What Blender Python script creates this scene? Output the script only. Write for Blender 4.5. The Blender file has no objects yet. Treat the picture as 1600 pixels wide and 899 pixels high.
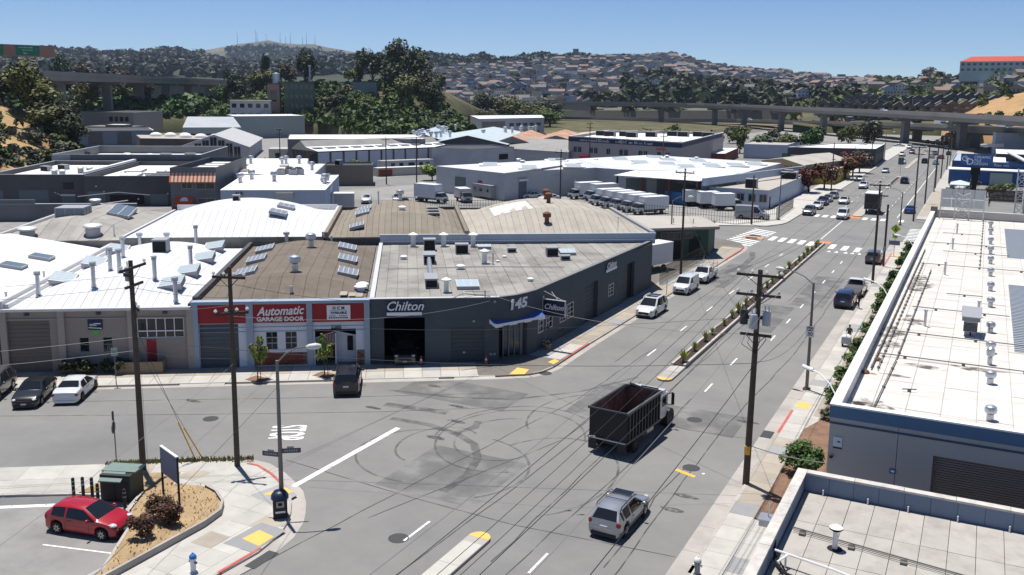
import bpy,bmesh,math,random
from math import sin,cos,pi,sqrt,atan2,radians,hypot
from mathutils import Vector,Matrix
SC=bpy.context.scene
COL=SC.collection
R=random.Random(7)
# camera
PITCH,ROLL,YAW,FPX=0.1729,-0.0106,-0.4697,1447.2
def _cam_axes():
 cp,sp,cr,sr,cy,sy=cos(PITCH),sin(PITCH),cos(ROLL),sin(ROLL),cos(YAW),sin(YAW)
 f=Vector((sy*cp,cy*cp,-sp));r=Vector((cy,-sy,0));d=f.cross(r)
 return r*cr+d*sr,d*cr-r*sr,f
_r,_d,_f=_cam_axes()
cd=bpy.data.cameras.new('camera');cam=bpy.data.objects.new('camera',cd);COL.objects.link(cam)
cam.matrix_world=Matrix(((_r.x,-_d.x,-_f.x,0),(_r.y,-_d.y,-_f.y,0),(_r.z,-_d.z,-_f.z,22.0),(0,0,0,1)))
cd.sensor_fit='HORIZONTAL';cd.sensor_width=36;cd.lens=36*FPX/1600;cd.shift_y=-53.2/1600
cd.clip_start=.1;cd.clip_end=60000
SC.camera=cam
# sky and sun
SUN_EL,SUN_AZ=radians(75.5),radians(-57)
W=bpy.data.worlds.new('World');SC.world=W;W.use_nodes=True
nt=W.node_tree;bg=nt.nodes['Background']
sky=nt.nodes.new('ShaderNodeTexSky');sky.sky_type='NISHITA';sky.sun_disc=False
sky.sun_elevation=SUN_EL;sky.sun_rotation=SUN_AZ
sky.altitude=50;sky.air_density=0.6;sky.dust_density=0.0;sky.ozone_density=7.0
nt.links.new(sky.outputs['Color'],bg.inputs['Color']);bg.inputs['Strength'].default_value=0.09
ld=bpy.data.lights.new('sun','SUN');sun=bpy.data.objects.new('sun',ld);COL.objects.link(sun)
ld.energy=4.8;ld.angle=radians(.53);ld.color=(1,.965,.91)
_sd=Vector((cos(SUN_EL)*sin(SUN_AZ),cos(SUN_EL)*cos(SUN_AZ),sin(SUN_EL)))
sun.rotation_euler=_sd.to_track_quat('Z','Y').to_euler();sun.location=(0,0,300)
SC.view_settings.view_transform='Standard';SC.view_settings.look='None'
SC.view_settings.exposure=0.27;SC.view_settings.gamma=1.0;SC.view_settings.use_curve_mapping=False
SC.render.engine='CYCLES';SC.cycles.use_denoising=True
SC.cycles.max_bounces=5;SC.cycles.volume_bounces=0;SC.cycles.transparent_max_bounces=8
# materials
MATS={}
def M(name,col,rough=.85,metal=0.0,var=.10,vs=.35,rnd=0.0,stain=None,sscale=.12,samt=.5,bump=0.0,bs=6.0,spec=.35,coat=0.0,streak=None,alpha=None):
 """procedural material: base colour with two octaves of noise (world position), optional stains, per-object spread and bump"""
 if name in MATS:return MATS[name]
 m=bpy.data.materials.new(name);m.use_nodes=True;MATS[name]=m
 t=m.node_tree;N=t.nodes;L=t.links;b=N['Principled BSDF']
 b.inputs['Roughness'].default_value=rough;b.inputs['Metallic'].default_value=metal
 b.inputs['Specular IOR Level'].default_value=spec
 if coat:b.inputs['Coat Weight'].default_value=coat;b.inputs['Coat Roughness'].default_value=.06
 c4=(col[0],col[1],col[2],1)
 b.inputs['Base Color'].default_value=c4
 m.diffuse_color=c4
 if var or rnd or stain or bump or streak:
  geo=N.new('ShaderNodeNewGeometry');cur=None
  rgb=N.new('ShaderNodeRGB');rgb.outputs[0].default_value=c4;cur=rgb.outputs[0]
  if stain:
   ns=N.new('ShaderNodeTexNoise');ns.inputs['Scale'].default_value=sscale;ns.inputs['Detail'].default_value=6;ns.inputs['Roughness'].default_value=.62
   mp=N.new('ShaderNodeMapping');L.new(geo.outputs['Position'],mp.inputs['Vector'])
   if streak:mp.inputs['Rotation'].default_value=(0,0,streak[0]);mp.inputs['Scale'].default_value=(streak[1],streak[2],1)
   L.new(mp.outputs[0],ns.inputs['Vector'])
   rp=N.new('ShaderNodeValToRGB');rp.color_ramp.elements[0].position=.46;rp.color_ramp.elements[1].position=.68
   L.new(ns.outputs['Fac'],rp.inputs['Fac'])
   ml=N.new('ShaderNodeMath');ml.operation='MULTIPLY';ml.inputs[1].default_value=samt;L.new(rp.outputs['Color'],ml.inputs[0])
   mx=N.new('ShaderNodeMix');mx.data_type='RGBA';L.new(ml.outputs[0],mx.inputs['Factor']);L.new(cur,mx.inputs['A']);mx.inputs['B'].default_value=(*stain,1)
   cur=mx.outputs['Result']
  if var:
   n1=N.new('ShaderNodeTexNoise');n1.inputs['Scale'].default_value=vs;n1.inputs['Detail'].default_value=8;n1.inputs['Roughness'].default_value=.7
   L.new(geo.outputs['Position'],n1.inputs['Vector'])
   mr=N.new('ShaderNodeMapRange');mr.inputs['From Min'].default_value=.25;mr.inputs['From Max'].default_value=.75
   mr.inputs['To Min'].default_value=1-var;mr.inputs['To Max'].default_value=1+var;L.new(n1.outputs['Fac'],mr.inputs['Value'])
   hs=N.new('ShaderNodeHueSaturation');L.new(cur,hs.inputs['Color']);L.new(mr.outputs[0],hs.inputs['Value']);cur=hs.outputs[0]
  if rnd:
   oi=N.new('ShaderNodeObjectInfo');mr=N.new('ShaderNodeMapRange')
   mr.inputs['To Min'].default_value=1-rnd;mr.inputs['To Max'].default_value=1+rnd;L.new(oi.outputs['Random'],mr.inputs['Value'])
   hs=N.new('ShaderNodeHueSaturation');L.new(cur,hs.inputs['Color']);L.new(mr.outputs[0],hs.inputs['Value']);cur=hs.outputs[0]
  L.new(cur,b.inputs['Base Color'])
  if bump:
   n2=N.new('ShaderNodeTexNoise');n2.inputs['Scale'].default_value=bs;n2.inputs['Detail'].default_value=5;L.new(geo.outputs['Position'],n2.inputs['Vector'])
   bp=N.new('ShaderNodeBump');bp.inputs['Strength'].default_value=bump;bp.inputs['Distance'].default_value=.05
   L.new(n2.outputs['Fac'],bp.inputs['Height']);L.new(bp.outputs[0],b.inputs['Normal'])
 if alpha is not None:
  geo=N.new('ShaderNodeNewGeometry');na=N.new('ShaderNodeTexNoise');na.inputs['Scale'].default_value=alpha[0];na.inputs['Detail'].default_value=7
  L.new(geo.outputs['Position'],na.inputs['Vector'])
  mr=N.new('ShaderNodeMapRange');mr.inputs['From Min'].default_value=alpha[1];mr.inputs['From Max'].default_value=alpha[2];mr.inputs['To Max'].default_value=alpha[3]
  L.new(na.outputs['Fac'],mr.inputs['Value']);L.new(mr.outputs[0],b.inputs['Alpha'])
 return m
def leafmat(name,col,spread=.45):
 if name in MATS:return MATS[name]
 m=bpy.data.materials.new(name);m.use_nodes=True;MATS[name]=m
 t=m.node_tree;N=t.nodes;L=t.links;b=N['Principled BSDF'];b.inputs['Roughness'].default_value=.6;b.inputs['Specular IOR Level'].default_value=.25
 geo=N.new('ShaderNodeNewGeometry');n1=N.new('ShaderNodeTexNoise');n1.inputs['Scale'].default_value=.6;n1.inputs['Detail'].default_value=4
 L.new(geo.outputs['Position'],n1.inputs['Vector'])
 ad=N.new('ShaderNodeMath');ad.operation='ADD';L.new(geo.outputs['Random Per Island'],ad.inputs[0]);L.new(n1.outputs['Fac'],ad.inputs[1])
 mr=N.new('ShaderNodeMapRange');mr.inputs['From Min'].default_value=.3;mr.inputs['From Max'].default_value=1.5
 mr.inputs['To Min'].default_value=1-spread;mr.inputs['To Max'].default_value=1+spread;L.new(ad.outputs[0],mr.inputs['Value'])
 hs=N.new('ShaderNodeHueSaturation');hs.inputs['Color'].default_value=(*col,1);L.new(mr.outputs[0],hs.inputs['Value'])
 oi=N.new('ShaderNodeObjectInfo');m2=N.new('ShaderNodeMapRange');m2.inputs['To Min'].default_value=.475;m2.inputs['To Max'].default_value=.525
 L.new(oi.outputs['Random'],m2.inputs['Value']);L.new(m2.outputs[0],hs.inputs['Hue'])
 L.new(hs.outputs[0],b.inputs['Base Color']);m.diffuse_color=(*col,1)
 return m
def glassmat(name,col=(.02,.025,.03),rough=.05):
 if name in MATS:return MATS[name]
 m=bpy.data.materials.new(name);m.use_nodes=True;MATS[name]=m;b=m.node_tree.nodes['Principled BSDF']
 b.inputs['Base Color'].default_value=(*col,1);b.inputs['Roughness'].default_value=rough;b.inputs['Specular IOR Level'].default_value=.6;m.diffuse_color=(*col,1)
 return m
 # mesh builder
class MB:
 def __init__(s):s.v=[];s.f=[];s.m=[];s.T=None
 def P(s,p):
  if s.T:p=s.T(p)
  s.v.append((p[0],p[1],p[2]));return len(s.v)-1
 def face(s,pts,mi=0):s.f.append([s.P(p)for p in pts]);s.m.append(mi);return s
 def quad(s,a,b,c,d,mi=0):return s.face((a,b,c,d),mi)
 def box(s,x0,x1,y0,y1,z0,z1,mi=0,top=None,bottom=True):
  i=[s.P(p)for p in((x0,y0,z0),(x1,y0,z0),(x1,y1,z0),(x0,y1,z0),(x0,y0,z1),(x1,y0,z1),(x1,y1,z1),(x0,y1,z1))]
  fs=[(0,1,5,4),(1,2,6,5),(2,3,7,6),(3,0,4,7),(4,5,6,7)]+([(3,2,1,0)]if bottom else[])
  for k,q in enumerate(fs):s.f.append([i[j]for j in q]);s.m.append(top if(k==4 and top is not None)else mi)
  return s
 def prism(s,poly,z0,z1,mi=0,top=None,bottom=False):
  """vertical prism over a polygon (counter-clockwise); z may be numbers or per-vertex lists"""
  n=len(poly);a=[s.P((p[0],p[1],z0 if not hasattr(z0,'__len__')else z0[k]))for k,p in enumerate(poly)]
  b=[s.P((p[0],p[1],z1 if not hasattr(z1,'__len__')else z1[k]))for k,p in enumerate(poly)]
  for k in range(n):s.f.append([a[k],a[(k+1)%n],b[(k+1)%n],b[k]]);s.m.append(mi)
  s.f.append(b);s.m.append(top if top is not None else mi)
  if bottom:s.f.append(a[::-1]);s.m.append(mi)
  return s
 def tube(s,pts,r,n=6,mi=0,cap=True,r1=None):
  pts=[Vector(p)for p in pts];rings=[];N=len(pts)
  for k,p in enumerate(pts):
   d=(pts[min(k+1,N-1)]-pts[max(k-1,0)])
   if d.length<1e-9:d=Vector((0,0,1))
   d.normalize();u=d.cross(Vector((0,0,1)))
   if u.length<.05:u=d.cross(Vector((0,1,0)))
   u.normalize();w=d.cross(u)
   rr=r if r1 is None else r+(r1-r)*k/max(N-1,1)
   rings.append([s.P(p+(u*cos(2*pi*j/n)+w*sin(2*pi*j/n))*rr)for j in range(n)])
  for k in range(N-1):
   for j in range(n):s.f.append([rings[k][j],rings[k][(j+1)%n],rings[k+1][(j+1)%n],rings[k+1][j]]);s.m.append(mi)
  if cap:s.f.append(rings[0][::-1]);s.m.append(mi);s.f.append(rings[-1]);s.m.append(mi)
  return s
 def lathe(s,prof,n=12,c=(0,0,0),axis='z',mi=0,ms=None):
  """prof: list of (radius, height); capped where radius is not 0"""
  rings=[]
  for r,h in prof:
   ring=[]
   for j in range(n):
    a=2*pi*j/n;p=(r*cos(a),r*sin(a),h)
    if axis=='y':p=(r*cos(a),h,r*sin(a))
    if axis=='x':p=(h,r*cos(a),r*sin(a))
    ring.append(s.P((c[0]+p[0],c[1]+p[1],c[2]+p[2])))
   rings.append(ring)
  for k in range(len(rings)-1):
   for j in range(n):s.f.append([rings[k][j],rings[k][(j+1)%n],rings[k+1][(j+1)%n],rings[k+1][j]]);s.m.append(ms[k]if ms else mi)
  s.f.append(rings[0][::-1]);s.m.append(ms[0]if ms else mi);s.f.append(rings[-1]);s.m.append(ms[-1]if ms else mi)
  return s
 def blob(s,c,rx,ry,rz,n=8,k=5,mi=0):
  prof=[(sin(pi*i/k),-cos(pi*i/k))for i in range(k+1)];rings=[]
  for r,h in prof:rings.append([s.P((c[0]+rx*r*cos(2*pi*j/n),c[1]+ry*r*sin(2*pi*j/n),c[2]+rz*h))for j in range(n)])
  for a in range(k):
   for j in range(n):s.f.append([rings[a][j],rings[a][(j+1)%n],rings[a+1][(j+1)%n],rings[a+1][j]]);s.m.append(mi)
  return s
 def mesh(s,name,mats,o=(0,0,0),smooth=None):
  me=bpy.data.meshes.new(name)
  me.from_pydata([(x-o[0],y-o[1],z-o[2])for x,y,z in s.v],[],s.f)
  for mt in(mats if isinstance(mats,(list,tuple))else[mats]):me.materials.append(mt)
  if any(s.m):me.polygons.foreach_set('material_index',s.m)
  if smooth is not None:
   me.polygons.foreach_set('use_smooth',[True]*len(me.polygons));me.set_sharp_from_angle(angle=radians(smooth))
  me.update();return me
 def build(s,name,mats,parent=None,o=(0,0,0),smooth=None):
  return link(name,s.mesh(name,mats,o,smooth),parent)
def link(name,me,parent=None,loc=None,rz=None):
 ob=bpy.data.objects.new(name,me);COL.objects.link(ob)
 if parent:ob.parent=parent;CH.setdefault(parent.name,[]).append(ob)
 if loc is not None:ob.location=loc
 if rz is not None:ob.rotation_euler=(0,0,rz)
 return ob
CH={}
def tag(o,label=None,cat=None,group=None,kind=None):
 if label:o['label']=label
 if cat:o['category']=cat
 if group:o['group']=group
 if kind:o['kind']=kind
 return o
def thing(name,label,cat,loc=(0,0,0),rz=0.0,group=None):
 return tag(link(name,None,None,loc,rz),label,cat,group)
def dup(o,loc=None,rz=None,label=None,group=None,parent=None,sc=None):
 """copy of a thing with its parts and sub-parts"""
 c=o.copy();COL.objects.link(c)
 if parent:c.parent=parent;CH.setdefault(parent.name,[]).append(c)
 if loc is not None:c.location=loc
 if rz is not None:c.rotation_euler=(0,0,rz)
 if sc is not None:c.scale=sc
 if label:c['label']=label
 if group:c['group']=group
 for ch in kids(o):
  d=dup(ch,parent=c);d.matrix_parent_inverse=ch.matrix_parent_inverse
 return c
def kids(o):
 return list(CH.get(o.name,()))
ANG=0.5835
CA,SA=cos(ANG),sin(ANG)
def UV(u,v,z=0.0):return(u*CA-v*SA,u*SA+v*CA,z)
def inpoly(x,y,P):
 r=False;n=len(P)
 for i in range(n):
  x1,y1=P[i][:2];x2,y2=P[i-1][:2]
  if(y1>y)!=(y2>y)and x<(x2-x1)*(y-y1)/(y2-y1)+x1:r=not r
 return r
def ribbon(mb,pts,a,b,za,zb=None,mi=0):
 """flat strip along a polyline between signed offsets a and b (left positive)"""
 zb=za if zb is None else zb;n=len(pts);E=[]
 for k in range(n):
  p=Vector(pts[k][:2]);d=(Vector(pts[min(k+1,n-1)][:2])-Vector(pts[max(k-1,0)][:2])).normalized();q=Vector((-d.y,d.x))
  E.append((p+q*a,p+q*b))
 for k in range(n-1):
  A,B=E[k],E[k+1]
  mb.face(((A[0].x,A[0].y,za),(A[1].x,A[1].y,zb),(B[1].x,B[1].y,zb),(B[0].x,B[0].y,za))if a>b else((A[0].x,A[0].y,za),(B[0].x,B[0].y,za),(B[1].x,B[1].y,zb),(A[1].x,A[1].y,zb)),mi)
 return mb
def txt(body,size,mat,parent,loc,rot,name='lettering',shear=0.0,ext=.012,bold=0.0,align='CENTER',sx=1.0):
 cu=bpy.data.curves.new(name,'FONT');cu.body=body;cu.size=size;cu.align_x=align;cu.align_y='CENTER';cu.extrude=ext;cu.shear=shear;cu.offset=bold;cu.resolution_u=3
 tmp=bpy.data.objects.new(name,cu);COL.objects.link(tmp)
 dg=bpy.context.evaluated_depsgraph_get();me=bpy.data.meshes.new_from_object(tmp.evaluated_get(dg));bpy.data.objects.remove(tmp);bpy.data.curves.remove(cu)
 me.name=name;me.materials.clear();me.materials.append(mat)
 ob=link(name,me,parent,loc);ob.rotation_euler=rot;ob.scale=(sx,1,1);return ob
 # materials of the street
m_asph=M('asphalt',(.215,.210,.200),.9,var=.13,vs=.22,stain=(.15,.15,.15),sscale=.09,samt=.5,bump=.25,bs=30)
m_asph2=M('asphalt_lot',(.27,.262,.25),.9,var=.14,vs=.35,stain=(.17,.165,.16),sscale=.3,samt=.6,bump=.25,bs=24)
m_patch=M('asphalt_patch',(.17,.17,.17),.92,var=.12,vs=.5)
m_ground=M('bare_ground',(.20,.17,.13),.95,var=.25,vs=.02,stain=(.12,.12,.09),sscale=.01,samt=.7)
m_yard=M('yard_concrete',(.29,.28,.26),.9,var=.15,vs=.3,stain=(.17,.16,.15),sscale=.12,samt=.6)
m_conc=M('concrete_pale',(.47,.45,.41),.9,var=.10,vs=.8,rnd=.07,stain=(.33,.31,.28),sscale=.5,samt=.45,bump=.1,bs=20)
m_tan=M('concrete_tan',(.37,.325,.265),.9,var=.12,vs=.7,rnd=.10,stain=(.27,.235,.2),sscale=.5,samt=.5)
m_grey=M('concrete_grey',(.30,.30,.30),.9,var=.10,vs=.8,rnd=.08)
m_joint=M('joint',(.17,.155,.135),.95,var=.2)
m_gutter=M('gutter_concrete',(.40,.37,.335),.9,var=.12,vs=.6,rnd=.05,stain=(.26,.24,.22),sscale=.35,samt=.55)
m_paint=M('road_paint_white',(.80,.80,.78),.7,var=.06,vs=2,alpha=(3.2,.30,.42,1.0))
m_yel=M('tactile_yellow',(.80,.46,.12),.75,var=.08,vs=1.5)
m_yelp=M('road_paint_yellow',(.76,.42,.07),.7,var=.1,vs=3,alpha=(4,.28,.4,1.0))
m_red=M('kerb_red',(.50,.085,.07),.75,var=.2,vs=2,stain=(.36,.22,.19),sscale=1.2,samt=.6)
m_soil=M('bark_soil',(.055,.035,.026),.95,var=.35,vs=3,bump=.6,bs=8)
m_dirt=M('brown_dirt',(.22,.13,.085),.95,var=.25,vs=1.5,stain=(.13,.08,.055),sscale=.8,samt=.6,bump=.5,bs=8)
m_straw=M('dry_grass',(.38,.27,.15),.95,var=.28,vs=1.2,stain=(.24,.16,.08),sscale=.7,samt=.6,bump=.6,bs=10)
m_iron=M('cast_iron',(.055,.055,.055),.6,var=.2,vs=8)
m_skid=M('tyre_rubber_mark',(.09,.09,.09),.9,var=0,alpha=(1.1,.30,.75,.62))
m_seal=M('crack_sealant',(.07,.07,.07),.8,var=0,alpha=(.8,.28,.55,.75))
KZ=.12
# ground and roads
g=MB();g.box(-5600,3000,-400,5600,-.9,-.3);tag(g.build('ground',m_ground),kind='structure')
g=MB();g.box(-135,-10.6,-25,520,-.28,0);road=tag(g.build('road_asphalt',m_asph),kind='structure')
g=MB();g.box(-330,-135.01,40,420,-.28,-.006);tag(g.build('yard_asphalt',m_asph2),kind='structure')
g=MB();g.box(-10.59,160,134,520,-.28,-.006);tag(g.build('side_street_asphalt',m_asph),kind='structure')
g=MB();g.prism([UV(-30,196),(-88,163,0),(-44,155,0),(-31.5,158.2,0),(-31.5,225,0),(-80,210,0),(-110,215,0)],-.02,.006)
tag(g.build('truck_yard',m_yard),kind='structure')
g=MB();g.box(-120,40,470,620,-.02,.01);tag(g.build('freeway_apron',m_yard),kind='structure')
def rstrip(name,pts,w,mat,z=.004,parent=road):
 b=MB();ribbon(b,pts,w/2,-w/2,z);return b.build(name,mat,parent)
def arc(cx,cy,r,a0,a1,n=22,ry=None):return[(cx+r*cos(radians(a0+(a1-a0)*k/n)),cy+(ry or r)*sin(radians(a0+(a1-a0)*k/n)))for k in range(n+1)]
for cx,cy,r,a0,a1,ry in((-25.6,50.6,4.6,20,300,5.6),(-25.4,50.9,5.1,60,200,6.2),(-26.0,50.4,3.0,100,330,3.8),(-29.2,47.5,2.4,60,260,3.2),(-21.5,46.5,4.2,-60,150,6),(-23.2,56.5,3.4,80,230,5),(-28.8,45.8,4.6,100,280,4.2),(-27.5,45.0,5.4,-40,80,5)):
 rstrip('tyre_mark',arc(cx,cy,r,a0,a1,30,ry),.16,m_skid)
rstrip('tyre_mark',[(-34.5,50),(-31.5,50.2),(-29.0,49.6),(-27.2,48.6),(-25.9,46.7),(-25.2,44.2),(-25.3,41.6)],.55,m_skid,.005)
rstrip('tyre_mark',[(-38,55),(-33,55.8),(-29,57.5),(-25.4,61.5),(-22.8,67)],.28,m_skid,.005)
rstrip('tyre_mark',[(-36.5,52.2),(-33.4,52.6),(-31.7,52.8)],.8,m_skid,.006)
rstrip('tyre_mark',[(-29.3,49.7),(-28.6,51.2),(-29.0,52.4)],.5,m_skid,.006)
rstrip('tyre_mark',[(-28.3,131),(-27.2,126.5),(-26.8,120),(-27.6,113)],.8,m_skid)
for pts in([(-30,20),(-24.9,60),(-24.4,75)],[(-27,37),(-22.6,52),(-22.2,66)],[(-22.6,30),(-21.9,47),(-21.8,58)],[(-19.2,36),(-19.4,50),(-19.6,66),(-19.4,90)],[(-13.6,36),(-13.8,47),(-13.9,60),(-13.2,78),(-13.4,110)],[(-14.3,38),(-14.2,43),(-14.6,46.5),(-14.3,52)],[(-18.3,28),(-17.9,40),(-17.4,52),(-17.6,64)],[(-25.8,70),(-26.3,95),(-26.0,130),(-26.2,170)],[(-60,36.5),(-45,45.2),(-36,50.6),(-27,57)],[(-58,41),(-44,49.5),(-38,53.4),(-31,58)],[(-36,41),(-27,40.2),(-20,39.9),(-11.6,40.6)],[(-21.9,59),(-16,57.6),(-11.6,57.9)],[(-17.6,100),(-17.2,135)],[(-26,181),(-26.4,240),(-27,330)],[(-15.6,181),(-15.4,260),(-15.5,360)]):
 fine=[]
 for a,b in zip(pts,pts[1:]):
  n=max(2,int(hypot(b[0]-a[0],b[1]-a[1])/2.2))
  fine+=[(a[0]+(b[0]-a[0])*k/n+R.uniform(-.07,.07),a[1]+(b[1]-a[1])*k/n)for k in range(n)]
 rstrip('sealed_crack',fine+[pts[-1]],.075,m_seal,.007)
for x,y,rx,ry in((-16.2,59.7,3.2,2.2),(-33,57,4.5,2.2),(-26,44,3.2,3.4),(-22.5,61,2.2,4),(-15.5,108,1.7,9),(-27,112,1.6,8),(-18,92,1.6,6)):
 b=MB();b.face([(x+rx*sx,y+ry*sy,.003)for sx,sy in((-1,-1),(1,-1),(1,1),(-1,1))]);b.build('asphalt_patch',M('patch_worn',(.16,.16,.16),.92,var=.1,alpha=(.5,.35,.6,.45)),road)
for x,y in((-16.15,59.7),(-14.0,51.5),(-45.1,44.1),(-21.2,61.6),(-24.4,35.9),(-29.6,64.4)):
 b=MB();b.lathe([(.52,.002),(.52,.012),(.46,.013),(.45,.008),(.0,.009)],20,(x,y,0));b.build('manhole_cover',m_iron,road)
for x,y,a in((-35.6,57.4,.5),(-31.8,54.3,.2),(-30.2,51.6,.3),(-36.8,51.2,.8),(-29.9,48.4,.2),(-13.1,47.5,.2),(-13.2,45.5,.1),(-18.6,56.2,.4),(-12.8,61,.6),(-40.8,58.4,.4),(-46,52.6,.5),(-48.9,46.2,.7)):
 b=MB();b.face([(x+(.35+.2*R.random())*cos(t)*1.6,y+(.2+.1*R.random())*sin(t),.0045)for t in[2*pi*k/9 for k in range(9)]]);b.build('oil_stain',M('oil',(.07,.07,.07),.6,var=0,alpha=(3,.3,.6,.7)),road)
 # lane markings
def mark(name,poly,mat=m_paint,z=.010):
 b=MB();b.face([(p[0],p[1],z)for p in poly]);return b.build(name,mat,road)
def rect(x0,x1,y0,y1):return[(x0,y0),(x1,y0),(x1,y1),(x0,y1)]
for k in range(22):
 y=73.1+9.35*k if k else 73.1
 if not 134<y<181:mark('lane_dash',rect(-24.16,-24.04,y,y+2.3))
for k in range(2):mark('lane_dash',rect(-24.08,-23.94,35.8-9.4*k,38.2-9.4*k))
for y0,y1 in((66,68.2),(73.8,76.1),(35.9,38.0),(27,29.2)):mark('lane_dash',rect(-17.25,-17.12,y0,y1))
for k in range(30):
 y=83.3+7.35*k
 if not 134<y<181:mark('lane_dash',rect(-15.93,-15.80,y,y+2.0))
for k in range(16):mark('lane_dot',rect(-19.75,-19.6,184+9*k,184.7+9*k))
mark('edge_line',rect(-13.42,-13.26,182,330));mark('edge_line',rect(-21.6,-21.46,148,172))
mark('stop_line',rect(-33.22,-32.84,38.2,48.7))
mark('yellow_bar',[(-14.75,50.65),(-13.45,50.15),(-13.4,50.45),(-14.7,50.98)],m_yelp);mark('reflector',rect(-13.2,-13.05,50.9,51.1))
for x in(-28.2,-26.65,-25.1,-23.6,-22.2,-18.9,-17.05,-15.2,-12.4):
 yc=144.9-.36*(x+28.2);mark('crosswalk_bar',rect(x-.42,x+.42,yc-2.1,yc+2.1))
for x in(-28.3,-26.8,-25.3,-23.8,-22.3,-18.4,-16.9,-15.35,-12.3):mark('crosswalk_bar',rect(x-.42,x+.42,175.6,178.9))
for k in range(11):
 y=136.2+1.55*k;mark('crosswalk_bar',[(-34.4+.13*k,y+1.9),(-29.6+.05*k,y-.6),(-29.5+.05*k,y+.05),(-34.3+.13*k,y+2.6)])
for x in(-18.7,-17.65,-16.4,-15.5,-14.6):mark('yield_tooth',[(x-.33,136.2),(x+.33,136.2),(x,137.6)])
for k in range(10):
 y=151.0+1.75*k;mark('crosswalk_bar',rect(-10.1,-6.3,y,y+.75))
s=txt('STOP',1.0,m_paint,road,(-38.95,44.5,.011),(0,0,ANG-pi/2),'stop_lettering',ext=0,bold=.02)
s.scale=(1.12,3.1,1)
for k in range(2):mark('turn_mark',rect(-42.5-.9*k,-42.2-.9*k,31,31.4))
# pavements (raised KZ), kerbs, gutters and slabs
SLAB={}
def slab(parent,x,y,w,l,mat,rz=0,z=KZ,th=.014,name='paving_slab'):
 key=(round(w,2),round(l,2),mat.name,th)
 if key not in SLAB:
  b=MB();e=.012
  for(a,c,zz)in(((-w/2,-l/2),(w/2,l/2),0),):
   p=[(-w/2,-l/2),(w/2,-l/2),(w/2,l/2),(-w/2,l/2)];q=[(-w/2+e,-l/2+e),(w/2-e,-l/2+e),(w/2-e,l/2-e),(-w/2+e,l/2-e)]
   for i in range(4):j=(i+1)%4;b.face([(*p[i],0),(*p[j],0),(*q[j],th),(*q[i],th)])
   b.face([(*t,th)for t in q])
  SLAB[key]=b.mesh(name,mat)
 return link(name,SLAB[key],parent,(x,y,z),rz)
north=[UV(-75,68.9)[:2],UV(6.8,69.35)[:2],(-30.5,63.25),(-29.85,64.4),(-29.6,66.3),(-29.75,74),(-29.75,130.5),(-30.05,133.8),(-31.3,137),(-33.5,139.2),(-37,139.9),(-37,90),(-34.5,76),UV(2,75.5)[:2],UV(-75,75.5)[:2]]
b=MB();b.prism(north,-.1,KZ);pav_n=tag(b.build('north_pavement',m_joint),kind='structure')
kl=[(-30.5,63.25),(-29.85,64.4),(-29.6,66.3),(-29.75,74),(-29.75,130.5),(-30.05,133.8),(-31.3,137)]
b=MB();ribbon(b,kl,0,-.55,.006);ribbon(b,[UV(-75,68.9),UV(6.8,69.35),(-30.5,63.25)],0,-.55,.006);b.build('gutter',m_gutter,pav_n)
def kerb(parent,pts,mat=m_gutter,off=0.0,w=.16,z=KZ+.02,name='kerb'):
 b=MB();ribbon(b,pts,off+w,off,z);ribbon(b,pts,off,off-.001,z,0.0)
 n=len(pts)
 for k in range(n-1):
  p,q=Vector(pts[k][:2]),Vector(pts[k+1][:2]);d=(q-p).normalized();o=Vector((-d.y,d.x))*(off-.004)
  b.face([(p.x+o.x,p.y+o.y,0),(q.x+o.x,q.y+o.y,0),(q.x+o.x,q.y+o.y,z),(p.x+o.x,p.y+o.y,z)])
 return b.build(name,mat,parent)
for u0,u1 in((-33,-17.2),(-13.7,-5.6),(2.4,3.4)):kerb(pav_n,[UV(u0,68.9+.45*(u0+75)/81.8),UV(u1,68.9+.45*(u1+75)/81.8)])
for u0,u1 in((-17.1,-13.8),(-5.5,2.3),(3.5,6.7)):
 b=MB();v0=68.9+.45*(u0+75)/81.8;b.face([UV(u0,v0-.35,.008),UV(u1,v0-.35,.008),UV(u1,v0+.15,KZ+.016),UV(u0,v0+.15,KZ+.016)]);b.build('driveway_ramp',m_conc,pav_n)
kerb(pav_n,[(-30.3,63.6),(-29.85,64.4),(-29.62,66.0)]);kerb(pav_n,[(-29.72,68.2),(-29.75,74)],m_red);kerb(pav_n,[(-29.75,74),(-29.75,122)]);kerb(pav_n,[(-29.75,122),(-29.75,130.5),(-30.05,133.8)],m_red)
for k in range(int((6.8+34)/1.46)):
 u=-34+1.46*k+.73
 slab(pav_n,*UV(u,70.2)[:2],1.43,1.86,m_conc,ANG)
 r=m_tan if(u<-6 or R.random()<.6)else m_grey
 slab(pav_n,*UV(u,72.15)[:2],1.43,1.96,r if R.random()<.86 else m_conc,ANG)
for k in range(38):
 y=68.9+1.7*k
 slab(pav_n,-30.6,y,1.28,1.66,m_conc if k<3 else(m_tan if R.random()<.8 else m_grey));slab(pav_n,-32.1,y,1.62,1.66,m_grey if(R.random()<.4 or k<3)else m_tan)
for P_ in([(-31.8,62.35),(-30.75,63.0),(-31.0,64.3),(-32.05,64.3)],[(-30.55,66.9),(-29.88,66.55),(-29.83,67.6),(-30.4,68.0)]):
 b=MB();b.prism(P_,KZ+.014,KZ+.022);b.build('tactile_pad',m_yel,pav_n)
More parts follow.
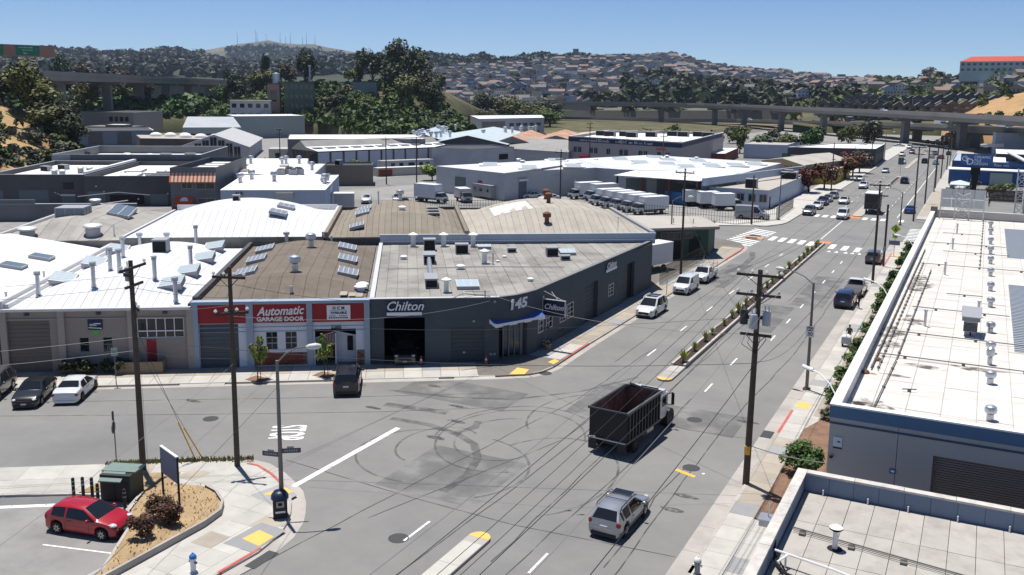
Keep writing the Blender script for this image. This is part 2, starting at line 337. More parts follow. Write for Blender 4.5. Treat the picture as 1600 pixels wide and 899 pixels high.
south=[UV(-24.2,54.0)[:2],UV(-18.0,54.0)[:2],UV(-15.2,54.2)[:2],(-39.6,38.6),(-37.4,39.35),(-36.6,39.4),(-35.1,38.85),(-33.9,38.2),(-32.6,37.4),(-31.6,36.4),(-30.9,35.5),(-30.35,34.7),(-29.75,33.3),(-29.45,31.4),(-29.6,29),(-29.7,15),(-34.2,15),(-34.15,26.6),(-36.5,30.2),(-38.3,31.0),(-39.3,33.0),UV(-18.1,49.9)[:2],UV(-22.2,50.1)[:2]]
b=MB();b.prism(south[::-1],-.1,KZ);pav_s=tag(b.build('corner_pavement',m_conc),kind='structure')
ks=south[2:16]
b=MB();ribbon(b,ks,.75,0,.006);b.build('gutter',m_gutter,pav_s)
def kerb_r(parent,pts,mat=m_gutter):return kerb(parent,pts[::-1],mat)
kerb_r(pav_s,[(-37.4,39.35),(-36.6,39.4),(-35.1,38.85),(-33.9,38.2)],m_red);kerb_r(pav_s,[(-32.2,37.05),(-31.6,36.4),(-30.9,35.5),(-30.35,34.7),(-30.1,34.0)])
kerb_r(pav_s,[(-29.5,31.7),(-29.6,29)],m_red);kerb_r(pav_s,[(-29.6,29),(-29.7,15)])
ISL=[(-33.5,15),(-33.52,27),(-33.55,32.1),(-33.8,33.5),(-34.5,34.4),(-35.7,35.15),(-37.0,35.5),(-38.2,35.1),(-39.1,34.7),(-39.3,33.3),(-38.2,31.4),(-36.5,30.1),(-34.2,26.6),(-34.1,15)]
W_=1.33
for i in range(-4,12):
 for j in range(-12,18):
  cx,cy=-36.3+W_*i*cos(.05)-W_*j*sin(.05)*0,35.2+W_*j
  P4=[(cx+sx*.64,cy+sy*.64)for sx in(-1,1)for sy in(-1,1)]
  if all(inpoly(*p,south)for p in P4)and not any(inpoly(*p,ISL)for p in P4)and cx>-40:slab(pav_s,cx,cy,1.31,1.31,m_conc if R.random()<.85 else m_tan)
for u in(-23.1,-20.9,-18.9):
 for v in(51.0,53.0):slab(pav_s,*UV(u,v)[:2],2.0 if u>-23 else 2.1,1.9,m_conc,ANG)
for i in range(5):slab(pav_s,*UV(-17.0+1.45*i,53.1)[:2],1.4,1.3,m_tan if i<2 else m_conc,ANG)
for P_ in([(-33.6,36.4),(-32.5,36.7),(-32.4,37.45),(-33.2,37.7)],[(-31.0,32.0),(-29.75,31.8),(-29.78,32.9),(-30.9,33.1)]):
 b=MB();b.prism(P_,KZ+.014,KZ+.024);b.build('tactile_pad',m_yel,pav_s)
for P_ in([(-31.5,31.2),(-29.6,31.2),(-29.7,33.7),(-31.4,33.8)],[(-34.2,36),(-32,35.6),(-31.9,37.2),(-33.6,38.1)]):
 b=MB();b.prism(P_,KZ+.009,KZ+.0165);b.build('ramp_panel',m_grey,pav_s)
b=MB();b.prism([(-33.65,15),(-33.68,27),(-33.7,32.1),(-33.95,33.4),(-34.6,34.25),(-35.7,34.95),(-37.0,35.3),(-38.2,34.9),(-38.9,34.5),(-39.1,33.3),(-38.0,31.4),(-36.4,29.9),(-34.05,26.4),(-34.0,15)][::-1],0,KZ+.24);isl=tag(b.build('planter_bed',m_straw),kind='structure')
b=MB();ribbon(b,[(-33.5,15),(-33.52,27),(-33.55,32.1),(-33.8,33.5),(-34.5,34.4),(-35.7,35.15),(-37.0,35.5)],.15,0,KZ+.34)
for k,(p,q)in enumerate(zip([(-33.5,15),(-33.52,27),(-33.55,32.1),(-33.8,33.5),(-34.5,34.4),(-35.7,35.15)],[(-33.52,27),(-33.55,32.1),(-33.8,33.5),(-34.5,34.4),(-35.7,35.15),(-37.0,35.5)])):b.face([(*p,KZ),(*q,KZ),(*q,KZ+.34),(*p,KZ+.34)])
b.build('planter_kerb',m_gutter,isl)
b=MB();ribbon(b,[(-39.2,33.3),(-38.2,31.4),(-36.5,30.1),(-34.2,26.6),(-34.1,15)],.0,-.16,KZ+.26);b.build('planter_kerb',m_gutter,isl)
b=MB();b.prism([UV(-18.0,50.0)[:2],UV(-16.9,52.3)[:2],(-39.8,36.4),(-38.9,34.9),(-39.4,33.4),(-40.5,33.2)][::-1],KZ+.01,KZ+.05);b.build('straw_strip',m_straw,isl)
b=MB();b.prism([UV(-60,50.0)[:2],UV(-18.05,49.85)[:2],(-39.3,33.0),(-38.3,30.95),(-36.5,30.05),(-34.15,26.5),(-34.15,5),UV(-60,5)[:2]][::-1],-.05,.012);lot=tag(b.build('parking_lot',m_asph2),kind='structure')
for p,q,w in((UV(-40,48.6),UV(-18.3,48.8),.32),(UV(-17.8,44.3),UV(-13.9,43.0),.10)):
 b=MB();ribbon(b,[p,q],w/2,-w/2,.018);b.build('bay_line',m_paint,lot)
b=MB();ribbon(b,[UV(-60,49.3),UV(-18.2,49.5)],.45,-.45,.016);b.build('lot_patch',m_patch,lot)
b=MB();b.box(-10.6,-5.9,10,150.5,-.1,KZ);pav_r=tag(b.build('right_pavement',m_conc),kind='structure')
kr=[(-10.6,10),(-10.6,150)]
b=MB()
for k in range(44):
 y=27+2.9*k
 if y<150:ribbon(b,[(-10.6,y+.015),(-10.6,y+2.885)],.92,0,.006)
b.build('gutter',m_gutter,pav_r)
def kerb_l(parent,pts,mat=m_gutter):return kerb(parent,pts[::-1],mat,0)
kerb_l(pav_r,[(-10.6,10),(-10.6,48)]);kerb_l(pav_r,[(-10.6,50.5),(-10.6,59.5)]);kerb_l(pav_r,[(-10.6,59.5),(-10.6,64.6)],m_red);kerb_l(pav_r,[(-10.6,67.2),(-10.6,128)]);kerb_l(pav_r,[(-10.6,128),(-10.6,139)],m_red);kerb_l(pav_r,[(-10.6,39.2),(-10.6,40.6)],m_red)
for k in range(76):
 y=27+1.55*k
 if y>146:break
 whole=27<y<46
 for i in range(3):
  if i==1 and 46<y<63:continue
  x=-9.78+1.37*i if whole else-9.68+1.16*i
  if not whole and i>1 and y>46:continue
  tan=(46<y<59)or y<35 and y<30
  slab(pav_r,x,y,1.34 if whole else(1.5 if i==0 else 1.12),1.52,(m_tan if tan else m_conc)if R.random()<.9 else m_grey)
b=MB();b.box(-9.02,-8.52,64,146,KZ+.016,KZ+.022);b.build('tan_strip',m_tan,pav_r)
bed=MB();bed.prism([(-9.1,46.2),(-5.75,46.2),(-5.75,146),(-8.5,146),(-8.5,63),(-9.1,61)],KZ+.0,KZ+.08);tag(bed.build('planting_bed',m_dirt),kind='structure')
b=MB();b.box(-10.45,-9.6,65.3,66.7,KZ+.014,KZ+.024);b.build('tactile_pad',m_yel,pav_r)
b=MB();b.box(-10.45,-9.4,136,137.6,KZ+.014,KZ+.024);b.build('tactile_pad',m_yel,pav_r)
b=MB();b.box(-11.5,-10.8,58.6,59.9,.008,.03);b.build('storm_drain',m_iron,pav_r)
b=MB();b.box(-29.2,-28.6,30.2,31.9,.008,.02);b.build('storm_drain',m_iron,pav_s)
for x,y,w in((-9.1,51.6,.5),(-8.4,41,.45),(-9.3,73,.5),(-8.9,38,.9)):b=MB();b.box(x-w/2,x+w/2,y-w*.7,y+w*.7,KZ+.014,KZ+.02);b.build('utility_cover',m_grey,pav_r)
b=MB();b.prism([(-10.2,181),(-10.2,470),(-4,470),(-4,181)][::-1],-.1,KZ);pav_fr=tag(b.build('far_right_pavement',m_conc),kind='structure')
kerb(pav_fr,[(-10.2,470),(-10.2,181)])
b=MB();b.box(-9.9,-6.4,186,240,KZ,KZ+.01);b.build('tan_strip',m_tan,pav_fr)
b=MB();b.prism([(-30,162),(-29.6,164),(-29.6,470),(-36,470),(-36,164),(-44,154.5),(-43,152.6),(-32,158)],-.1,KZ);pav_fl=tag(b.build('far_left_pavement',m_conc),kind='structure')
kerb(pav_fl,[(-44,151.9),(-31.5,158.0),(-30,161.6),(-29.6,164),(-29.6,470)])
def median(name,x0,x1,y0,y1,nose,planted,lowend=0,hi=0):
 cx=(x0+x1)/2;r=(x1-x0)/2
 out=[(x1,y1),(x0,y1)]+([(x0,y0)]if not nose else[]);
 nosep=[(cx-r*cos(a),(y0 if nose<0 else y1)+nose*1.1*r*sin(a))for a in[pi*k/10 for k in range(11)]]
 b=MB()
 if nose<0:P_=[(x1,y1),(x0,y1)]+nosep
 else:P_=nosep+[(x1,y0),(x0,y0)];P_=P_[::-1]
 b.prism(P_ if nose<0 else P_[::-1][::-1],-.05,.15);o=tag(b.build(name,m_gutter),kind='structure')
 b=MB();b.prism(nosep if nose<0 else nosep[::-1],.15,.158,top=0);b.build('painted_nose',m_yel,o)
 return o
mu=median('upper_median',-21.35,-20.15,67.5,143.4,-1,True)
b=MB();b.box(-21.32,-20.18,69.2,71.0,.15,.17);b.build('cap_slab',m_conc,mu)
b=MB();b.box(-21.35,-21.15,71.0,142.6,.1,.34);b.build('planter_kerb',m_conc,mu)
b=MB();b.box(-20.35,-20.15,71.0,142.6,.1,.34);b.build('planter_kerb',m_conc,mu)
b=MB();b.box(-21.15,-20.35,71.0,142.6,.1,.26);b.build('soil',m_soil,mu)
b=MB();b.box(-21.15,-20.35,142.3,142.6,.1,.30);b.build('planter_end',m_tan,mu)
b=MB();b.box(-21.4,-19.6,143.45,146.2,.0,.02);b.build('tactile_pad',M('tactile_orange',(.55,.22,.10),.8,var=.15),mu)
ml=median('lower_median',-21.35,-20.2,10,37.6,1,False)
for k in range(12):slab(ml,-20.775,37.0-2.3*k-1.15,1.1,2.26,m_conc if k%3<2 else m_tan,z=.15)
mf=median('far_median',-21.0,-19.2,180.5,204,-1,False)
b=MB();b.box(-21.2,-19.2,176.5,179.4,.0,.02);b.build('tactile_pad',MATS['tactile_orange'],mf)
mg=median('planted_far_median',-21.1,-19.9,240,276,-1,True)
b=MB();b.box(-20.9,-20.1,247,272,.1,.22);b.build('soil',m_soil,mg)
mh=median('distant_median',-21.9,-20.6,308,360,-1,False)
b=MB();b.prism([(-32.6,142.5),(-29.3,142.0),(-29.4,145.6),(-32.4,146.4)],0,.1);isl2=tag(b.build('crossing_island',M('island_tan',(.42,.27,.19),.9,var=.15,vs=1)),kind='structure')
for y in(142.6,145.2):b=MB();b.box(-31.9,-30.2,y,y+.5,.1,.22);b.build('island_kerb',M('dark_kerb',(.10,.09,.09)),isl2)
# building kit
m_white=M('white_membrane',(.66,.66,.68),.75,var=.05,vs=.6,rnd=.03,stain=(.50,.50,.50),sscale=.22,samt=.4)
m_white2=M('white_coating',(.74,.74,.73),.75,var=.06,vs=.5,stain=(.55,.54,.52),sscale=.15,samt=.35)
m_brownroof=M('brown_gravel_roof',(.175,.145,.115),.95,var=.16,vs=1.2,rnd=.03,stain=(.10,.085,.07),sscale=.35,samt=.5,bump=.5,bs=12)
m_brown2=M('brown_cap_sheet',(.25,.215,.17),.92,var=.10,vs=.8,rnd=.07,stain=(.17,.145,.115),sscale=.3,samt=.5)
m_tanroof=M('tan_cap_sheet',(.40,.365,.31),.9,var=.09,vs=.8,rnd=.05,stain=(.28,.255,.22),sscale=.35,samt=.45)
m_greyroof=M('grey_cap_sheet',(.36,.34,.31),.9,var=.10,vs=.7,rnd=.06,stain=(.22,.20,.185),sscale=.4,samt=.55)
m_chroof=M('weathered_flat_roof',(.30,.285,.26),.92,var=.16,vs=.7,rnd=.12,stain=(.15,.14,.13),sscale=.28,samt=.75)
m_beige=M('beige_stucco',(.30,.255,.225),.85,var=.06,vs=.8)
m_beige2=M('beige_trim',(.36,.31,.275),.85,var=.06,vs=.8)
m_slate=M('slate_paint',(.115,.15,.20),.7,var=.06,vs=1)
m_bluegrey=M('blue_grey_paint',(.30,.36,.45),.7,var=.06,vs=1)
m_redp=M('dark_red_panel',(.30,.018,.022),.65,var=.08,vs=1)
m_whitep=M('white_paint',(.62,.65,.72),.7,var=.04,vs=1)
m_white_sign=M('sign_white',(.80,.80,.80),.6,var=0)
m_navy=M('sign_navy',(.012,.022,.065),.5,var=0)
m_dark=M('charcoal_stucco',(.068,.084,.098),.8,var=.08,vs=.9,stain=(.05,.06,.07),sscale=.4,samt=.4)
m_dark2=M('charcoal_door',(.05,.062,.076),.65,var=.05,vs=1)
m_black=M('soot_black',(.012,.012,.013),.8,var=0)  # plain near-black shared by openings, recess linings, bars and lettering
m_brick=M('dark_brick',(.17,.055,.035),.9,var=.25,vs=8)
m_conwall=M('concrete_wall',(.23,.225,.21),.9,var=.14,vs=.6,stain=(.11,.105,.10),sscale=.5,samt=.6)
m_parapet=M('blue_parapet',(.36,.42,.50),.75,var=.07,vs=.6)
m_galv=M('galvanised',(.50,.52,.55),.38,.75,var=.12,vs=3)
m_pvc=M('white_pipe',(.75,.75,.74),.6,var=.05,vs=3)
m_rust=M('rusty_metal',(.15,.065,.04),.85,var=.3,vs=5)
m_greym=M('grey_metal',(.33,.34,.36),.6,.3,var=.1,vs=2)
m_cap=M('edge_metal',(.62,.62,.62),.5,.3,var=.08,vs=2)
m_darkcap=M('dark_flashing',(.07,.07,.075),.7,var=.15,vs=2)
m_skyl=M('skylight_panel',(.42,.50,.54),.3,var=.08,vs=4)
m_skyd=M('dark_skylight',(.13,.17,.21),.25,var=.1,vs=4)
m_glass=glassmat('window_glass');m_glassb=glassmat('blue_glass',(.05,.075,.10),.08)
m_garage=M('garage_door_slate',(.075,.088,.105),.6,var=.05,vs=1)
m_ybrown=M('door_brown',(.145,.125,.11),.7,var=.06,vs=1)
MC={}
def cached(key,fn):
 if key not in MC:MC[key]=fn()
 return MC[key]
class Bld:
 def __init__(s,name,label,cat,o,frame='UV',group=None):
  s.o=(o[0],o[1],0.0);s.uv=frame=='UV'
  loc=UV(o[0],o[1])if s.uv else(o[0],o[1],0)
  s.r=thing(name,label,cat,loc,ANG if s.uv else 0.0,group)
 def add(s,name,mb,mat,parent=None,smooth=None,label=None):
  ob=mb.build(name,mat,parent or s.r,s.o,smooth)
  if label:ob['label']=label
  return ob
 def at(s,name,me,x,y,z,rz=0.0,sc=None,parent=None):
  ob=link(name,me,parent or s.r,(x-s.o[0],y-s.o[1],z),rz)
  if sc:ob.scale=sc if hasattr(sc,'__len__')else(sc,)*3
  return ob
 def loc(s,x,y,z):return(x-s.o[0],y-s.o[1],z)
def box(*a,**k):return MB().box(*a,**k)
def me_turbine():
 b=MB();b.lathe([(.20,0),(.20,.55),(.17,.56),(.36,.66),(.40,.85),(.34,1.02),(.15,1.10),(0,1.11)],14);return b.mesh('turbine_vent',m_galv,smooth=40)
def me_capvent():
 b=MB();b.lathe([(.16,0),(.16,.75),(.33,.76),(.33,.84),(.05,.97),(0,.97)],12);return b.mesh('cap_vent',[m_pvc],smooth=40)
def me_pipe():
 b=MB();b.lathe([(.10,0),(.10,1.5),(.15,1.52),(.15,1.62),(0,1.63)],10);return b.mesh('vent_pipe',m_galv,smooth=40)
def me_tall():
 b=MB();b.lathe([(.2,0),(.22,.15),(.17,.16),(.17,1.75),(0,1.75)],10);b.box(-.26,.26,-.03,.03,1.7,2.0);b.lathe([(.28,1.98),(.28,2.02),(0,2.06)],10);return b.mesh('flue_pipe',m_galv,smooth=40)
def me_mush():
 b=MB();b.lathe([(.35,0),(.35,.25),(.55,.26),(.55,.42),(.3,.55),(0,.56)],14);return b.mesh('mushroom_vent',m_pvc,smooth=40)
def me_bigcap():
 b=MB();b.lathe([(.75,0),(.75,.85),(.68,.9),(.95,.95),(1.0,1.15),(.8,1.3),(0,1.38)],16,ms=[0,0,0,1,1,1,1,1]);return b.mesh('roof_fan',[m_greym,m_cap],smooth=40)
def me_skylight(w,l,ribs=4,tilt=.0,mat=None):
 def f():
  b=MB();h0,h1=.28,.28+tilt
  b.prism([(-w/2,-l/2),(w/2,-l/2),(w/2,l/2),(-w/2,l/2)],0,[h0,h0,h1,h1],mi=1,top=0)
  for k in range(ribs+1):
   x=-w/2+w*k/ribs;b.face([(x-.03,-l/2,h0+.02),(x+.03,-l/2,h0+.02),(x+.03,l/2,h1+.02),(x-.03,l/2,h1+.02)],2)
  b.face([(-w/2,-l/2,h0+.025),(w/2,-l/2,h0+.025),(w/2,-l/2+.07,h0+.027),(-w/2,-l/2+.07,h0+.027)],2)
  return b.mesh('skylight',[mat or m_skyl,m_greym,m_cap])
 return cached(('sk',w,l,ribs,tilt,mat.name if mat else 0),f)
def me_duct(w,l,h):
 def f():
  b=MB();b.box(-w/2,w/2,-l/2,l/2,0,h,mi=0);b.box(-w/2+.06,w/2-.06,-l/2-.01,-l/2+.02,.1,h-.1,mi=1);b.box(-w/2-.06,w/2+.06,-l/2-.06,l/2+.06,h,h+.06,mi=0);return b.mesh('air_handler',[m_greym,m_black])
 return cached(('du',w,l,h),f)
T_=lambda:cached('turb',me_turbine);C_=lambda:cached('cap',me_capvent);P_i=lambda:cached('pipe',me_pipe);F_=lambda:cached('flue',me_tall);Q_=lambda:cached('mush',me_mush);B_=lambda:cached('bigcap',me_bigcap)
def vz(u,v,u0,u1,v0,v1,eave,rise,d):
 uc,w=(u0+u1)/2,(u1-u0)/2;t=max(0,min(1,(v-v0)/d,(v1-v)/d));return eave+rise*(1-((u-uc)/w)**2)*t
def vault(B,mat,u0,u1,v0,v1,eave,rise,d,n=18,step=.012,split=2):
 """bowstring roof with sloping ends, laid in strips"""
 for i in range(n):
  a,c=u0+(u1-u0)*i/n,u0+(u1-u0)*(i+1)/n;e=step*(i%2)+step*.5*R.random()
  vs=[v0,v0+d*.5,v0+d,(v0+v1)/2,v1-d,v1-d*.5,v1]
  for lo,hi in([(0,2),(2,4),(4,6)]if split==2 else[(0,6)]):
   b=MB();g_=.012
   rows=vs[lo:hi+1]
   for p,q in zip(rows,rows[1:]):
    b.face([(a+g_,p,vz(a,p,u0,u1,v0,v1,eave,rise,d)+e),(c-g_,p,vz(c,p,u0,u1,v0,v1,eave,rise,d)+e),(c-g_,q,vz(c,q,u0,u1,v0,v1,eave,rise,d)+e),(a+g_,q,vz(a,q,u0,u1,v0,v1,eave,rise,d)+e)])
   x=(a,c)
   for xx in x:
    for p,q in zip(rows,rows[1:]):
     b.face([(xx,p,vz(xx,p,u0,u1,v0,v1,eave,rise,d)+e),(xx,q,vz(xx,q,u0,u1,v0,v1,eave,rise,d)+e),(xx,q,vz(xx,q,u0,u1,v0,v1,eave,rise,d)-.03),(xx,p,vz(xx,p,u0,u1,v0,v1,eave,rise,d)-.03)])
   B.add('roof_sheet',b,mat)
 b=MB();nn=n
 for i in range(nn):
  a,c=u0+(u1-u0)*i/nn,u0+(u1-u0)*(i+1)/nn
  for p,q in((v0,v0+d),(v0+d,v1-d),(v1-d,v1)):
   b.face([(a,p,vz(a,p,u0,u1,v0,v1,eave,rise,d)-.3),(c,p,vz(c,p,u0,u1,v0,v1,eave,rise,d)-.3),(c,q,vz(c,q,u0,u1,v0,v1,eave,rise,d)-.3),(a,q,vz(a,q,u0,u1,v0,v1,eave,rise,d)-.3)])
 return B.add('roof_deck',b,M('seam_dark',(.15,.14,.13),.9))
def window(B,x0,x1,z0,z1,face,nx=1,nz=2,axis='y',sgn=-1,fm=None,gm=None,bars=False,t=.05):
 """framed window on a wall plane; axis is the wall normal"""
 fm=fm or m_white_sign;gm=gm or m_glass;b=MB();g=MB()
 def bx(m,a0,a1,c0,c1,d0,d1):
  lo,hi=sorted((face+sgn*d0,face+sgn*d1))
  if axis=='y':m.box(a0,a1,lo,hi,c0,c1)
  else:m.box(lo,hi,a0,a1,c0,c1)
 bx(g,x0,x1,z0,z1,-.06,.012)
 f=.07
 bx(b,x0-f,x1+f,z0-f,z0,0,t+.02);bx(b,x0-f,x1+f,z1,z1+f,0,t);bx(b,x0-f,x0,z0,z1,0,t);bx(b,x1,x1+f,z0,z1,0,t)
 for k in range(1,nx):x=x0+(x1-x0)*k/nx;bx(b,x-.03,x+.03,z0,z1,.013,t-.01)
 for k in range(1,nz):z=z0+(z1-z0)*k/nz;bx(b,x0,x1,z-.03,z+.03,.013,t-.014)
 w=B.add('window',g,gm);B.add('window_frame',b,fm,w)
 w['label']=w.get('label','')or ''
 del w['label']
 ch=CH[w.name][-1]
 if bars:
  k=MB()
  for i in range(int((x1-x0)/.14)+1):bx(k,x0+.14*i-.012,x0+.14*i+.012,z0,z1,t,t+.03)
  B.add('security_bars',k,m_black,w)
 return w
def rolldoor(B,x0,x1,z0,z1,face,axis='y',sgn=-1,mat=None,n=None,name='roller_door'):
 mat=mat or m_garage;b=MB();n=n or max(4,int((z1-z0)/.32))
 for k in range(n):
  a,c=z0+(z1-z0)*k/n,z0+(z1-z0)*(k+1)/n
  lo,hi=sorted((face-sgn*.10,face-sgn*(.03)))
  if axis=='y':b.box(x0,x1,lo,hi,a+.008,c-.008)
  else:b.box(lo,hi,x0,x1,a+.008,c-.008)
 return B.add(name,b,mat)
def wall_with_holes(mb,x0,x1,z0,z1,y0,y1,holes,axis='y',mi=0):
 """a wall slab between y0 and y1 with rectangular openings (ax, bx, az, bz)"""
 xs=sorted({x0,x1,*[h[0]for h in holes],*[h[1]for h in holes]});zs=sorted({z0,z1,*[h[2]for h in holes],*[h[3]for h in holes]})
 for a,c in zip(xs,xs[1:]):
  run=None
  for p,q in zip(zs,zs[1:]):
   mx,mz=(a+c)/2,(p+q)/2
   if any(h[0]<mx<h[1]and h[2]<mz<h[3]for h in holes):
    if run:mb.box(*((a,c,y0,y1)if axis=='y' else(y0,y1,a,c)),*run,mi=mi);run=None
   else:run=(run[0],q)if run else(p,q)
  if run:mb.box(*((a,c,y0,y1)if axis=='y' else(y0,y1,a,c)),*run,mi=mi)
 return mb
FV=73.2
# beige workshop, front left
B=Bld('beige_workshop','beige workshop with white vaulted roof and blue shop sign, left of the red shop','building',(-24,FV))
holes=[(-30.7,-27.6,0,4.2),(-21.1,-17.55,2.68,4.25),(-20.45,-19.7,0,2.55),(-25.45,-24.75,1.6,2.8),(-23.7,-23.0,1.6,2.8)]
B.add('wall',wall_with_holes(MB(),-31,-16.95,0,5.12,FV,FV+.3,holes),m_beige)
B.add('side_wall',box(-31,-30.7,FV+.3,100.8,0,5.1).box(-17.25,-16.95,FV+.3,100.8,0,5.1).box(-30.7,-17.25,100.5,100.8,0,5.1),m_beige)
for u in(-31.2,-26.95,-21.75,-17.3):B.add('pilaster',box(u,u+.5,FV-.22,FV-.002,0,4.95),m_beige2)
B.add('fascia',box(-31.3,-16.95,FV-.28,FV-.003,4.96,5.16),m_cap);B.add('string_course',box(-31,-17,FV-.08,FV-.004,4.28,4.36),m_beige2)
rolldoor(B,-30.7,-27.6,0,4.2,FV,mat=m_ybrown)
w=window(B,-21.05,-17.6,2.72,4.2,FV+.1,5,1,fm=m_white_sign);B.add('transom',box(-21.05,-17.6,FV-.01,FV+.09,3.18,3.26),m_white_sign,w)
window(B,-25.4,-24.8,1.65,2.75,FV+.1,1,2,fm=m_greym,bars=True);window(B,-23.65,-23.05,1.65,2.75,FV+.1,1,2,fm=m_greym,bars=True)
B.add('front_door',box(-20.45,-19.7,FV+.05,FV+.12,0,2.5),m_redp)
sg=B.add('shop_sign',box(-24.75,-23.65,FV-.07,FV-.005,3.42,4.28),m_navy)
gm_=M('sign_green',(.10,.42,.08),.6,var=0)
b=MB();b.face([(-24.5,FV-.075,3.38),(-23.9,FV-.075,3.38),(-23.95,FV-.075,3.15),(-24.2,FV-.075,2.98),(-24.45,FV-.075,3.15)]);B.add('green_emblem',b,gm_,sg)
b=MB()
for u,z,w,h in((-24.62,3.82,.34,.06),(-24.28,3.86,.5,.08),(-24.62,3.72,.3,.04),(-24.3,3.74,.2,.05)):b.box(u,u+w,FV-.085,FV-.071,z,z+h)
b.face([(-24.7,FV-.083,3.62),(-23.7,FV-.083,3.55),(-23.7,FV-.083,3.49),(-24.7,FV-.083,3.56)]);B.add('lettering',b,m_white_sign,sg)
for u in(-29.2,-23.9,-18.9):B.add('wall_lamp',box(u-.16,u+.16,FV-.22,FV-.01,4.62,4.8),m_darkcap)
B.add('entrance_wall',box(-22.6,-19.0,FV-1.2,FV-1.0,0,1.05).box(-19.2,-19.0,FV-1.0,FV-.02,0,1.05),M('block_tan',(.25,.19,.13),.9,var=.15,vs=4))
vault(B,m_white,-30.7,-17.25,FV+.05,100.7,5.1,1.55,4.5,20,.006)
B.add('parapet',box(-31.35,-30.95,FV,100.8,4.9,5.75).box(-31.0,-30.62,FV+.3,100.6,5.05,5.45),m_cap);B.add('right_kerb',box(-17.25,-16.95,FV+.3,100.7,5.1,5.3),m_darkcap)
zr=lambda u,v:vz(u,v,-30.7,-17.25,FV,100.7,5.1,1.55,4.5)
for u,v,a in((-19.4,77.6,.4),(-19.3,83.0,.4),(-19.3,89.6,.4),(-19.5,95.5,.4),(-28.7,80,-.4),(-28.4,87,-.4),(-28.4,94,-.4)):
 o=B.at('skylight',me_skylight(1.7,1.9,4,.3),u,v,zr(u,v)+.02);o.rotation_euler=(0,a*.62,-pi/2 if a>0 else pi/2)
B.at('air_handler',me_duct(1.3,1.5,1.2),-23.4,90.5,zr(-23.4,90.5)-.05)
for u,v in((-20.9,78.3),(-18.4,74.6),(-25.3,81.2),(-25.2,76.5),(-26.2,88),(-29.5,76.5),(-19.6,85.5),(-24.2,80),(-21.6,97)):B.at('flue_pipe',F_(),u,v,zr(u,v)-.05,R.random())
# white low-gabled workshop, far left
B=Bld('white_gabled_workshop','low white gabled roof at the left edge, beyond the long parapet beside the beige workshop','building',(-45,FV))
B.add('wall',box(-60,-31.4,FV,100.8,0,5.0),m_beige)
for k in range(17):
 v0,v1=FV+27.6*k/17,FV+27.6*(k+1)/17;e=.006*(k%2)
 for s_,ua,ub in((0,-31.4,-41.2),(1,-41.2,-60)):
  za,zb=(5.05,6.9)if s_==0 else(6.9,5.05)
  b=MB();b.face([(ua,v0+.008,za+e),(ua,v1-.008,za+e),(ub,v1-.008,zb+e),(ub,v0+.008,zb+e)]);b.face([(ua,v0+.008,za+e),(ub,v0+.008,zb+e),(ub,v0+.008,zb-.03),(ua,v0+.008,za-.03)]);B.add('roof_sheet',b,m_white2)
b=MB();b.face([(-31.4,FV,5.02),(-31.4,100.8,5.02),(-41.2,100.8,6.87),(-41.2,FV,6.87)]).face([(-41.2,FV,6.87),(-41.2,100.8,6.87),(-60,100.8,5.0),(-60,FV,5.0)]).face([(-31.4,FV,5),(-41.2,FV,6.87),(-60,FV,5)]).face([(-31.4,100.8,5),(-41.2,100.8,6.87),(-60,100.8,5)]);B.add('roof_deck',b,m_white2)
for u,v in((-35.6,87.2),(-35.0,92.2)):
 z=5.05+1.85*(-31.4-u)/9.8;o=B.at('skylight',me_skylight(1.9,1.7,1,.0,m_skyd),u,v,z);o.rotation_euler=(0,.187,0)
for u,v in((-31.9,76.3),(-32.2,85),(-32.4,75.8)):B.at('vent_pipe',P_i(),u,v,5.1,sc=(1,1,.45))
# red and white garage-door shop
B=Bld('garage_door_shop','white and red shop front with brown vaulted roof and script lettering','building',(-10,FV))
holes=[(-16.4,-13.4,0,3.68),(-11.25,-10.4,1.55,2.95),(-9.75,-8.88,1.55,2.95),(-7.45,-4.2,.0,3.12)]
wb=wall_with_holes(MB(),-16.9,-3.08,0,5.3,FV+.02,FV+.32,holes);B.add('wall',wb,m_whitep)
for u,w in((-16.9,.48),(-12.75,.55),(-8.05,.45),(-3.52,.44)):B.add('pilaster',box(u,u+w,FV-.2,FV+.018,0,5.28),m_bluegrey)
B.add('fascia',box(-16.92,-3.06,FV-.22,FV+.6,5.28,5.52),m_bluegrey)
for u0,u1 in((-16.42,-12.75),(-12.2,-8.05),(-7.6,-3.52)):
 pn=B.add('red_panel',box(u0,u1,FV-.1,FV+.016,3.74,5.278),m_redp)
 B.add('siding_line',box(u0,u1,FV-.03,FV+.015,3.36,3.39).box(u0,u1,FV-.03,FV+.015,3.0,3.03),m_bluegrey)
 if u0==-12.2:
  txt('Automatic',.98,m_white_sign,pn,B.loc(-10.1,FV-.115,4.68),(pi/2,0,0),shear=.35,bold=.022,sx=.86).rotation_euler=(pi/2,-.03,0)
  txt('GARAGE DOOR',.48,m_white_sign,pn,B.loc(-10.1,FV-.115,4.03),(pi/2,0,0),bold=.016,sx=1.06)
 if u0==-7.6:
  bd=B.add('notice_board',box(-6.45,-4.6,FV-.16,FV-.102,3.92,5.1),m_white_sign,pn)
  for s_,z,h in(('H C M',4.86,.34),('AVAILABLE',4.48,.26),):
   txt(s_,h,m_navy,pn,B.loc(-5.52,FV-.17,z),(pi/2,0,0),bold=.008)
  mbs=MB()
  for kk in range(11):
   mbs.box(-6.3+.14*kk,-6.2+.14*kk,FV-.174,FV-.161,4.03,4.12)
   if kk not in(4,5):mbs.box(-6.25+.13*kk,-6.17+.13*kk,FV-.174,FV-.161,4.2,4.27)
  B.add('lettering',mbs.box(-6.2,-4.85,FV-.174,FV-.161,4.68,4.70),m_navy,pn)
rolldoor(B,-16.4,-13.4,0,3.68,FV+.1)
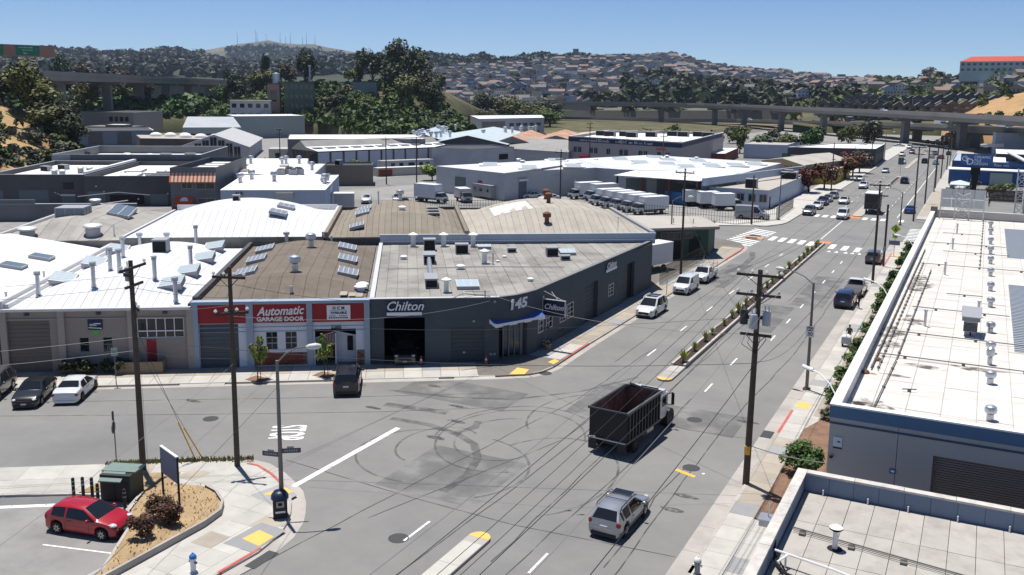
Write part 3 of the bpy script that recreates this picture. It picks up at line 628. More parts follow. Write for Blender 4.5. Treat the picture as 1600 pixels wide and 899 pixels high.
for u0,u1 in((-11.25,-10.4),(-9.75,-8.88)):
 window(B,u0,u1,1.55,2.95,FV+.14,2,3,fm=m_whitep,bars=True);B.add('sill',box(u0-.25,u1+.25,FV-.05,FV+.018,1.35,1.5),m_whitep)
def brickwork(u0,u1,z0,z1):
 rows=int((z1-z0)/.2);base=B.add('brick_base',box(u0,u1,FV-.03,FV+.017,z0,z1),m_joint)
 me=cached(('brick',.36),lambda:box(-.172,.172,-.03,.012,.008,.192).mesh('brick',M('brick_red',(.20,.06,.04),.9,var=.1,vs=3,rnd=.22)))
 for r in range(rows):
  u=u0+(.0 if r%2 else.18)
  while u+.36<=u1+.01:B.at('brick',me,u+.18,FV-.035,z0+.2*r,parent=base);u+=.36
brickwork(-12.18,-8.07,.25,1.25);brickwork(-4.15,-3.53,.0,1.35)
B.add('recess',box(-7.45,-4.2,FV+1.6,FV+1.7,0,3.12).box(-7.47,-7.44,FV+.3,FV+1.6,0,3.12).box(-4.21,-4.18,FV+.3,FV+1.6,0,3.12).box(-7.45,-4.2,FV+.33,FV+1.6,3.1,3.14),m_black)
b=MB();b.prism([(-5.9,FV+.9),(-4.25,FV+.9),(-4.25,FV+1.1),(-5.9,FV+1.1)],0,[2.75,2.35,2.35,2.75]);b.box(-5.9,-5.78,FV+.3,FV+.9,0,2.7);B.add('entrance_panel',b,m_whitep)
B.add('door',box(-4.95,-4.5,FV+.84,FV+.895,1.1,2.3),m_black);B.add('door',box(-6.9,-6.1,FV+1.5,FV+1.58,.4,2.6),m_redp)
b=MB()
for k in range(14):u=-7.4+.12*k;b.box(u-.012,u+.012,FV-.06,FV-.03,1.5+.05*k*.6,2.35+.06*k*.6)
b.tube([(-7.42,FV-.05,2.4),(-5.8,FV-.05,2.95)],.03).tube([(-7.42,FV-.05,1.5),(-5.8,FV-.05,1.95)],.03).tube([(-5.8,FV-.05,2.95),(-4.25,FV-.05,2.6)],.03);B.add('stair_railing',b,m_whitep)
txt('2285',.42,m_black,B.r,B.loc(-5.75,FV-.005,3.26),(pi/2,0,0),bold=.012)
B.add('side_wall',box(-16.9,-16.6,FV+.32,101,0,5.25).box(-3.35,-3.06,FV+.32,101,0,5.25).box(-16.6,-3.35,100.7,101,0,5.2),m_conwall)
B.add('parapet',box(-16.95,-16.55,FV+.6,101,5.2,5.75),m_darkcap)
vault(B,m_brownroof,-16.5,-3.4,FV+.3,100.8,5.3,1.35,4.4,13,.008)
zr=lambda u,v:vz(u,v,-16.5,-3.4,FV+.3,100.8,5.3,1.35,4.4)
for u,v in((-9.6,79.4),(-9.5,92.0)):B.at('turbine_vent',T_(),u,v,zr(u,v)-.05,sc=1.35)
for u,v in((-5.3,81.4),(-5.7,87.4),(-6.1,93.5)):o=B.at('skylight',me_skylight(1.7,2.1,4,.15,M('grey_skylight',(.22,.245,.29),.4,var=.1,vs=3)),u,v,zr(u,v)-.02);o.rotation_euler=(0,.22,0)
for u,v in((-13.9,81.2),(-14.0,87.4),(-14.1,93.4)):o=B.at('skylight',me_skylight(1.7,2.1,4,.15,MATS['grey_skylight']),u,v,zr(u,v)-.02);o.rotation_euler=(0,-.22,0)
for u,v in((-3.95,76.8),(-3.85,77.8)):B.at('mushroom_vent',Q_(),u,v,5.42)
B.at('vent_pipe',P_i(),-9.4,75.0,5.75,sc=(1.2,1.2,.35));B.at('vent_pipe',P_i(),-7.9,97,zr(-7.9,97),sc=(1,1,.4))
for u in(-5.2,-4.5,-3.95):B.add('patch_sheet',box(u-.3,u+.28,73.9,75.3,5.5+.12*(-3.4-u),5.52+.12*(-3.4-u)),m_tan)
# dark grey corner body shop
ux=lambda x,y:(x*CA+y*SA,-x*SA+y*CA)
XW=-32.8
foot=[(-3.04,FV),(7.35,FV),ux(-33.35,66.55),ux(-32.95,68.2),ux(XW,70.0),ux(XW-.02,99.9),(-3.04,101.2)]
B=Bld('corner_body_shop','dark charcoal corner building with white script signs and big 145 number','building',(8,85))
holes=[(-1.95,1.33,0,3.95),(3.46,6.17,0,3.1)]
B.add('wall',wall_with_holes(MB(),-3.04,7.35,0,5.5,FV,FV+.35,holes),m_dark)
class XYT:
 def __call__(s,p):q=ux(p[0],p[1]);return(q[0],q[1],p[2])
def XMB():b=MB();b.T=XYT();return b
b=XMB();holesY=[(80.1,83.4,0,3.9),(90.6,94.0,0,4.1),(69.75,70.6,1.68,3.1),(71.4,72.5,1.68,3.05),(74.3,75.55,1.62,2.88),(76.0,77.2,1.63,2.87),(86.35,87.6,1.7,2.75)]
wall_with_holes(b,69.0,99.9,0,5.5,XW-.35,XW,holesY,axis='x');B.add('side_wall',b,m_dark)
c0=UV(7.35,FV);cc=[(c0[0],c0[1]),(-33.35,66.55),(-32.98,67.9),(XW,69.0)]
b=XMB()
for k,(p,q)in enumerate(zip(cc,cc[1:])):
 lo=3.2 if k<2 else 0
 d=Vector((q[0]-p[0],q[1]-p[1])).normalized();n=Vector((-d.y,d.x))*.35
 b.prism([p,q,(q[0]+n.x,q[1]+n.y),(p[0]+n.x,p[1]+n.y)],lo,5.5,bottom=True)
B.add('corner_wall',b,m_dark)
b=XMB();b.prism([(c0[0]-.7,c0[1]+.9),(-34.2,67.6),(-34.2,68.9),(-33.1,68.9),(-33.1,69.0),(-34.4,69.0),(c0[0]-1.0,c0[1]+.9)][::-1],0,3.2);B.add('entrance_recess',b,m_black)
dr=XMB();dr.prism([(-34.55,66.5),(-33.6,67.9),(-33.66,67.95),(-34.6,66.56)],.3,3.1);dd=B.add('shop_door',dr,m_glassb)
b=XMB()
for t in(0,.33,.66,1):x,y=-34.5+.95*t,66.45+1.4*t;b.box(x-.04,x+.04,y-.04,y+.04,.0,3.15)
b.box(-33.5,-33.42,67.9,68.1,0,3.2)
B.add('door_frame',b,m_greym,dd)
lt=MB()
aw=XMB();p0,p1=Vector((-34.95,64.75)),Vector((-32.75,69.6));d=(p1-p0).normalized();n=Vector((d.y,-d.x))
segs=7
for k in range(segs):
 a=p0+d*((p1-p0).length*k/segs);c=p0+d*((p1-p0).length*(k+1)/segs)
 aw.face([(a.x,a.y,3.75),(c.x,c.y,3.75),(c.x+n.x*.9,c.y+n.y*.9,3.4),(a.x+n.x*.9,a.y+n.y*.9,3.4)],0)
 z=3.12+.07*(k%2)
 aw.face([(a.x+n.x*.9,a.y+n.y*.9,3.4),(c.x+n.x*.9,c.y+n.y*.9,3.4),(c.x+n.x*.93,c.y+n.y*.93,z),(a.x+n.x*.93,a.y+n.y*.93,z)],1)
for a in(p0,p1):aw.face([(a.x,a.y,3.75),(a.x+n.x*.9,a.y+n.y*.9,3.4),(a.x+n.x*.93,a.y+n.y*.93,3.15),(a.x,a.y,3.4)],1)
B.add('awning',aw,[M('awning_blue',(.05,.11,.36),.7,var=.05),m_white_sign],label='blue awning with scalloped white valance over the corner door')
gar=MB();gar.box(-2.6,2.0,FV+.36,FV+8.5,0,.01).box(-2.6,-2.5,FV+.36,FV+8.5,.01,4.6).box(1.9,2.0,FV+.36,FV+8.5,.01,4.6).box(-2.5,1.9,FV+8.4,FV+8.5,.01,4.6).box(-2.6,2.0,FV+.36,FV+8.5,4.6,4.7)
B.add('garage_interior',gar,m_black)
rolldoor(B,3.46,6.17,0,3.1,FV+.1,mat=m_dark2)
for y0,y1,z1 in((80.1,83.4,3.9),(90.6,94.0,4.1)):
 b=XMB()
 for k in range(9):b.box(XW-.42,XW-.36,y0,y1 if y0<85 else y0+2.1,z1*k/9+.01,z1*(k+1)/9-.01)
 B.add('roller_door',b,m_dark2)
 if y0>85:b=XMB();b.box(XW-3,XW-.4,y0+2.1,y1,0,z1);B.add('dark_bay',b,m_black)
def xwindow(y0,y1,z0,z1,nz=3):
 g=XMB();g.box(XW-.14,XW-.09,y0,y1,z0,z1);w=B.add('window',g,m_glass)
 f=XMB();e=.09
 f.box(XW-.05,XW+.04,y0-e,y1+e,z0-e,z0).box(XW-.05,XW+.04,y0-e,y1+e,z1,z1+e).box(XW-.05,XW+.036,y0-e,y0,z0,z1).box(XW-.05,XW+.036,y1,y1+e,z0,z1)
 for k in range(1,nz):z=z0+(z1-z0)*k/nz;f.box(XW-.08,XW+.02,y0,y1,z-.03,z+.03)
 f.box(XW-.08,XW+.018,(y0+y1)/2-.02,(y0+y1)/2+.02,z0,z1)
 B.add('window_frame',f,M('frame_grey',(.50,.51,.52),.6,var=0),w)
for h in holesY[2:]:xwindow(*h)
XB=lambda x,y,z:(*[a-b for a,b in zip(ux(x,y),(8,85))],z)
RZ=-ANG
def xtxt(body,size,y,z,rise,parent,x=XW+.02,mat=None,shear=0.0,bold=.01,sx=1.0,name='lettering'):
 o=txt(body,size,mat or m_white_sign,parent,XB(x,y,z),(pi/2,0,pi/2-ANG),name,shear,.015,bold,sx=sx);return o
o=txt('145',1.15,M('number_white',(.72,.72,.72),.6,var=0),B.r,XB(-33.27,66.75,4.75),(pi/2,0,1.27-ANG),'street_number',.12,.02,.045,sx=1.25)
sg=B.add('fascia_sign',box(-1.72,1.09,FV-.1,FV-.004,4.16,5.32),m_navy);B.add('sign_strip',box(-1.72,1.09,FV-.12,FV-.101,4.16,4.42),m_white_sign,sg)
txt('Chilton',1.02,m_white_sign,sg,B.loc(-.3,FV-.115,4.9),(pi/2,0,0),'lettering',.32,.012,.012,sx=.98)
b=XMB();b.box(XW+.02,XW+.08,85.3,88.3,4.25,5.2);s3=B.add('fascia_sign',b,m_navy);b=XMB();b.box(XW+.081,XW+.1,85.3,88.3,4.25,4.52);B.add('sign_strip',b,m_white_sign,s3)
xtxt('Chilton',.85,86.8,4.84,0,s3,XW+.09,shear=.3)
bl=XMB();bl.box(-32.75,-30.75,70.55,70.73,3.1,4.45);sg=B.add('blade_sign',bl,m_navy,label='projecting navy sign in a pale frame')
f=XMB();f.box(-32.85,-32.75,70.5,70.78,3.0,4.75).box(-30.75,-30.69,70.52,70.76,3.05,4.5).box(-32.75,-30.75,70.52,70.76,4.45,4.5).box(-32.75,-30.75,70.52,70.76,3.05,3.1).tube([(-32.8,70.64,5.2),(-30.9,70.64,4.5)],.03).tube([(-32.8,72.2,4.9),(-31.4,70.64,4.5)],.025)
B.add('sign_frame',f,M('frame_pale',(.45,.44,.42),.6,var=.05),sg)
txt('Chilton',.66,m_white_sign,sg,XB(-31.75,70.53,3.86),(pi/2,0,-ANG),'lettering',.32,.01,.01,sx=.92)
b=XMB();b.tube([(-34.9,64.9,5.6),(-36.4,63.0,6.0),(-36.8,62.2,5.75)],.04).tube([(-35.2,64.6,6.1),(-35.2,64.6,5.5)],.05).tube([(-34.9,64.9,5.95),(-36.3,63.2,6.15)],.03);B.add('service_mast',b,m_greym)
for u,z in((5.2,3.5),(4.4,.9),(6.9,.7),(6.6,.7),(6.9,5.1)):B.add('wall_fitting',box(u,u+.2,FV-.12,FV-.005,z,z+.16),m_greym)
B.add('back_wall',box(-3.04,27.2,100.9,101.2,0,5.4).box(-3.04,-2.75,FV+.36,100.9,0,5.5),m_dark)
vmin=lambda u:FV+.32 if u<7.4 else(max(FV+.32,74.6+(u-9.2)*1.4755+.35))
n=33;U0,U1=-2.75,27.4
for i in range(n):
 a,c=U0+(U1-U0)*i/n,U0+(U1-U0)*(i+1)/n
 va,vc=vmin(a),vmin(c);e=.016*(i%2)+.008*R.random();vm=max(va,vc)
 cuts=[vm]+[x for x in(82.5+R.uniform(-1,1),91+R.uniform(-1,1))if x>vm+2]+[100.9]
 for j,(p,q)in enumerate(zip(cuts,cuts[1:])):
  b=MB();pa,pc=(va,vc)if j==0 else(p+.01,p+.01)
  z=5.3+e+.005*j
  b.face([(a+.014,pa,z),(c-.014,pc,z),(c-.014,q,z),(a+.014,q,z)])
  b.face([(a+.014,pa,z),(a+.014,q,z),(a+.014,q,z-.05),(a+.014,pa,z-.05)]).face([(c-.014,pc,z),(c-.014,q,z),(c-.014,q,z-.05),(c-.014,pc,z-.05)]);B.add('roof_sheet',b,m_chroof)
b=MB();b.face([(U0,FV+.3,5.26),(7.3,FV+.3,5.26),(9.3,74.9,5.26),(27.6,101,5.26),(U0,101,5.26)]);B.add('roof_deck',b,M('roof_tar',(.10,.095,.09),.95))
b=MB();b.box(-3.1,7.35,FV-.03,FV+.36,5.5,5.56).box(-3.08,-2.7,FV+.36,101,5.5,5.58);B.add('coping',b,m_cap)
b=XMB();b.box(XW-.37,XW+.02,69.0,99.9,5.5,5.55)
for k,(p,q)in enumerate(zip(cc,cc[1:])):
 d=Vector((q[0]-p[0],q[1]-p[1])).normalized();n_=Vector((-d.y,d.x))*.36;b.prism([p,q,(q[0]+n_.x,q[1]+n_.y),(p[0]+n_.x,p[1]+n_.y)],5.5,5.551+.002*k)
B.add('coping',b,M('edge_dark',(.20,.20,.20),.7,var=.1))
Z0=5.32
for nm,me,u,v,sc in(('air_handler',me_duct(1.05,2.6,.8),2.0,79.2,None),('air_handler',me_duct(1.1,2.2,.9),2.1,90.2,None),('air_handler',me_duct(1.2,1.1,1.2),2.3,97.4,None),('air_handler',me_duct(1.3,1.0,1.0),5.6,95.2,None),('air_handler',me_duct(1.2,1.0,.9),14.8,93.2,None),('air_handler',me_duct(.9,.6,.45),10.9,95.6,None),('air_handler',me_duct(.9,.6,.45),15.8,90.8,None),('skylight',me_skylight(1.9,2.4,3,.15),5.1,78.4,None),('skylight',me_skylight(1.6,1.8,3,.15),16.6,94.3,None),('skylight',me_skylight(1.4,1.2,3,.1),8.2,98.2,None),('cap_vent',C_(),3.2,76.4,1.3),('cap_vent',C_(),7.5,89.4,1.5),('vent_pipe',P_i(),8.3,88.9,.7),('mushroom_vent',Q_(),-.4,92.2,.7),('mushroom_vent',Q_(),5.0,86.6,.8),('mushroom_vent',Q_(),10.9,80.6,.55),('mushroom_vent',Q_(),8.2,95.5,.4),('mushroom_vent',Q_(),9.8,92.5,.4),('mushroom_vent',Q_(),8.9,90.1,.35),('cap_vent',C_(),.6,99.8,1.6),('cap_vent',C_(),3.9,99.7,1.6),('cap_vent',C_(),7.1,99.5,1.6)):B.at(nm,me,u,v,Z0,sc=sc)
B.add('conduit',MB().tube([(-2,86.5,5.42),(7,87.2,5.42),(15,86.6,5.42)],.04,5).tube([(2.0,80.6,5.9),(2.05,89,5.9)],.22,6),m_galv)
# second row of vaulted sheds
B=Bld('grey_vented_shed','grey vaulted shed with square roof fans, leftmost of the second row','building',(-36.5,113))
B.add('wall',box(-43.6,-30.4,101.4,125,0,5.9),m_conwall);vault(B,m_greyroof,-43.4,-30.5,101.5,124.9,5.95,1.7,5,12,.014)
B.add('parapet',box(-43.9,-43.5,101.4,125,5.8,6.35).box(-30.5,-30.2,101.4,125,5.8,6.3),m_cap)
zr=lambda u,v:vz(u,v,-43.4,-30.5,101.5,124.9,5.95,1.7,5)
B.at('roof_fan',B_(),-40.2,102.6,6.0);B.at('roof_fan',B_(),-33.7,103.2,6.2);B.at('roof_fan',B_(),-38.5,119.5,zr(-38.5,119.5)-.1,sc=.7);B.at('roof_fan',B_(),-38.6,123,6.3,sc=.7)
mon=B.add('roof_monitor',box(-39.7,-36.6,109.2,112.2,7.0,8.5),m_greym)
b=MB()
for k in range(3):b.box(-39.55+1.02*k,-38.65+1.02*k,109.15,109.198,7.45,8.35)
for k in range(3):b.box(-36.598,-36.55,109.35+.95*k,110.15+.95*k,7.45,8.35)
B.add('louvre',b,m_skyd,mon)
for u,v in((-34.0,115.6),(-33.6,112.5)):o=B.at('skylight',me_skylight(2.4,2.2,2,.3,m_skyd),u,v,zr(u,v));o.rotation_euler=(0,.2,0)
B.at('vent_pipe',P_i(),-31.6,103.5,6.1,sc=.8)
B.add('pipe_rail',MB().tube([(-43.4,103,6.4),(-43.4,124,6.4)],.06,5).tube([(-41,124.6,6.9),(-36,124.4,7.6)],.05,5),m_cap)
B=Bld('white_vaulted_shed','broad white vaulted shed of the second row, two small skylights near its crown','building',(-19.6,113))
B.add('wall',box(-30.1,-9.2,101.4,125,0,6.15),m_conwall);B.add('fascia',box(-30.2,-9.1,101.25,101.42,5.75,6.25),m_conwall)
vault(B,m_white,-30.0,-9.3,101.5,124.9,6.2,2.35,6.2,26,.004)
zr=lambda u,v:vz(u,v,-30.0,-9.3,101.5,124.9,6.2,2.35,6.2)
for u,v in((-14.7,107.5),(-14.5,113)):o=B.at('skylight',me_skylight(1.9,2.2,3,.1,MATS['grey_skylight']),u,v,zr(u,v));o.rotation_euler=(0,.22,0)
B.at('air_handler',me_duct(.8,.8,.7),-20.8,116,zr(-20.8,116)-.05)
B.add('parapet',box(-9.3,-9.0,101.4,125,6.1,6.75).box(-30,-9.3,124.9,125.2,5.5,6.9),m_cap)
for u in(-28.3,-25.5,-13):B.at('vent_pipe',F_(),u,101.0,5.0,sc=(1.3,1.3,.9))
B=Bld('brown_vaulted_shed','brown vaulted shed of the second row with black and white slatted skylight','building',(-1,113))
B.add('wall',box(-8.9,6.55,101.4,125.5,0,6.05),m_darkcap);vault(B,m_brown2,-8.7,6.4,101.6,125.3,6.1,2.0,6,22,.012)
zr=lambda u,v:vz(u,v,-8.7,6.4,101.6,125.3,6.1,2.0,6)
for u,v in((-5.6,104.6),(-5.2,110),(-5.1,113.4)):o=B.at('skylight',me_skylight(1.6,1.9,4,.15,MATS['grey_skylight']),u,v,zr(u,v));o.rotation_euler=(0,-.24,0)
for k in range(6):
 v=108.5+1.35*k;u=3.05;B.add('louvre',box(u-.75,u+.75,v,v+.62,zr(u,v)+.02,zr(u,v)+.2),m_black if k%2==0 else m_greym)
B.at('mushroom_vent',Q_(),-.6,109.5,zr(-.6,109.5),sc=.9);B.at('turbine_vent',T_(),-.9,119,zr(-.9,119),sc=1.3);B.at('vent_pipe',P_i(),-3.6,117,zr(-3.6,117))
B.add('parapet',box(-9.0,-8.65,101.4,125.5,6.05,6.7).box(6.35,6.75,101.4,125.5,6.05,6.75),m_brown2);B.add('rear_parapet',box(-8.65,6.35,125.3,125.6,5.8,6.5),m_darkcap)
B=Bld('tan_vaulted_shed','pale tan vaulted shed behind the corner body shop, three rusty roof vents','building',(17,113))
B.add('wall',box(6.8,27.6,101.5,124,0,6.1),m_conwall);vault(B,m_tanroof,7.0,27.4,101.7,123.8,6.3,2.25,6.2,28,.012)
zr=lambda u,v:vz(u,v,7.0,27.4,101.7,123.8,6.3,2.25,6.2)
for u,v in((15.9,104.2),(17.3,112.3),(17.6,116.5)):
 o=B.at('turbine_vent',cached('rustv',lambda:MB().lathe([(.22,0),(.22,.6),(.42,.7),(.42,1.05),(.2,1.2),(0,1.2)],12).mesh('rusty_vent',m_rust,smooth=40)),u,v,zr(u,v)-.08,sc=1.15)
b=MB();wp=[(10.2,107.6),(14.6,107.6),(14.6,113.8),(10.2,113.8)]
for a,c in((10.2,11.7),(11.7,13.2),(13.2,14.8)):b.face([(a,107.8,zr(a,107.8)+.045),(c,107.8,zr(c,107.8)+.045),(c,115,zr(c,115)+.045),(a,115,zr(a,115)+.045)])
B.add('white_patch',b,M('patched_coating',(.66,.66,.66),.8,var=.1,vs=1,stain=(.42,.39,.35),sscale=.9,samt=.8))
B.add('front_parapet',box(-3.0,27.9,101.22,101.5,5.2,6.25),m_parapet);B.add('parapet_cap',box(-3.05,27.95,101.15,101.56,6.25,6.42),m_parapet);B.add('cap_line',box(-3.0,27.9,101.12,101.218,5.68,5.74),m_white_sign)
B.add('side_parapet',box(27.5,27.95,101.57,124,5.9,6.55),m_greym);B.add('rear_parapet',box(7,27.5,123.9,124.2,5.6,6.5),m_darkcap)
B.add('antenna',MB().tube([(24.0,103.2,6.5),(24.0,103.2,8.0)],.03,4).tube([(23.6,103.2,8.0),(24.5,103.2,7.8)],.02,4),m_greym)
# middle distance
m_dbrick=M('sooty_brick',(.085,.085,.09),.9,var=.16,vs=1.2,stain=(.05,.05,.055),sscale=.3,samt=.5)
m_gwall=M('grey_block_wall',(.16,.165,.175),.88,var=.10,vs=.6,stain=(.11,.11,.115),sscale=.2,samt=.5)
m_lwall=M('pale_grey_wall',(.40,.42,.45),.8,var=.06,vs=.5,stain=(.30,.31,.33),sscale=.15,samt=.5)
m_bwall=M('pale_blue_wall',(.38,.43,.52),.8,var=.06,vs=.5)
m_taup=M('taupe_wall',(.19,.165,.14),.85,var=.08,vs=.6)
m_cream=M('cream_wall',(.46,.43,.38),.8,var=.06,vs=.6)
m_ggreen=M('grey_green_wall',(.28,.33,.33),.8,var=.05,vs=.4)
m_charroof=M('charcoal_roof',(.07,.07,.075),.9,var=.15,vs=.6)
m_gravel=M('pale_gravel_roof',(.43,.40,.355),.92,var=.12,vs=.6,stain=(.28,.26,.23),sscale=.15,samt=.6)
m_zinc=M('zinc_roof',(.47,.54,.57),.6,.1,var=.08,vs=.5)
m_rustr=M('rusty_roof',(.42,.22,.13),.85,var=.18,vs=.6,stain=(.58,.47,.38),sscale=.25,samt=.8)
m_buff=M('buff_roof',(.52,.44,.34),.85,var=.10,vs=.5)
m_shingle=M('grey_shingle',(.30,.29,.275),.9,var=.12,vs=.5,stain=(.21,.20,.19),sscale=.2,samt=.5)
m_teal=M('dark_teal_door',(.10,.13,.15),.6,var=.05)
def shell(B,poly,z0,z1,wm,rm,par=0.0,t=.3,cap=None):
 """walls and flat roof over a convex counter-clockwise polygon; optional parapet"""
 n=len(poly);c=Vector((sum(p[0]for p in poly)/n,sum(p[1]for p in poly)/n));w=MB()
 ins=[]
 for i in range(n):
  a,b_,c_=Vector(poly[i-1][:2]),Vector(poly[i][:2]),Vector(poly[(i+1)%n][:2])
  d1,d2=(b_-a).normalized(),(c_-b_).normalized();n1,n2=Vector((-d1.y,d1.x)),Vector((-d2.y,d2.x));k=n1+n2
  ins.append(b_+k*(t/max(.2,(1+n1.dot(n2)))))
 for i in range(n):
  j=(i+1)%n;w.prism([poly[i],poly[j],ins[j],ins[i]],z0,z1)
 W_=B.add('wall',w,wm)
 r=MB();r.prism(ins,z1-par-.12,z1-par if par else z1-.02);B.add('roof',r,rm)
 if cap:
  k=MB();e=.04
  for i in range(n):
   j=(i+1)%n;d=(Vector(poly[j][:2])-Vector(poly[i][:2])).normalized();o=Vector((d.y,-d.x))*e
   k.prism([(poly[i][0]+o.x,poly[i][1]+o.y),(poly[j][0]+o.x,poly[j][1]+o.y),(ins[j].x-o.x,ins[j].y-o.y),(ins[i].x-o.x,ins[i].y-o.y)],z1+.003*i,z1+.06+.003*i,bottom=True)
  B.add('coping',k,cap)
 return W_
def edge(p,q):
 a,b_=Vector(p[:2]),Vector(q[:2]);d=(b_-a).normalized();return a,d,Vector((d.y,-d.x)),(b_-a).length
def epanel(B,p,q,s,w,z0,z1,mat,name='window',d=.03,frame=None,parent=None,nx=1):
 """a panel proud of the wall running p->q (outside on the right hand)"""
 a,t,o,L_=edge(p,q);b=MB();P0=a+t*s+o*.004;P1=P0+t*w;P2=P1+o*d;P3=P0+o*d
 b.prism([(P0.x,P0.y),(P3.x,P3.y),(P2.x,P2.y),(P1.x,P1.y)],z0,z1,bottom=True)
 ob=B.add(name,b,mat,parent)
 if frame:
  f=MB();e=.1;d2=d+.04
  def bar(s0,s1,c0,c1,dd=d2):
   A=a+t*s0+o*.003;C=a+t*s1+o*.003;f.prism([(A.x,A.y),((A+o*dd).x,(A+o*dd).y),((C+o*dd).x,(C+o*dd).y),(C.x,C.y)],c0,c1,bottom=True)
  bar(s-e,s+w+e,z0-e,z0);bar(s-e,s+w+e,z1,z1+e,d2-.005);bar(s-e,s,z0,z1,d2-.01);bar(s+w,s+w+e,z0,z1,d2-.01)
  for k in range(1,nx):bar(s+w*k/nx-.04,s+w*k/nx+.04,z0,z1,d2-.012)
  B.add('window_frame',f,frame,ob)
 return ob
def gable(B,a,b_,c,d,z0,ze,zr,wm,rm,n=12,over=.3,name='roof_panel',along=True):
 """gabled shed: a,b near side ... ridge runs from mid(a,d) to mid(b,c); a-b is one eave, d-c the other"""
 A,B2,C,D=[Vector(p[:2])for p in(a,b_,c,d)];r0,r1=(A+D)/2,(B2+C)/2
 w=MB();w.prism([A,B2,C,D],z0,ze-.02)
 for p,q,r in((D,A,r0),(B2,C,r1)):w.face([(p.x,p.y,ze-.02),(q.x,q.y,ze-.02),(r.x,r.y,zr-.03)])
 B.add('wall',w,wm)
 for(e0,e1)in((A,B2),(D,C)):
  for k in range(n):
   t0,t1=k/n,(k+1)/n;P=e0.lerp(e1,t0);Q=e0.lerp(e1,t1);U_=r0.lerp(r1,t0);V_=r0.lerp(r1,t1);ex=(P-U_).normalized()*over;e=.012*(k%2);sl=(zr-ze)*over/max(.1,(P-U_).length)
   b=MB();f=[(P.x+ex.x,P.y+ex.y,ze-sl+e),(Q.x+ex.x,Q.y+ex.y,ze-sl+e),(V_.x,V_.y,zr+e),(U_.x,U_.y,zr+e)]
   b.face(f);b.face([(x,y,z-.07)for x,y,z in f[::-1]])
   for i in range(4):j=(i+1)%4;b.face([f[i],f[j],(f[j][0],f[j][1],f[j][2]-.07),(f[i][0],f[i][1],f[i][2]-.07)])
   B.add(name,b,rm)
def scribble(B,p,q,s0,w,z,h,mat,parent=None,d=.07,seed=1,rows=1):
 """lettering too small to read: rows of uneven strokes proud of the wall"""
 r=random.Random(seed);a,t,o,L_=edge(p,q);b=MB()
 for k in range(rows):
  x=s0;zz=z-k*h*1.6
  while x<s0+w:
   c=h*r.uniform(.35,.75)
   if r.random()<.16:x+=h*.5;continue
   A,C=a+t*x+o*d,a+t*(x+c)+o*d;up=h*r.choice((.55,.6,.6,.95))
   for e0,e1,f0,f1 in r.choice((((0,.22,0,1),(0,1,0,.2),(0,1,.8,1)),((0,.22,0,1),(.78,1,0,1),(0,1,.45,.62)),((.4,.62,0,1),),((0,.22,0,1),(0,1,.8,1),(.78,1,0,1)))):
    P0,P1=A.lerp(C,e0),A.lerp(C,e1);b.face([(P0.x,P0.y,zz+up*f0),(P1.x,P1.y,zz+up*f0),(P1.x,P1.y,zz+up*f1),(P0.x,P0.y,zz+up*f1)])
   x+=c+h*.16
 return B.add('lettering',b,mat,parent)
u2=lambda u,v:UV(u,v)[:2]
def block(name,label,poly,z0,z1,wm,rm,par=0,cap=None,cat='building',group=None):
 B=Bld(name,label,cat,poly[0],'XY',group);shell(B,poly,z0,z1,wm,rm,par,.3,cap);return B
P_=[u2(-78,182.4),u2(-60.4,182.4),u2(-60.4,217),u2(-78,217)]
B=block('dark_brick_workshop','sooty brick workshop with three roller doors and white roof, far left',P_,0,5.75,m_dbrick,m_white2,.9,m_lwall)
p,q=P_[0],P_[1]
for s,w,z0,z1,nm,mt in((-.2+.4,2.6,.1,2.8,'roller_door',m_teal),(5.6,5.3,.1,2.85,'roller_door',m_teal),(13.2,2.5,.1,1.5,'roller_door',m_teal),(13.6,1.9,3.0,4.3,'window',m_glass)):epanel(B,p,q,s,w,z0,z1,mt,nm,.05)
epanel(B,p,q,13.0,2.7,1.7,2.1,m_lwall,'sign_board',.15)
for s in(12.0,12.5):epanel(B,p,q,s,.35,2.3-.5*(s-12),2.5-.5*(s-12),m_lwall,'wall_lamp',.2)
for u,v in((-68.5,190),(-66.7,189),(-65.6,196),(-63.9,196)):B.at('roof_fan',B_(),*u2(u,v),4.85,sc=(.75,.75,1.0))
B.at('air_handler',me_duct(2.2,1.2,1.0),*u2(-74,201),4.85);B.at('air_handler',me_duct(2.2,1.2,1.0),*u2(-72,205),4.85)
P_=[u2(-60.0,180.6),u2(-43.9,180.6),u2(-43.9,217),u2(-60.0,217)]
B=block('dark_brick_workshop','sooty brick workshop with white side parapet, left of the striped awning',P_,0,5.6,m_dbrick,m_white2,.8,m_darkcap)
p,q=P_[0],P_[1]
for s,w,z0,z1,nm,mt in((.5,3.2,.1,2.8,'roller_door',m_teal),(4.5,6.2,.4,2.1,'window',m_black),(11.8,3.2,.1,2.3,'roller_door',m_teal)):epanel(B,p,q,s,w,z0,z1,mt,nm,.05)
for s,z in((2.0,3.6),(3.4,2.6),(9.5,1.2),(14.9,2.2)):epanel(B,p,q,s,.3,z,z+.3,m_lwall,'wall_lamp',.2)
B.add('side_parapet',MB().prism([u2(-61.2,184),u2(-60.5,184),u2(-60.5,217),u2(-61.2,217)],5.4,6.2),m_white_sign)
for u,v in((-54,190),(-51,196),(-56,200)):B.at('skylight',me_skylight(3.2,5,1,.2,m_white2),*u2(u,v),4.85,ANG)
for k in range(3):B.at('air_handler',me_duct(4.5,.7,.5),*u2(-48,186+4*k),4.85,ANG)
B=Bld('concrete_retaining_wall','stained concrete yard wall in front of the dark brick workshops','wall',u2(-70,160),'XY')
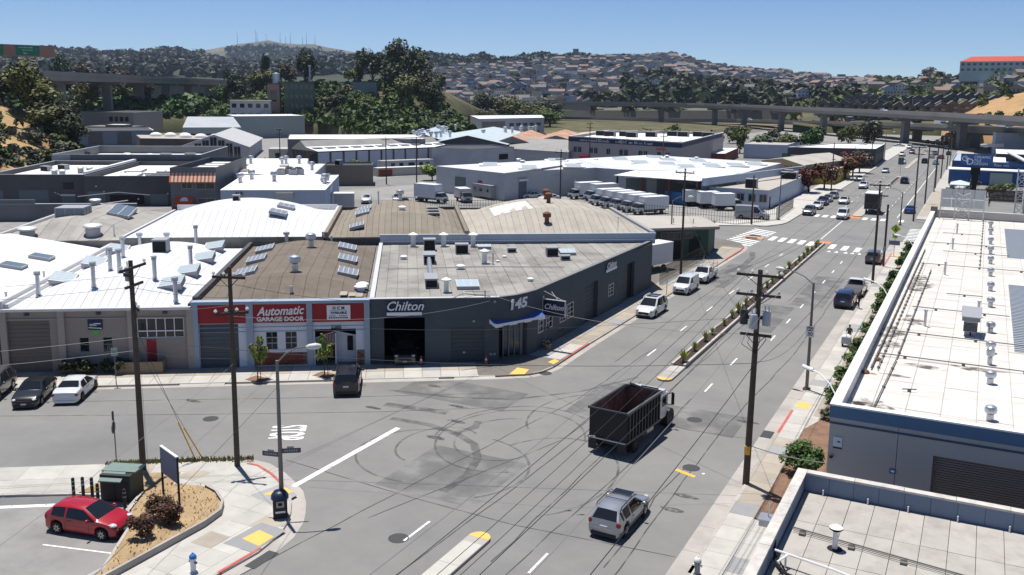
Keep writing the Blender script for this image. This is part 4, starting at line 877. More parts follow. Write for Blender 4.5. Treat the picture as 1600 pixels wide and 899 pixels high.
B.add('panel',MB().prism([u2(-80,160),u2(-61.2,160),u2(-61.2,160.4),u2(-80,160.4)],0,3.6),m_gwall);B.add('panel',MB().prism([u2(-61.2,160),u2(-45,160),u2(-45,160.4),u2(-61.2,160.4)],0,2.85),m_gwall);B.add('coping',MB().prism([u2(-80,159.9),u2(-45,159.9),u2(-45,160.5),u2(-80,160.5)],2.86,2.95),m_lwall)
B.add('handrail',MB().tube([(*u2(-55,162),3.9),(*u2(-49,164),4.4),(*u2(-46,172),3.0)],.07,5),m_greym)
P_=[u2(-79.5,219.5),u2(-46.9,219.5),u2(-46.9,252.5),u2(-79.5,252.5)]
B=block('parapet_warehouse','low warehouse with tall grey parapets round a white roof, below the dry slope',P_,0,7.0,m_gwall,m_white2,1.9,m_lwall)
epanel(B,P_[0],P_[1],0,4.0,3.0,6.98,m_lwall,'pale_panel',.03)
for u,v in((-69,240),(-63,238),(-73,235)):B.at('roof_dome',cached('dome',lambda:MB().lathe([(1.5,0),(1.5,.3),(1.2,.7),(.6,.95),(0,1.0)],14).mesh('roof_dome',m_white_sign,smooth=50)),*u2(u,v),5.1)
for u,v,mt in((-58,233,0),(-52.5,234,1)):B.at('air_handler',me_duct(2.4,1.5,1.3),*u2(u,v),5.1,ANG)
B.at('roof_fan',B_(),*u2(-66.5,232),5.1);B.at('roof_fan',B_(),*u2(-49.5,238),5.1,sc=.5)
P_=[u2(-43.1,175.3),u2(-34.9,175.3),u2(-34.0,203),u2(-41.6,203)]
B=block('awning_shop','tall narrow grey shop with orange striped awning high on its front',P_,0,7.6,m_gwall,m_charroof,.9,m_darkcap)
p,q=P_[0],P_[1];a,t,o,L_=edge(p,q)
ors=M('awning_orange',(.52,.13,.06),.75,var=.06);crm=M('awning_cream',(.68,.55,.42),.75,var=.05)
ns=24;b=MB()
for k in range(ns):
 A=a+t*(8.2*k/ns);C=a+t*(8.2*(k+1)/ns);b.face([(A.x+o.x*1.1,A.y+o.y*1.1,5.15),(C.x+o.x*1.1,C.y+o.y*1.1,5.15),(C.x+o.x*.02,C.y+o.y*.02,6.75),(A.x+o.x*.02,A.y+o.y*.02,6.75)],k%2)
 b.face([(A.x+o.x*1.1,A.y+o.y*1.1,5.15),(C.x+o.x*1.1,C.y+o.y*1.1,5.15),(C.x+o.x*1.1,C.y+o.y*1.1,4.95),(A.x+o.x*1.1,A.y+o.y*1.1,4.95)],0)
B.add('striped_awning',b,[ors,crm])
for s,w,z0,z1 in((2.0,1.8,3.9,4.9),(4.6,3.2,3.8,4.95),(4.8,3.0,.2,2.0)):epanel(B,p,q,s,w,z0,z1,m_glass,'window',.03,m_greym,nx=2)
A=a+t*.8;C=a+t*4.0;b=MB();b.face([(A.x+o.x*1.0,A.y+o.y*1.0,1.0),(C.x+o.x*1.0,C.y+o.y*1.0,1.0),(C.x+o.x*.05,C.y+o.y*.05,2.4),(A.x+o.x*.05,A.y+o.y*.05,2.4)]).face([(A.x+o.x,A.y+o.y,1.0),(C.x+o.x,C.y+o.y,1.0),(C.x+o.x,C.y+o.y,.6),(A.x+o.x,A.y+o.y,.6)])
aw=B.add('door_awning',b,M('awning_red_orange',(.55,.09,.03),.7,var=.05))
mid=(A+C)/2;b=MB();b.face([(mid.x+t.x*.75*cos(x)+o.x*(.62-.55*sin(x)*.0+.0),mid.y+t.y*.75*cos(x)+o.y*.62,1.58+.0*sin(x))for x in(0,pi)]+[(mid.x+t.x*.75*cos(x)+o.x*(.62-.48*sin(x)),mid.y+t.y*.75*cos(x)+o.y*(.62-.48*sin(x)),1.58+.7*sin(x))for x in[pi-pi*k/8 for k in range(1,8)]]);B.add('emblem',b,m_white_sign,aw)
for k in range(4):B.at('skylight',me_skylight(4.2,2.2,1,.1,m_white2),*u2(-38.5+.3*k,181+5*k),6.75,ANG)
P_=[u2(-31.5,161.2),u2(-14.0,161.2),u2(-13.7,190),u2(-32.5,190)]
B=block('white_roofed_shop','pale blue shop with bright white roof and small letter sign, behind the white vault',P_,0,5.0,m_bwall,m_white2,0,m_white_sign)
p,q=P_[0],P_[1]
sg=epanel(B,p,q,2.2,1.7,3.2,4.9,m_lwall,'notice_board',.06)
a,t,o,L_=edge(p,q);pt=a+t*3.05+o*.08
txt('ALB',.75,m_navy,sg,(pt.x-P_[0][0],pt.y-P_[0][1],4.45),(pi/2,0,ANG),bold=.02);scribble(B,p,q,2.4,1.3,3.5,.3,m_navy,sg,.09,3)
epanel(B,p,q,9.2,2.9,3.7,4.6,m_cream,'awning',.5);epanel(B,p,q,9.8,2.2,.1,3.0,m_taup,'roller_door',.04);epanel(B,p,q,12.4,1.2,.3,2.2,m_glass,'window',.04,m_greym)
rr=lambda u,v:vz(u,v,-31,-14,162,189,5.0,1.0,4)
b=MB()
for i in range(12):
 a0,c0=-31+17*i/12,-31+17*(i+1)/12
 for v0,v1 in((162,166),(166,185),(185,189)):b.face([(*u2(a0,v0),rr(a0,v0)),(*u2(c0,v0),rr(c0,v0)),(*u2(c0,v1),rr(c0,v1)),(*u2(a0,v1),rr(a0,v1))])
B.add('vault',b,m_white2)
for u,v in((-23.3,167),(-14.9,171),(-30,172),(-28.6,176)):B.at('turbine_vent',T_(),*u2(u,v),rr(u,v)-.05,sc=1.7)
for u,v in((-23.8,180),(-22.6,181.5),(-21.5,179.7),(-20.4,181),(-22.8,184.5),(-21.2,185.5)):B.at('condenser',cached('cond',lambda:MB().box(-.75,.75,-.75,.75,0,1.1,mi=0).lathe([(.6,1.1),(.6,1.22),(0,1.22)],10,mi=1).mesh('condenser',[m_greym,m_black])),*u2(u,v),rr(u,v)-.05,ANG)
B.add('solar_frame',MB().prism([u2(-15.8,172),u2(-14.2,172),u2(-14.2,175),u2(-15.8,175)],[5.6,5.6,6.6,6.6],[5.7,5.7,6.7,6.7],bottom=True),m_skyd)
P_=[u2(-34.5,190.3),u2(-18.6,190.3),u2(-18.6,217),u2(-35.6,217)]
B=block('white_roofed_annex','white flat-roofed annex behind the pale blue shop with a brown skylight',P_,0,5.2,m_lwall,m_white2,0);B.at('skylight',me_skylight(1.4,3.5,2,.1,M('brown_skylight',(.30,.22,.18),.5)),*u2(-33.5,197),5.18,ANG);B.at('skylight',me_skylight(1.8,3,2,.1,m_cream),*u2(-27,210),5.18,ANG);B.at('turbine_vent',T_(),*u2(-20,200),5.15,sc=1.7);B.at('turbine_vent',T_(),*u2(-28,214),5.15,sc=1.7)
P_=[u2(-38.5,217.3),u2(-22.5,217.3),u2(-24.4,237),u2(-39.6,237)]
B=block('white_roofed_annex','rearmost strip of bright white roof behind the annex, dark vents along it',P_,0,5.0,m_gwall,m_white2,0)
for u in(-36,-28,-25):B.at('turbine_vent',T_(),*u2(u,221),4.95,sc=1.7)
P_=[u2(-19.3,217.6),u2(-7.9,218.5),u2(-8.2,228),u2(-19.5,227)]
B=block('brown_box_building','plain taupe box building with dark roof edge, right of the bright white roofs',P_,0,4.75,m_taup,m_charroof,.25,m_darkcap);B.at('air_handler',me_duct(1.4,1.4,1.1),*u2(-16,223),4.5)
A0,A1=(-163.0,202.5),(-146.2,245.5);n=Vector((-(A1[1]-A0[1]),A1[0]-A0[0])).normalized()*14;Bk1,Bk0=(A1[0]+n.x,A1[1]+n.y),(A0[0]+n.x,A0[1]+n.y)
B=Bld('long_clerestory_shed','long shed with grey ridge, bright white lower roof and row of pale wall panels','building',A0,'XY')
B.add('wall',MB().prism([A0,A1,Bk1,Bk0],0,5.3),m_darkcap)
a,t,o,L_=edge(A0,A1);nn=11
for k in range(nn):epanel(B,A0,A1,L_*k/nn+.35,L_/nn-.7,.4,5.0,m_bwall if k<9 else m_lwall,'wall_panel',.05)
for k in range(nn):
 q0,q1=a+t*(L_*k/nn),a+t*(L_*(k+1)/nn);i0,i1=q0-o*6.5,q1-o*6.5;j0,j1=q0-o*9,q1-o*9;e=.01*(k%2)
 B.add('white_roof_panel',MB().face([(q0.x+o.x*.5,q0.y+o.y*.5,5.35+e),(q1.x+o.x*.5,q1.y+o.y*.5,5.35+e),(i1.x,i1.y,6.3+e),(i0.x,i0.y,6.3+e)]),m_white2)
 sk=q0.lerp(q1,.5)-o*3.5;B.at('skylight',me_skylight(2.6,1.9,1,.05,MATS['grey_skylight']),sk.x,sk.y,5.85,atan2(t.y,t.x))
 B.add('ridge_panel',MB().face([(i0.x,i0.y,6.35+e),(i1.x,i1.y,6.35+e),(j1.x,j1.y,7.9+e),(j0.x,j0.y,7.9+e)]),m_shingle)
 z0,z1=q0-o*14,q1-o*14;B.add('rear_panel',MB().face([(j0.x,j0.y,7.9+e),(j1.x,j1.y,7.9+e),(z1.x,z1.y,5.6+e),(z0.x,z0.y,5.6+e)]),m_shingle)
G0,G1=Vector(A0),Vector(A0)-o*14;b=MB();b.face([(G0.x,G0.y,0),(G0.x,G0.y,5.3),((G0-o*6.5).x,(G0-o*6.5).y,6.3),((G0-o*9).x,(G0-o*9).y,7.85),(G1.x,G1.y,5.6),(G1.x,G1.y,0)]);B.add('gable_end',b,m_cream)
P_=[(-183,214),(-152,240.5),(-170,262),(-201,236)];B=block('white_roofed_depot','bright white roof strip behind the long clerestory shed',P_,0,7.6,m_gwall,m_white2,0)
P_=[(-141.1,226.7),(-127.6,225.6),(-123.5,244),(-136,252),(-146,243)]
B=block('grey_blue_depot','pale grey-blue depot with charcoal roof, behind the vehicle yard',P_,0,6.0,m_lwall,m_charroof,.3,m_darkcap);epanel(B,P_[1],P_[2],12,4,2.6,4.2,m_black,'window',.05)
B=Bld('site_office','long pale site office cabin with dark windows beside the car yard','cabin',(-146,210),'XY');P_=[(-146.3,209.5),(-138.6,223.6),(-141.6,225.3),(-149.3,211.2)]
shell(B,P_,0,3.0,m_lwall,m_gravel,0)
for s,w in((2.6,1.2),(5.2,1.2),(8.0,1.9),(11.4,1.1),(13.6,1.0)):epanel(B,P_[0],P_[1],s,w,1.2,2.3,m_glass,'window',.04,m_greym)
B=Bld('storage_shed','small dark shed with white pitched roof at the end of the site office','shed',(-140,232),'XY');gable(B,(-140.8,229.0),(-146.5,236.5),(-141.0,240.3),(-135.3,232.8),0,3.4,4.6,m_charroof,m_white2,5,.4)
B=Bld('storage_shed','low pale block store with brown crates, below the site office','shed',(-140,200),'XY');P_=[(-139.5,197.5),(-131.5,211.5),(-134,213),(-142,199)];shell(B,P_,0,2.2,m_cream,m_white2,0);epanel(B,P_[0],P_[1],.5,3.5,.2,1.8,m_brick,'crate_stack',.6)
WP=[(-88.5,170.5),(-72.0,192.8),(-44.2,197.5),(-43.5,231),(-76,236),(-108.8,183.5)]
WP=[(-86.5,166.6),(-84.9,173.8),(-76.2,190.5),(-70.2,189.0),(-44.9,193.5),(-43.6,229.0),(-80,238),(-107.5,174.5)]
B=Bld('truck_yard_warehouse','wide pale grey warehouse with white roof and many skylights behind the truck yard','building',(-80,190),'XY')
w=MB();w.prism(WP,0,5.7);B.add('wall',w,m_lwall)
b=MB();cx,cy=-72,205
ring=[Vector(p)for p in WP]
def rz_(x,y):return 5.75+.55*max(0,1-abs((x+72)/40))
cen=Vector((-76,200))
for k in range(len(ring)):
 p,q=ring[k],ring[(k+1)%len(ring)];b.face([(p.x,p.y,5.72),(q.x,q.y,5.72),(q.x*.35+cen.x*.65,q.y*.35+cen.y*.65,6.7),(p.x*.35+cen.x*.65,p.y*.35+cen.y*.65,6.7)])
b.face([(p.x*.35+cen.x*.65,p.y*.35+cen.y*.65,6.7)for p in ring]);B.add('roof',b,M('warehouse_roof',(.60,.61,.63),.7,var=.05,vs=.4,stain=(.47,.47,.48),sscale=.12,samt=.5))
for(x,y,z)in((-86,177,6.15),(-79,184.5,6.3),(-88,195,6.5),(-97,180,6.1),(-76,205,6.7),(-69,199,6.55),(-63,200,6.45),(-58,198,6.2),(-66,210,6.6),(-54,204,6.2),(-50,210,6.1),(-60,214,6.4),(-48,219,5.95),(-72,218,6.5)):B.at('skylight',me_skylight(3.2,4.2,1,.25,M('warm_skylight',(.38,.44,.45),.4,var=.1,vs=2)),x,y,z-.1,.5);B.at('skylight_curb',cached('curb',lambda:box(-2.4,2.4,-3.0,3.0,0,.22).mesh('skylight_curb',m_white_sign)),x,y,z-.1,.5)
for(x,y)in((-95,190),(-92,186),(-84,192),(-80,200),(-70,222),(-62,220)):B.at('roof_fan',B_(),x,y,6.2,sc=.6)
p,q=WP[7],WP[0];a_,t_,o_,Lw=edge(p,q)
epanel(B,p,q,6.6,3.6,0,3.9,m_teal,'roller_door',.05);sg=epanel(B,p,q,14.2,1.4,2.5,3.6,M('sign_red',(.42,.02,.02),.6,var=0),'wall_sign',.1)
scribble(B,p,q,14.4,1.0,2.9,.3,m_white_sign,sg,.13,4)
epanel(B,WP[0],WP[1],4.6,2.6,0,3.7,m_teal,'roller_door',.05);epanel(B,WP[0],WP[1],4.4,3.0,3.72,4.2,m_cap,'door_hood',.4)
epanel(B,WP[3],WP[4],1.6,4.4,0,4.0,m_teal,'roller_door',.05);epanel(B,WP[3],WP[4],1.3,5.0,4.02,4.5,m_cap,'door_hood',.4)
scribble(B,WP[1],WP[2],6.4,3.6,4.3,.8,m_greym,None,.04,5)
B=Bld('loading_canopy','white roofed loading canopy on red posts over the truck bay','canopy',(-60,185),'XY')
CP=[(-68.5,181.5),(-49.6,178.6),(-45.5,193.2),(-66.5,191.5)];nn=9
for k in range(nn):
 A=Vector(CP[0]).lerp(Vector(CP[1]),k/nn);C=Vector(CP[0]).lerp(Vector(CP[1]),(k+1)/nn);D=Vector(CP[3]).lerp(Vector(CP[2]),(k+1)/nn);E_=Vector(CP[3]).lerp(Vector(CP[2]),k/nn);e=.015*(k%2)
 B.add('roof_panel',MB().prism([A,C,D,E_],[5.0+e,5.0+e,5.6+e,5.6+e],[5.12+e,5.12+e,5.72+e,5.72+e],bottom=True),m_white2)
for x,y in((-67.9,182),(-62.2,181.2),(-56.2,180.2),(-50.2,179.4)):B.add('post',box(x-.18,x+.18,y-.18,y+.18,0,5.0),M('post_red',(.14,.035,.025),.7,var=.1)if x>-66 else m_black)
B.add('back_wall',MB().prism([(-66,190.0),(-45.6,192.3),(-45.6,192.6),(-66,190.3)],0,4.9),m_gwall);B.add('side_wall',MB().prism([(-49.3,179.2),(-49.1,179.2),(-45.5,192.2),(-45.7,192.2)],0,4.9),m_teal)
B.add('end_fascia',MB().prism([(-48.6,178.2),(-44.8,193.0),(-37.0,224),(-37.4,224.2),(-45.2,193.2),(-49.0,178.4)],[4.2]*6,[5.7]*6,bottom=True),m_bwall)
P_=[(-48.8,185.6),(-37.9,188.9),(-33.5,196.5),(-33.8,235),(-43,232)]
P_=[(-48.4,181.9),(-36.6,181.4),(-36.3,225),(-43.5,225)]
B=block('flat_roofed_office','pale blue single-storey office with row of dark windows and tan flat roof',P_,0,3.7,m_bwall,m_gravel,.1,m_gravel)
for s in(.8,3.4,5.8,8.1,10.3):epanel(B,P_[0],P_[1],s*.98,1.35,1.4,2.8,m_glass,'window',.04,m_greym,nx=2)
epanel(B,P_[1],P_[2],.8,1.0,.1,2.3,m_black,'door',.05)
for x,y in((-41,186),(-39,213)):B.at('air_handler',me_duct(2.2,1.6,1.8),x,y,3.6)
B.at('air_handler',me_duct(3.4,2.4,1.5),-38.3,211,3.6,0)
P_=[(-52,246),(-39.2,234),(-32.6,262),(-45,282)]
B=Bld('tan_gabled_shop','ochre shop with low white gabled roof and dark script on its end wall','building',P_[1],'XY')
w=MB();A,Bq,C,D=[Vector(p)for p in P_];w.prism(P_,0,5.0);m1,m2=(A+Bq)/2,(C+D)/2;w.face([(A.x,A.y,5),(Bq.x,Bq.y,5),(m1.x,m1.y,6.1)]).face([(C.x,C.y,5),(D.x,D.y,5),(m2.x,m2.y,6.1)]);och=M('ochre_wall',(.40,.30,.17),.85,var=.07,vs=.5);B.add('wall',w,och)
for e0,e1 in((Bq,C),(A,D)):
 for k in range(8):
  p0_,p1_,r0_,r1_=e0.lerp(e1,k/8),e0.lerp(e1,(k+1)/8),m1.lerp(m2,k/8),m1.lerp(m2,(k+1)/8);e=.012*(k%2);B.add('roof_panel',MB().face([(p0_.x,p0_.y,5.05+e),(p1_.x,p1_.y,5.05+e),(r1_.x,r1_.y,6.15+e),(r0_.x,r0_.y,6.15+e)]),m_gravel)
scribble(B,(A.x,A.y),(Bq.x,Bq.y),8.6,4.2,4.0,.75,M('brown_letter',(.10,.03,.02),.7,var=0),None,.04,6,2)
epanel(B,Bq,C,.3,27,2.6,4.9,m_gwall,'window_band',.05)
P_=[(-40.0,240.0),(-33.2,240.3),(-32.4,266),(-39.6,266)]
B=block('yellow_shop','small mustard yellow shop with pinkish flat roof under the red street trees',P_,0,3.5,M('mustard_wall',(.42,.30,.06),.85,var=.08,vs=.6),M('pink_roof',(.42,.33,.27),.9,var=.1,vs=.5),0,M('pink_roof',(.42,.33,.27)))
for s in(2,5,9,13):epanel(B,P_[1],P_[2],s,1.8,1.6,2.8,m_glass,'window',.04)
P_=[(-56,303),(-30.6,310),(-31.2,345),(-47,338)]
B=block('dark_front_market','dark fronted market building with bright white roof along the left kerb',P_,0,5.6,m_dbrick,m_white2,.2,m_white_sign)
for s in(3,7,11):epanel(B,P_[0],P_[1],s,2.6,.3,3.2,m_glass if s!=7 else m_lwall,'window',.05)
for k in range(6):epanel(B,P_[1],P_[2],2+5.2*k,3.2,1.2,3.6,m_taup,'shutter',.05)
B.add('lower_roof',MB().prism([(-50,292),(-31,300),(-30.9,309.6),(-55,302.6)],2.7,3.2,bottom=True),m_taup)
P_=[(-75,325),(-60.7,326.3),(-63,379),(-77,374)]
B=block('white_grey_workshop','white roofed workshop crowded with vents, left of the dark fronted market',P_,0,5.0,m_bwall,m_gravel,0)
for k in range(10):B.at('air_handler',me_duct(1.6,1.4,1.2),-74+1.4*k+R.uniform(-1,1),335+R.uniform(0,30),4.95)
epanel(B,P_[0],P_[1],13.0,3.5,.2,2.2,M('green_gate',(.02,.20,.10),.7),'gate',.1)
P_=[(-84,291),(-74,296),(-78,330),(-88,326)];B=block('red_base_shed','low white roofed shed with dark red base beside the blue-banded block',P_,0,3.2,m_brick,m_white2,0)
P_=[(-112.5,258.5),(-73.2,244.8),(-80.5,318),(-119,309)]
B=block('blue_banded_block','two-storey grey commercial block with navy sign band and white roof',P_,0,9.0,M('mauve_grey_wall',(.32,.29,.29),.85,var=.05,vs=.4),m_white2,.8,m_white_sign)
a_,t_,o_,Lw=edge(P_[0],P_[1])
epanel(B,P_[0],P_[1],0,Lw,7.5,8.7,m_navy,'sign_band',.06);epanel(B,P_[1],P_[2],0,70,7.6,8.7,m_navy,'sign_band',.06)
scribble(B,P_[0],P_[1],4,12,7.8,.75,m_white_sign,None,.08,7);scribble(B,P_[0],P_[1],18.5,13,7.8,.8,m_white_sign,None,.08,8)
for s in(2.2,4.0,8.6,10.4,15.2,20.0,21.8,27,28.8,33.5,36.4):epanel(B,P_[0],P_[1],s,1.3,4.4,6.0,m_glass,'window',.04,m_greym,nx=2)
epanel(B,P_[0],P_[1],5.3,3.4,2.6,3.5,M('awning_crimson',(.45,.02,.05),.7),'awning',1.0);epanel(B,P_[0],P_[1],33.0,3.5,6.6,7.1,M('sign_red2',(.45,.08,.05),.7),'red_lettering',.05)
for k in range(9):B.at('air_handler',me_duct(3.4,2.0,1.6),-112+4*k,285+R.uniform(-6,18),8.2)
for k in range(6):B.at('roof_dome',MC['dome'],-100+4.5*k,262-1.3*k,8.2)
for i,(lab,a,b_,c,d,ze,zr_,wm,rm)in enumerate((('dark gabled shed with pale zinc roof, left of two twin gables',(-170,256),(-204,318),(-192,325),(-158,263),5.5,7.8,m_charroof,m_zinc),('dark gabled shed with pale zinc roof, right of two twin gables',(-157.5,251),(-190,320),(-160,335),(-136,263),5.5,8.2,m_charroof,m_zinc),('grey gabled shed with rust streaked roof, left of the rusty pair',(-141.5,266.5),(-160,318),(-150,322),(-131.5,270),6.0,7.8,m_gwall,m_rustr),('grey gabled shed with rust streaked roof, right of the rusty pair',(-134,281),(-152,330),(-140,335),(-122,286),6.0,7.8,m_gwall,m_rustr),('shed with buff corrugated roof running up to the blue-banded block',(-128,291),(-146,345),(-125,350),(-112,298),6.0,7.4,m_gwall,m_buff))):
 B=Bld('gabled_shed',lab,'building',a,'XY');gable(B,a,b_,c,d,0,ze,zr_,wm,rm,14,.5)
 if i<2:
  for k in range(14):t=R.random();B.at('roof_vent',T_(),a[0]*(1-t)+c[0]*t+R.uniform(-4,4),a[1]*(1-t)+c[1]*t+R.uniform(-4,4),(ze+zr_)/2,sc=2.0)
B=Bld('hipped_shed','low building with broad grey shingle roof and dark brown eaves','building',(-134,264),'XY');gable(B,(-136.5,263.5),(-111.5,256.5),(-119,290),(-140,292),0,4.4,7.0,m_lwall,m_shingle,10,.8)
P_=[(-217.5,392),(-204,437),(-228,484),(-250,441)]
B=block('white_hillfoot_school','white two-storey flat-roofed building with dark window strips at the wooded hill foot',P_,0,9.0,m_lwall,m_white2,0,m_white_sign)
for k in range(5):epanel(B,P_[0],P_[1],21+5.0*k,3.2,5.0,6.6,m_glass,'window',.06)
epanel(B,P_[0],P_[1],2,16,3.5,7.6,m_taup,'shaded_bay',.06)
for k in range(6):epanel(B,P_[0],P_[1],28+2.8*k,1.2,1.0,2.6,m_glass,'window',.06)
P_=[(-297,313),(-284,344.5),(-305,360),(-318,330)]
B=block('grey_green_hall','large plain grey-green hall with white roof edge, left of centre',P_,-1,10,m_ggreen,m_white2,0,m_white_sign)
B=Bld('grey_green_wing','lower sloped-roof wing of the grey-green hall with small windows','building',(-297,313),'XY')
W4=[(-264,262),(-242,285),(-296,312.8),(-300,305)]
W4=[(-288,274),(-272,290),(-297.5,312.5),(-312,300)]
w=MB();w.prism(W4,-1,[6.2,6.2,9.5,9.5]);B.add('wall',w,m_ggreen);B.add('roof',MB().prism(W4,[6.25,6.25,9.55,9.55],[6.5,6.5,9.8,9.8]),m_lwall)
for s in(3,9,15):epanel(B,W4[0],W4[1],s,2,2.5,4,m_glass,'window',.05,m_lwall)
for s,z in((8,5.5),(26,7.0),(28.5,7.0),(31,7.0)):epanel(B,W4[1],W4[2],s,1.6,z-1,z+.8,m_glass,'window',.05,m_lwall)
B=Bld('gabled_studio','white gabled studio with tall glazed gable wall and pale roof','building',(-205,222),'XY');gable(B,(-201.5,217.5),(-236,262),(-252,250),(-217.5,205.5),0,4.6,8.2,m_lwall,M('pale_shingle',(.45,.45,.45),.85,var=.08,vs=.4),10,.5)
for k in range(7):z1=4.2+3.2*(1-abs(k-3)/3.4);epanel(B,(-217.5,205.5),(-201.5,217.5),2.0+2.3*k,1.9,1.2,z1,m_glass,'window',.05,m_lwall,nx=2)
P_=[(-193,217),(-172,232),(-178,240),(-199,225)];B=block('cream_cottage','cream low cottage with small brown windows beside the glazed studio',P_,0,4.2,m_cream,m_lwall,0)
for s in(2,5.5,8,13,17):epanel(B,P_[0],P_[1],s,1.4,1.3,2.9,m_glass,'window',.05,m_taup)
P_=[(-243,213),(-216,225),(-238,240),(-262,228)];B=block('black_walled_depot','black walled depot with white domes on its tan roof',P_,0,6.0,m_charroof,m_gravel,0)
for k in range(7):B.at('roof_dome',MC['dome'],-250+4.6*k,226+2*(k%3),6.0,sc=1.3)
P_=[(-306,226),(-282,254),(-300,268),(-326,240)];B=block('dark_blue_depot','long dark slate depot with thin white roof edge under the slope',P_,0,6.2,m_slate,m_charroof,0,m_white_sign)
for s in(3,14,24):epanel(B,P_[0],P_[1],s,5,1,5.6,m_dbrick,'dark_panel',.06)
P_=[(-356,276),(-327,284),(-340,312),(-368,304)];B=block('grey_block_hall','plain grey block hall with four square windows below the viaduct',P_,3,11.5,M('warm_grey_wall',(.25,.24,.22),.85,var=.06,vs=.4),m_charroof,0,m_lwall)
for s in(18.5,21.0,23.5,26.0):epanel(B,P_[0],P_[1],s,1.7,7.6,9.6,m_glass,'window',.06)
epanel(B,P_[0],P_[1],3,2,8.3,9.6,m_glass,'window',.06)
P_=[(-331,262),(-312,268),(-318,282),(-338,276)];B=block('low_grey_store','low slate grey store with flat rusty roof, in front of the grey block hall',P_,0,6.2,m_slate,m_taup,0);B=block('low_grey_store','small dark penthouse box with white lid on the low stores',[(-318,262),(-311,265),(-314,272),(-321,269)],0,7.2,m_taup,m_white2,0)
# right-hand buildings
m_rb=M('warm_grey_panel',(.40,.385,.37),.8,var=.04,vs=.4,rnd=.02)
m_rbw=M('parapet_white',(.66,.65,.63),.8,var=.07,vs=1,stain=(.45,.43,.41),sscale=.8,samt=.5)
m_band=M('band_blue',(.075,.15,.26),.6,var=.04,vs=1)
m_band2=M('stripe_navy',(.045,.075,.13),.6,var=0)
m_rbroof=M('white_roof_sheet',(.62,.59,.545),.7,var=.06,vs=.9,rnd=.035,stain=(.43,.395,.355),sscale=.45,samt=.6,streak=(.0,.35,2.6))
m_rib=M('ribbed_panel',(.42,.45,.48),.5,.2,var=.05,vs=1)
m_shut=M('shutter_brown',(.20,.165,.145),.7,var=.06,vs=1.5)
m_cond=M('conduit',(.17,.16,.15),.7,.3,var=.1)
X0,Y0,X1,Y1,ZT,ZR=-5.71,46.2,46.0,134.4,7.0,6.2
B=Bld('white_roofed_warehouse','long warehouse on the right with stained white roof, blue band and brown shutter','building',(X0,Y0),'XY')
px=[X0,-2.55,.62,3.8,7,10.2,14,18,24,30,38,X1]
for a,c in zip(px,px[1:]):
 holes=[(-.95,9.5,0,5.22)]if a<9 else[]
 hh_=[(max(a,h[0]),min(c,h[1]),h[2],h[3])for h in holes if min(c,h[1])>max(a,h[0])]
 B.add('wall_panel',wall_with_holes(MB(),a+.012,c-.012,0,6.33,Y0,Y0+.3,hh_),m_rb)
B.add('blue_band',box(X0-.03,X1,Y0-.05,Y0+.3,6.33,6.94),m_band);B.add('navy_stripe',box(X0-.012,X1,Y0-.03,Y0-.002,6.0,6.1),m_band2)
B.add('coping',box(X0-.04,X1,Y0-.06,Y0+.34,6.94,7.02),m_white_sign)
b=MB()
for k in range(44):b.box(-.95,9.5,Y0+.14,Y0+.2+.02*(k%2),5.22*k/44+.012,5.22*(k+1)/44-.012)
sh=B.add('shutter',b,m_shut);B.add('shutter_back',box(-.95,9.5,Y0+.22,Y0+.28,0,5.22),m_black,sh)
sg=B.add('wall_sign',box(-5.47,-5.06,Y0-.04,Y0-.003,4.86,5.36),M('sign_pale',(.60,.63,.68),.6,var=0))
b=MB();b.face([(-5.38,Y0-.045,5.08),(-5.24,Y0-.045,5.12),(-5.15,Y0-.045,5.08),(-5.24,Y0-.045,5.09)]);b.face([(-5.3,Y0-.046,5.14),(-5.1,Y0-.046,5.07),(-5.2,Y0-.046,5.18)]);B.add('arrow_mark',b,m_black,sg)
B.add('name_plate',box(-5.47,-5.05,Y0-.04,Y0-.003,4.76,4.82),m_navy)
sg=B.add('wall_sign',box(-2.8,-2.52,Y0-.04,Y0-.003,3.98,4.22),M('sign_blue',(.05,.12,.30),.6,var=0));B.add('emblem',box(-2.74,-2.58,Y0-.05,Y0-.041,4.05,4.15),m_white_sign,sg)
B.add('camera_ball',MB().blob((-5.52,Y0-.12,4.33),.1,.1,.1),m_black)
b=MB();b.box(X0,X0+.3,Y0+.3,Y1,0,ZT-.06);B.add('side_wall',b,m_rb);B.add('side_parapet',box(X0-.05,X0+.46,Y0+.34,Y1,ZT-.06,ZT+.02),m_rbw);B.add('parapet_face',box(X0+.3,X0+.42,Y0+.3,Y1-.3,ZR-.1,ZT-.065),m_rbw)
B.add('rear_wall',box(X0,X1,Y1-.3,Y1,0,7.2),m_rb);B.add('rear_parapet',box(X0-.02,X1,Y1-.36,Y1+.05,7.2,7.28),m_rbw);B.add('rear_post',box(X0-.1,X0+.7,Y1-.5,Y1+.3,6.6,7.6),m_taup);B.add('east_wall',box(X1-.3,X1,Y0+.3,Y1-.3,0,7),m_rb)
B.add('roof_deck',box(X0+.42,X1-.3,Y0+.3,Y1-.3,ZR-.2,ZR-.03),M('roof_seam',(.40,.38,.35),.85))
xs=[X0+.43,-4.1];
while xs[-1]<12:xs.append(xs[-1]+1.62)
ys=[Y0+.3,49.6]
while ys[-1]<Y1-4:ys.append(ys[-1]+4.9)
ys.append(Y1-.3)
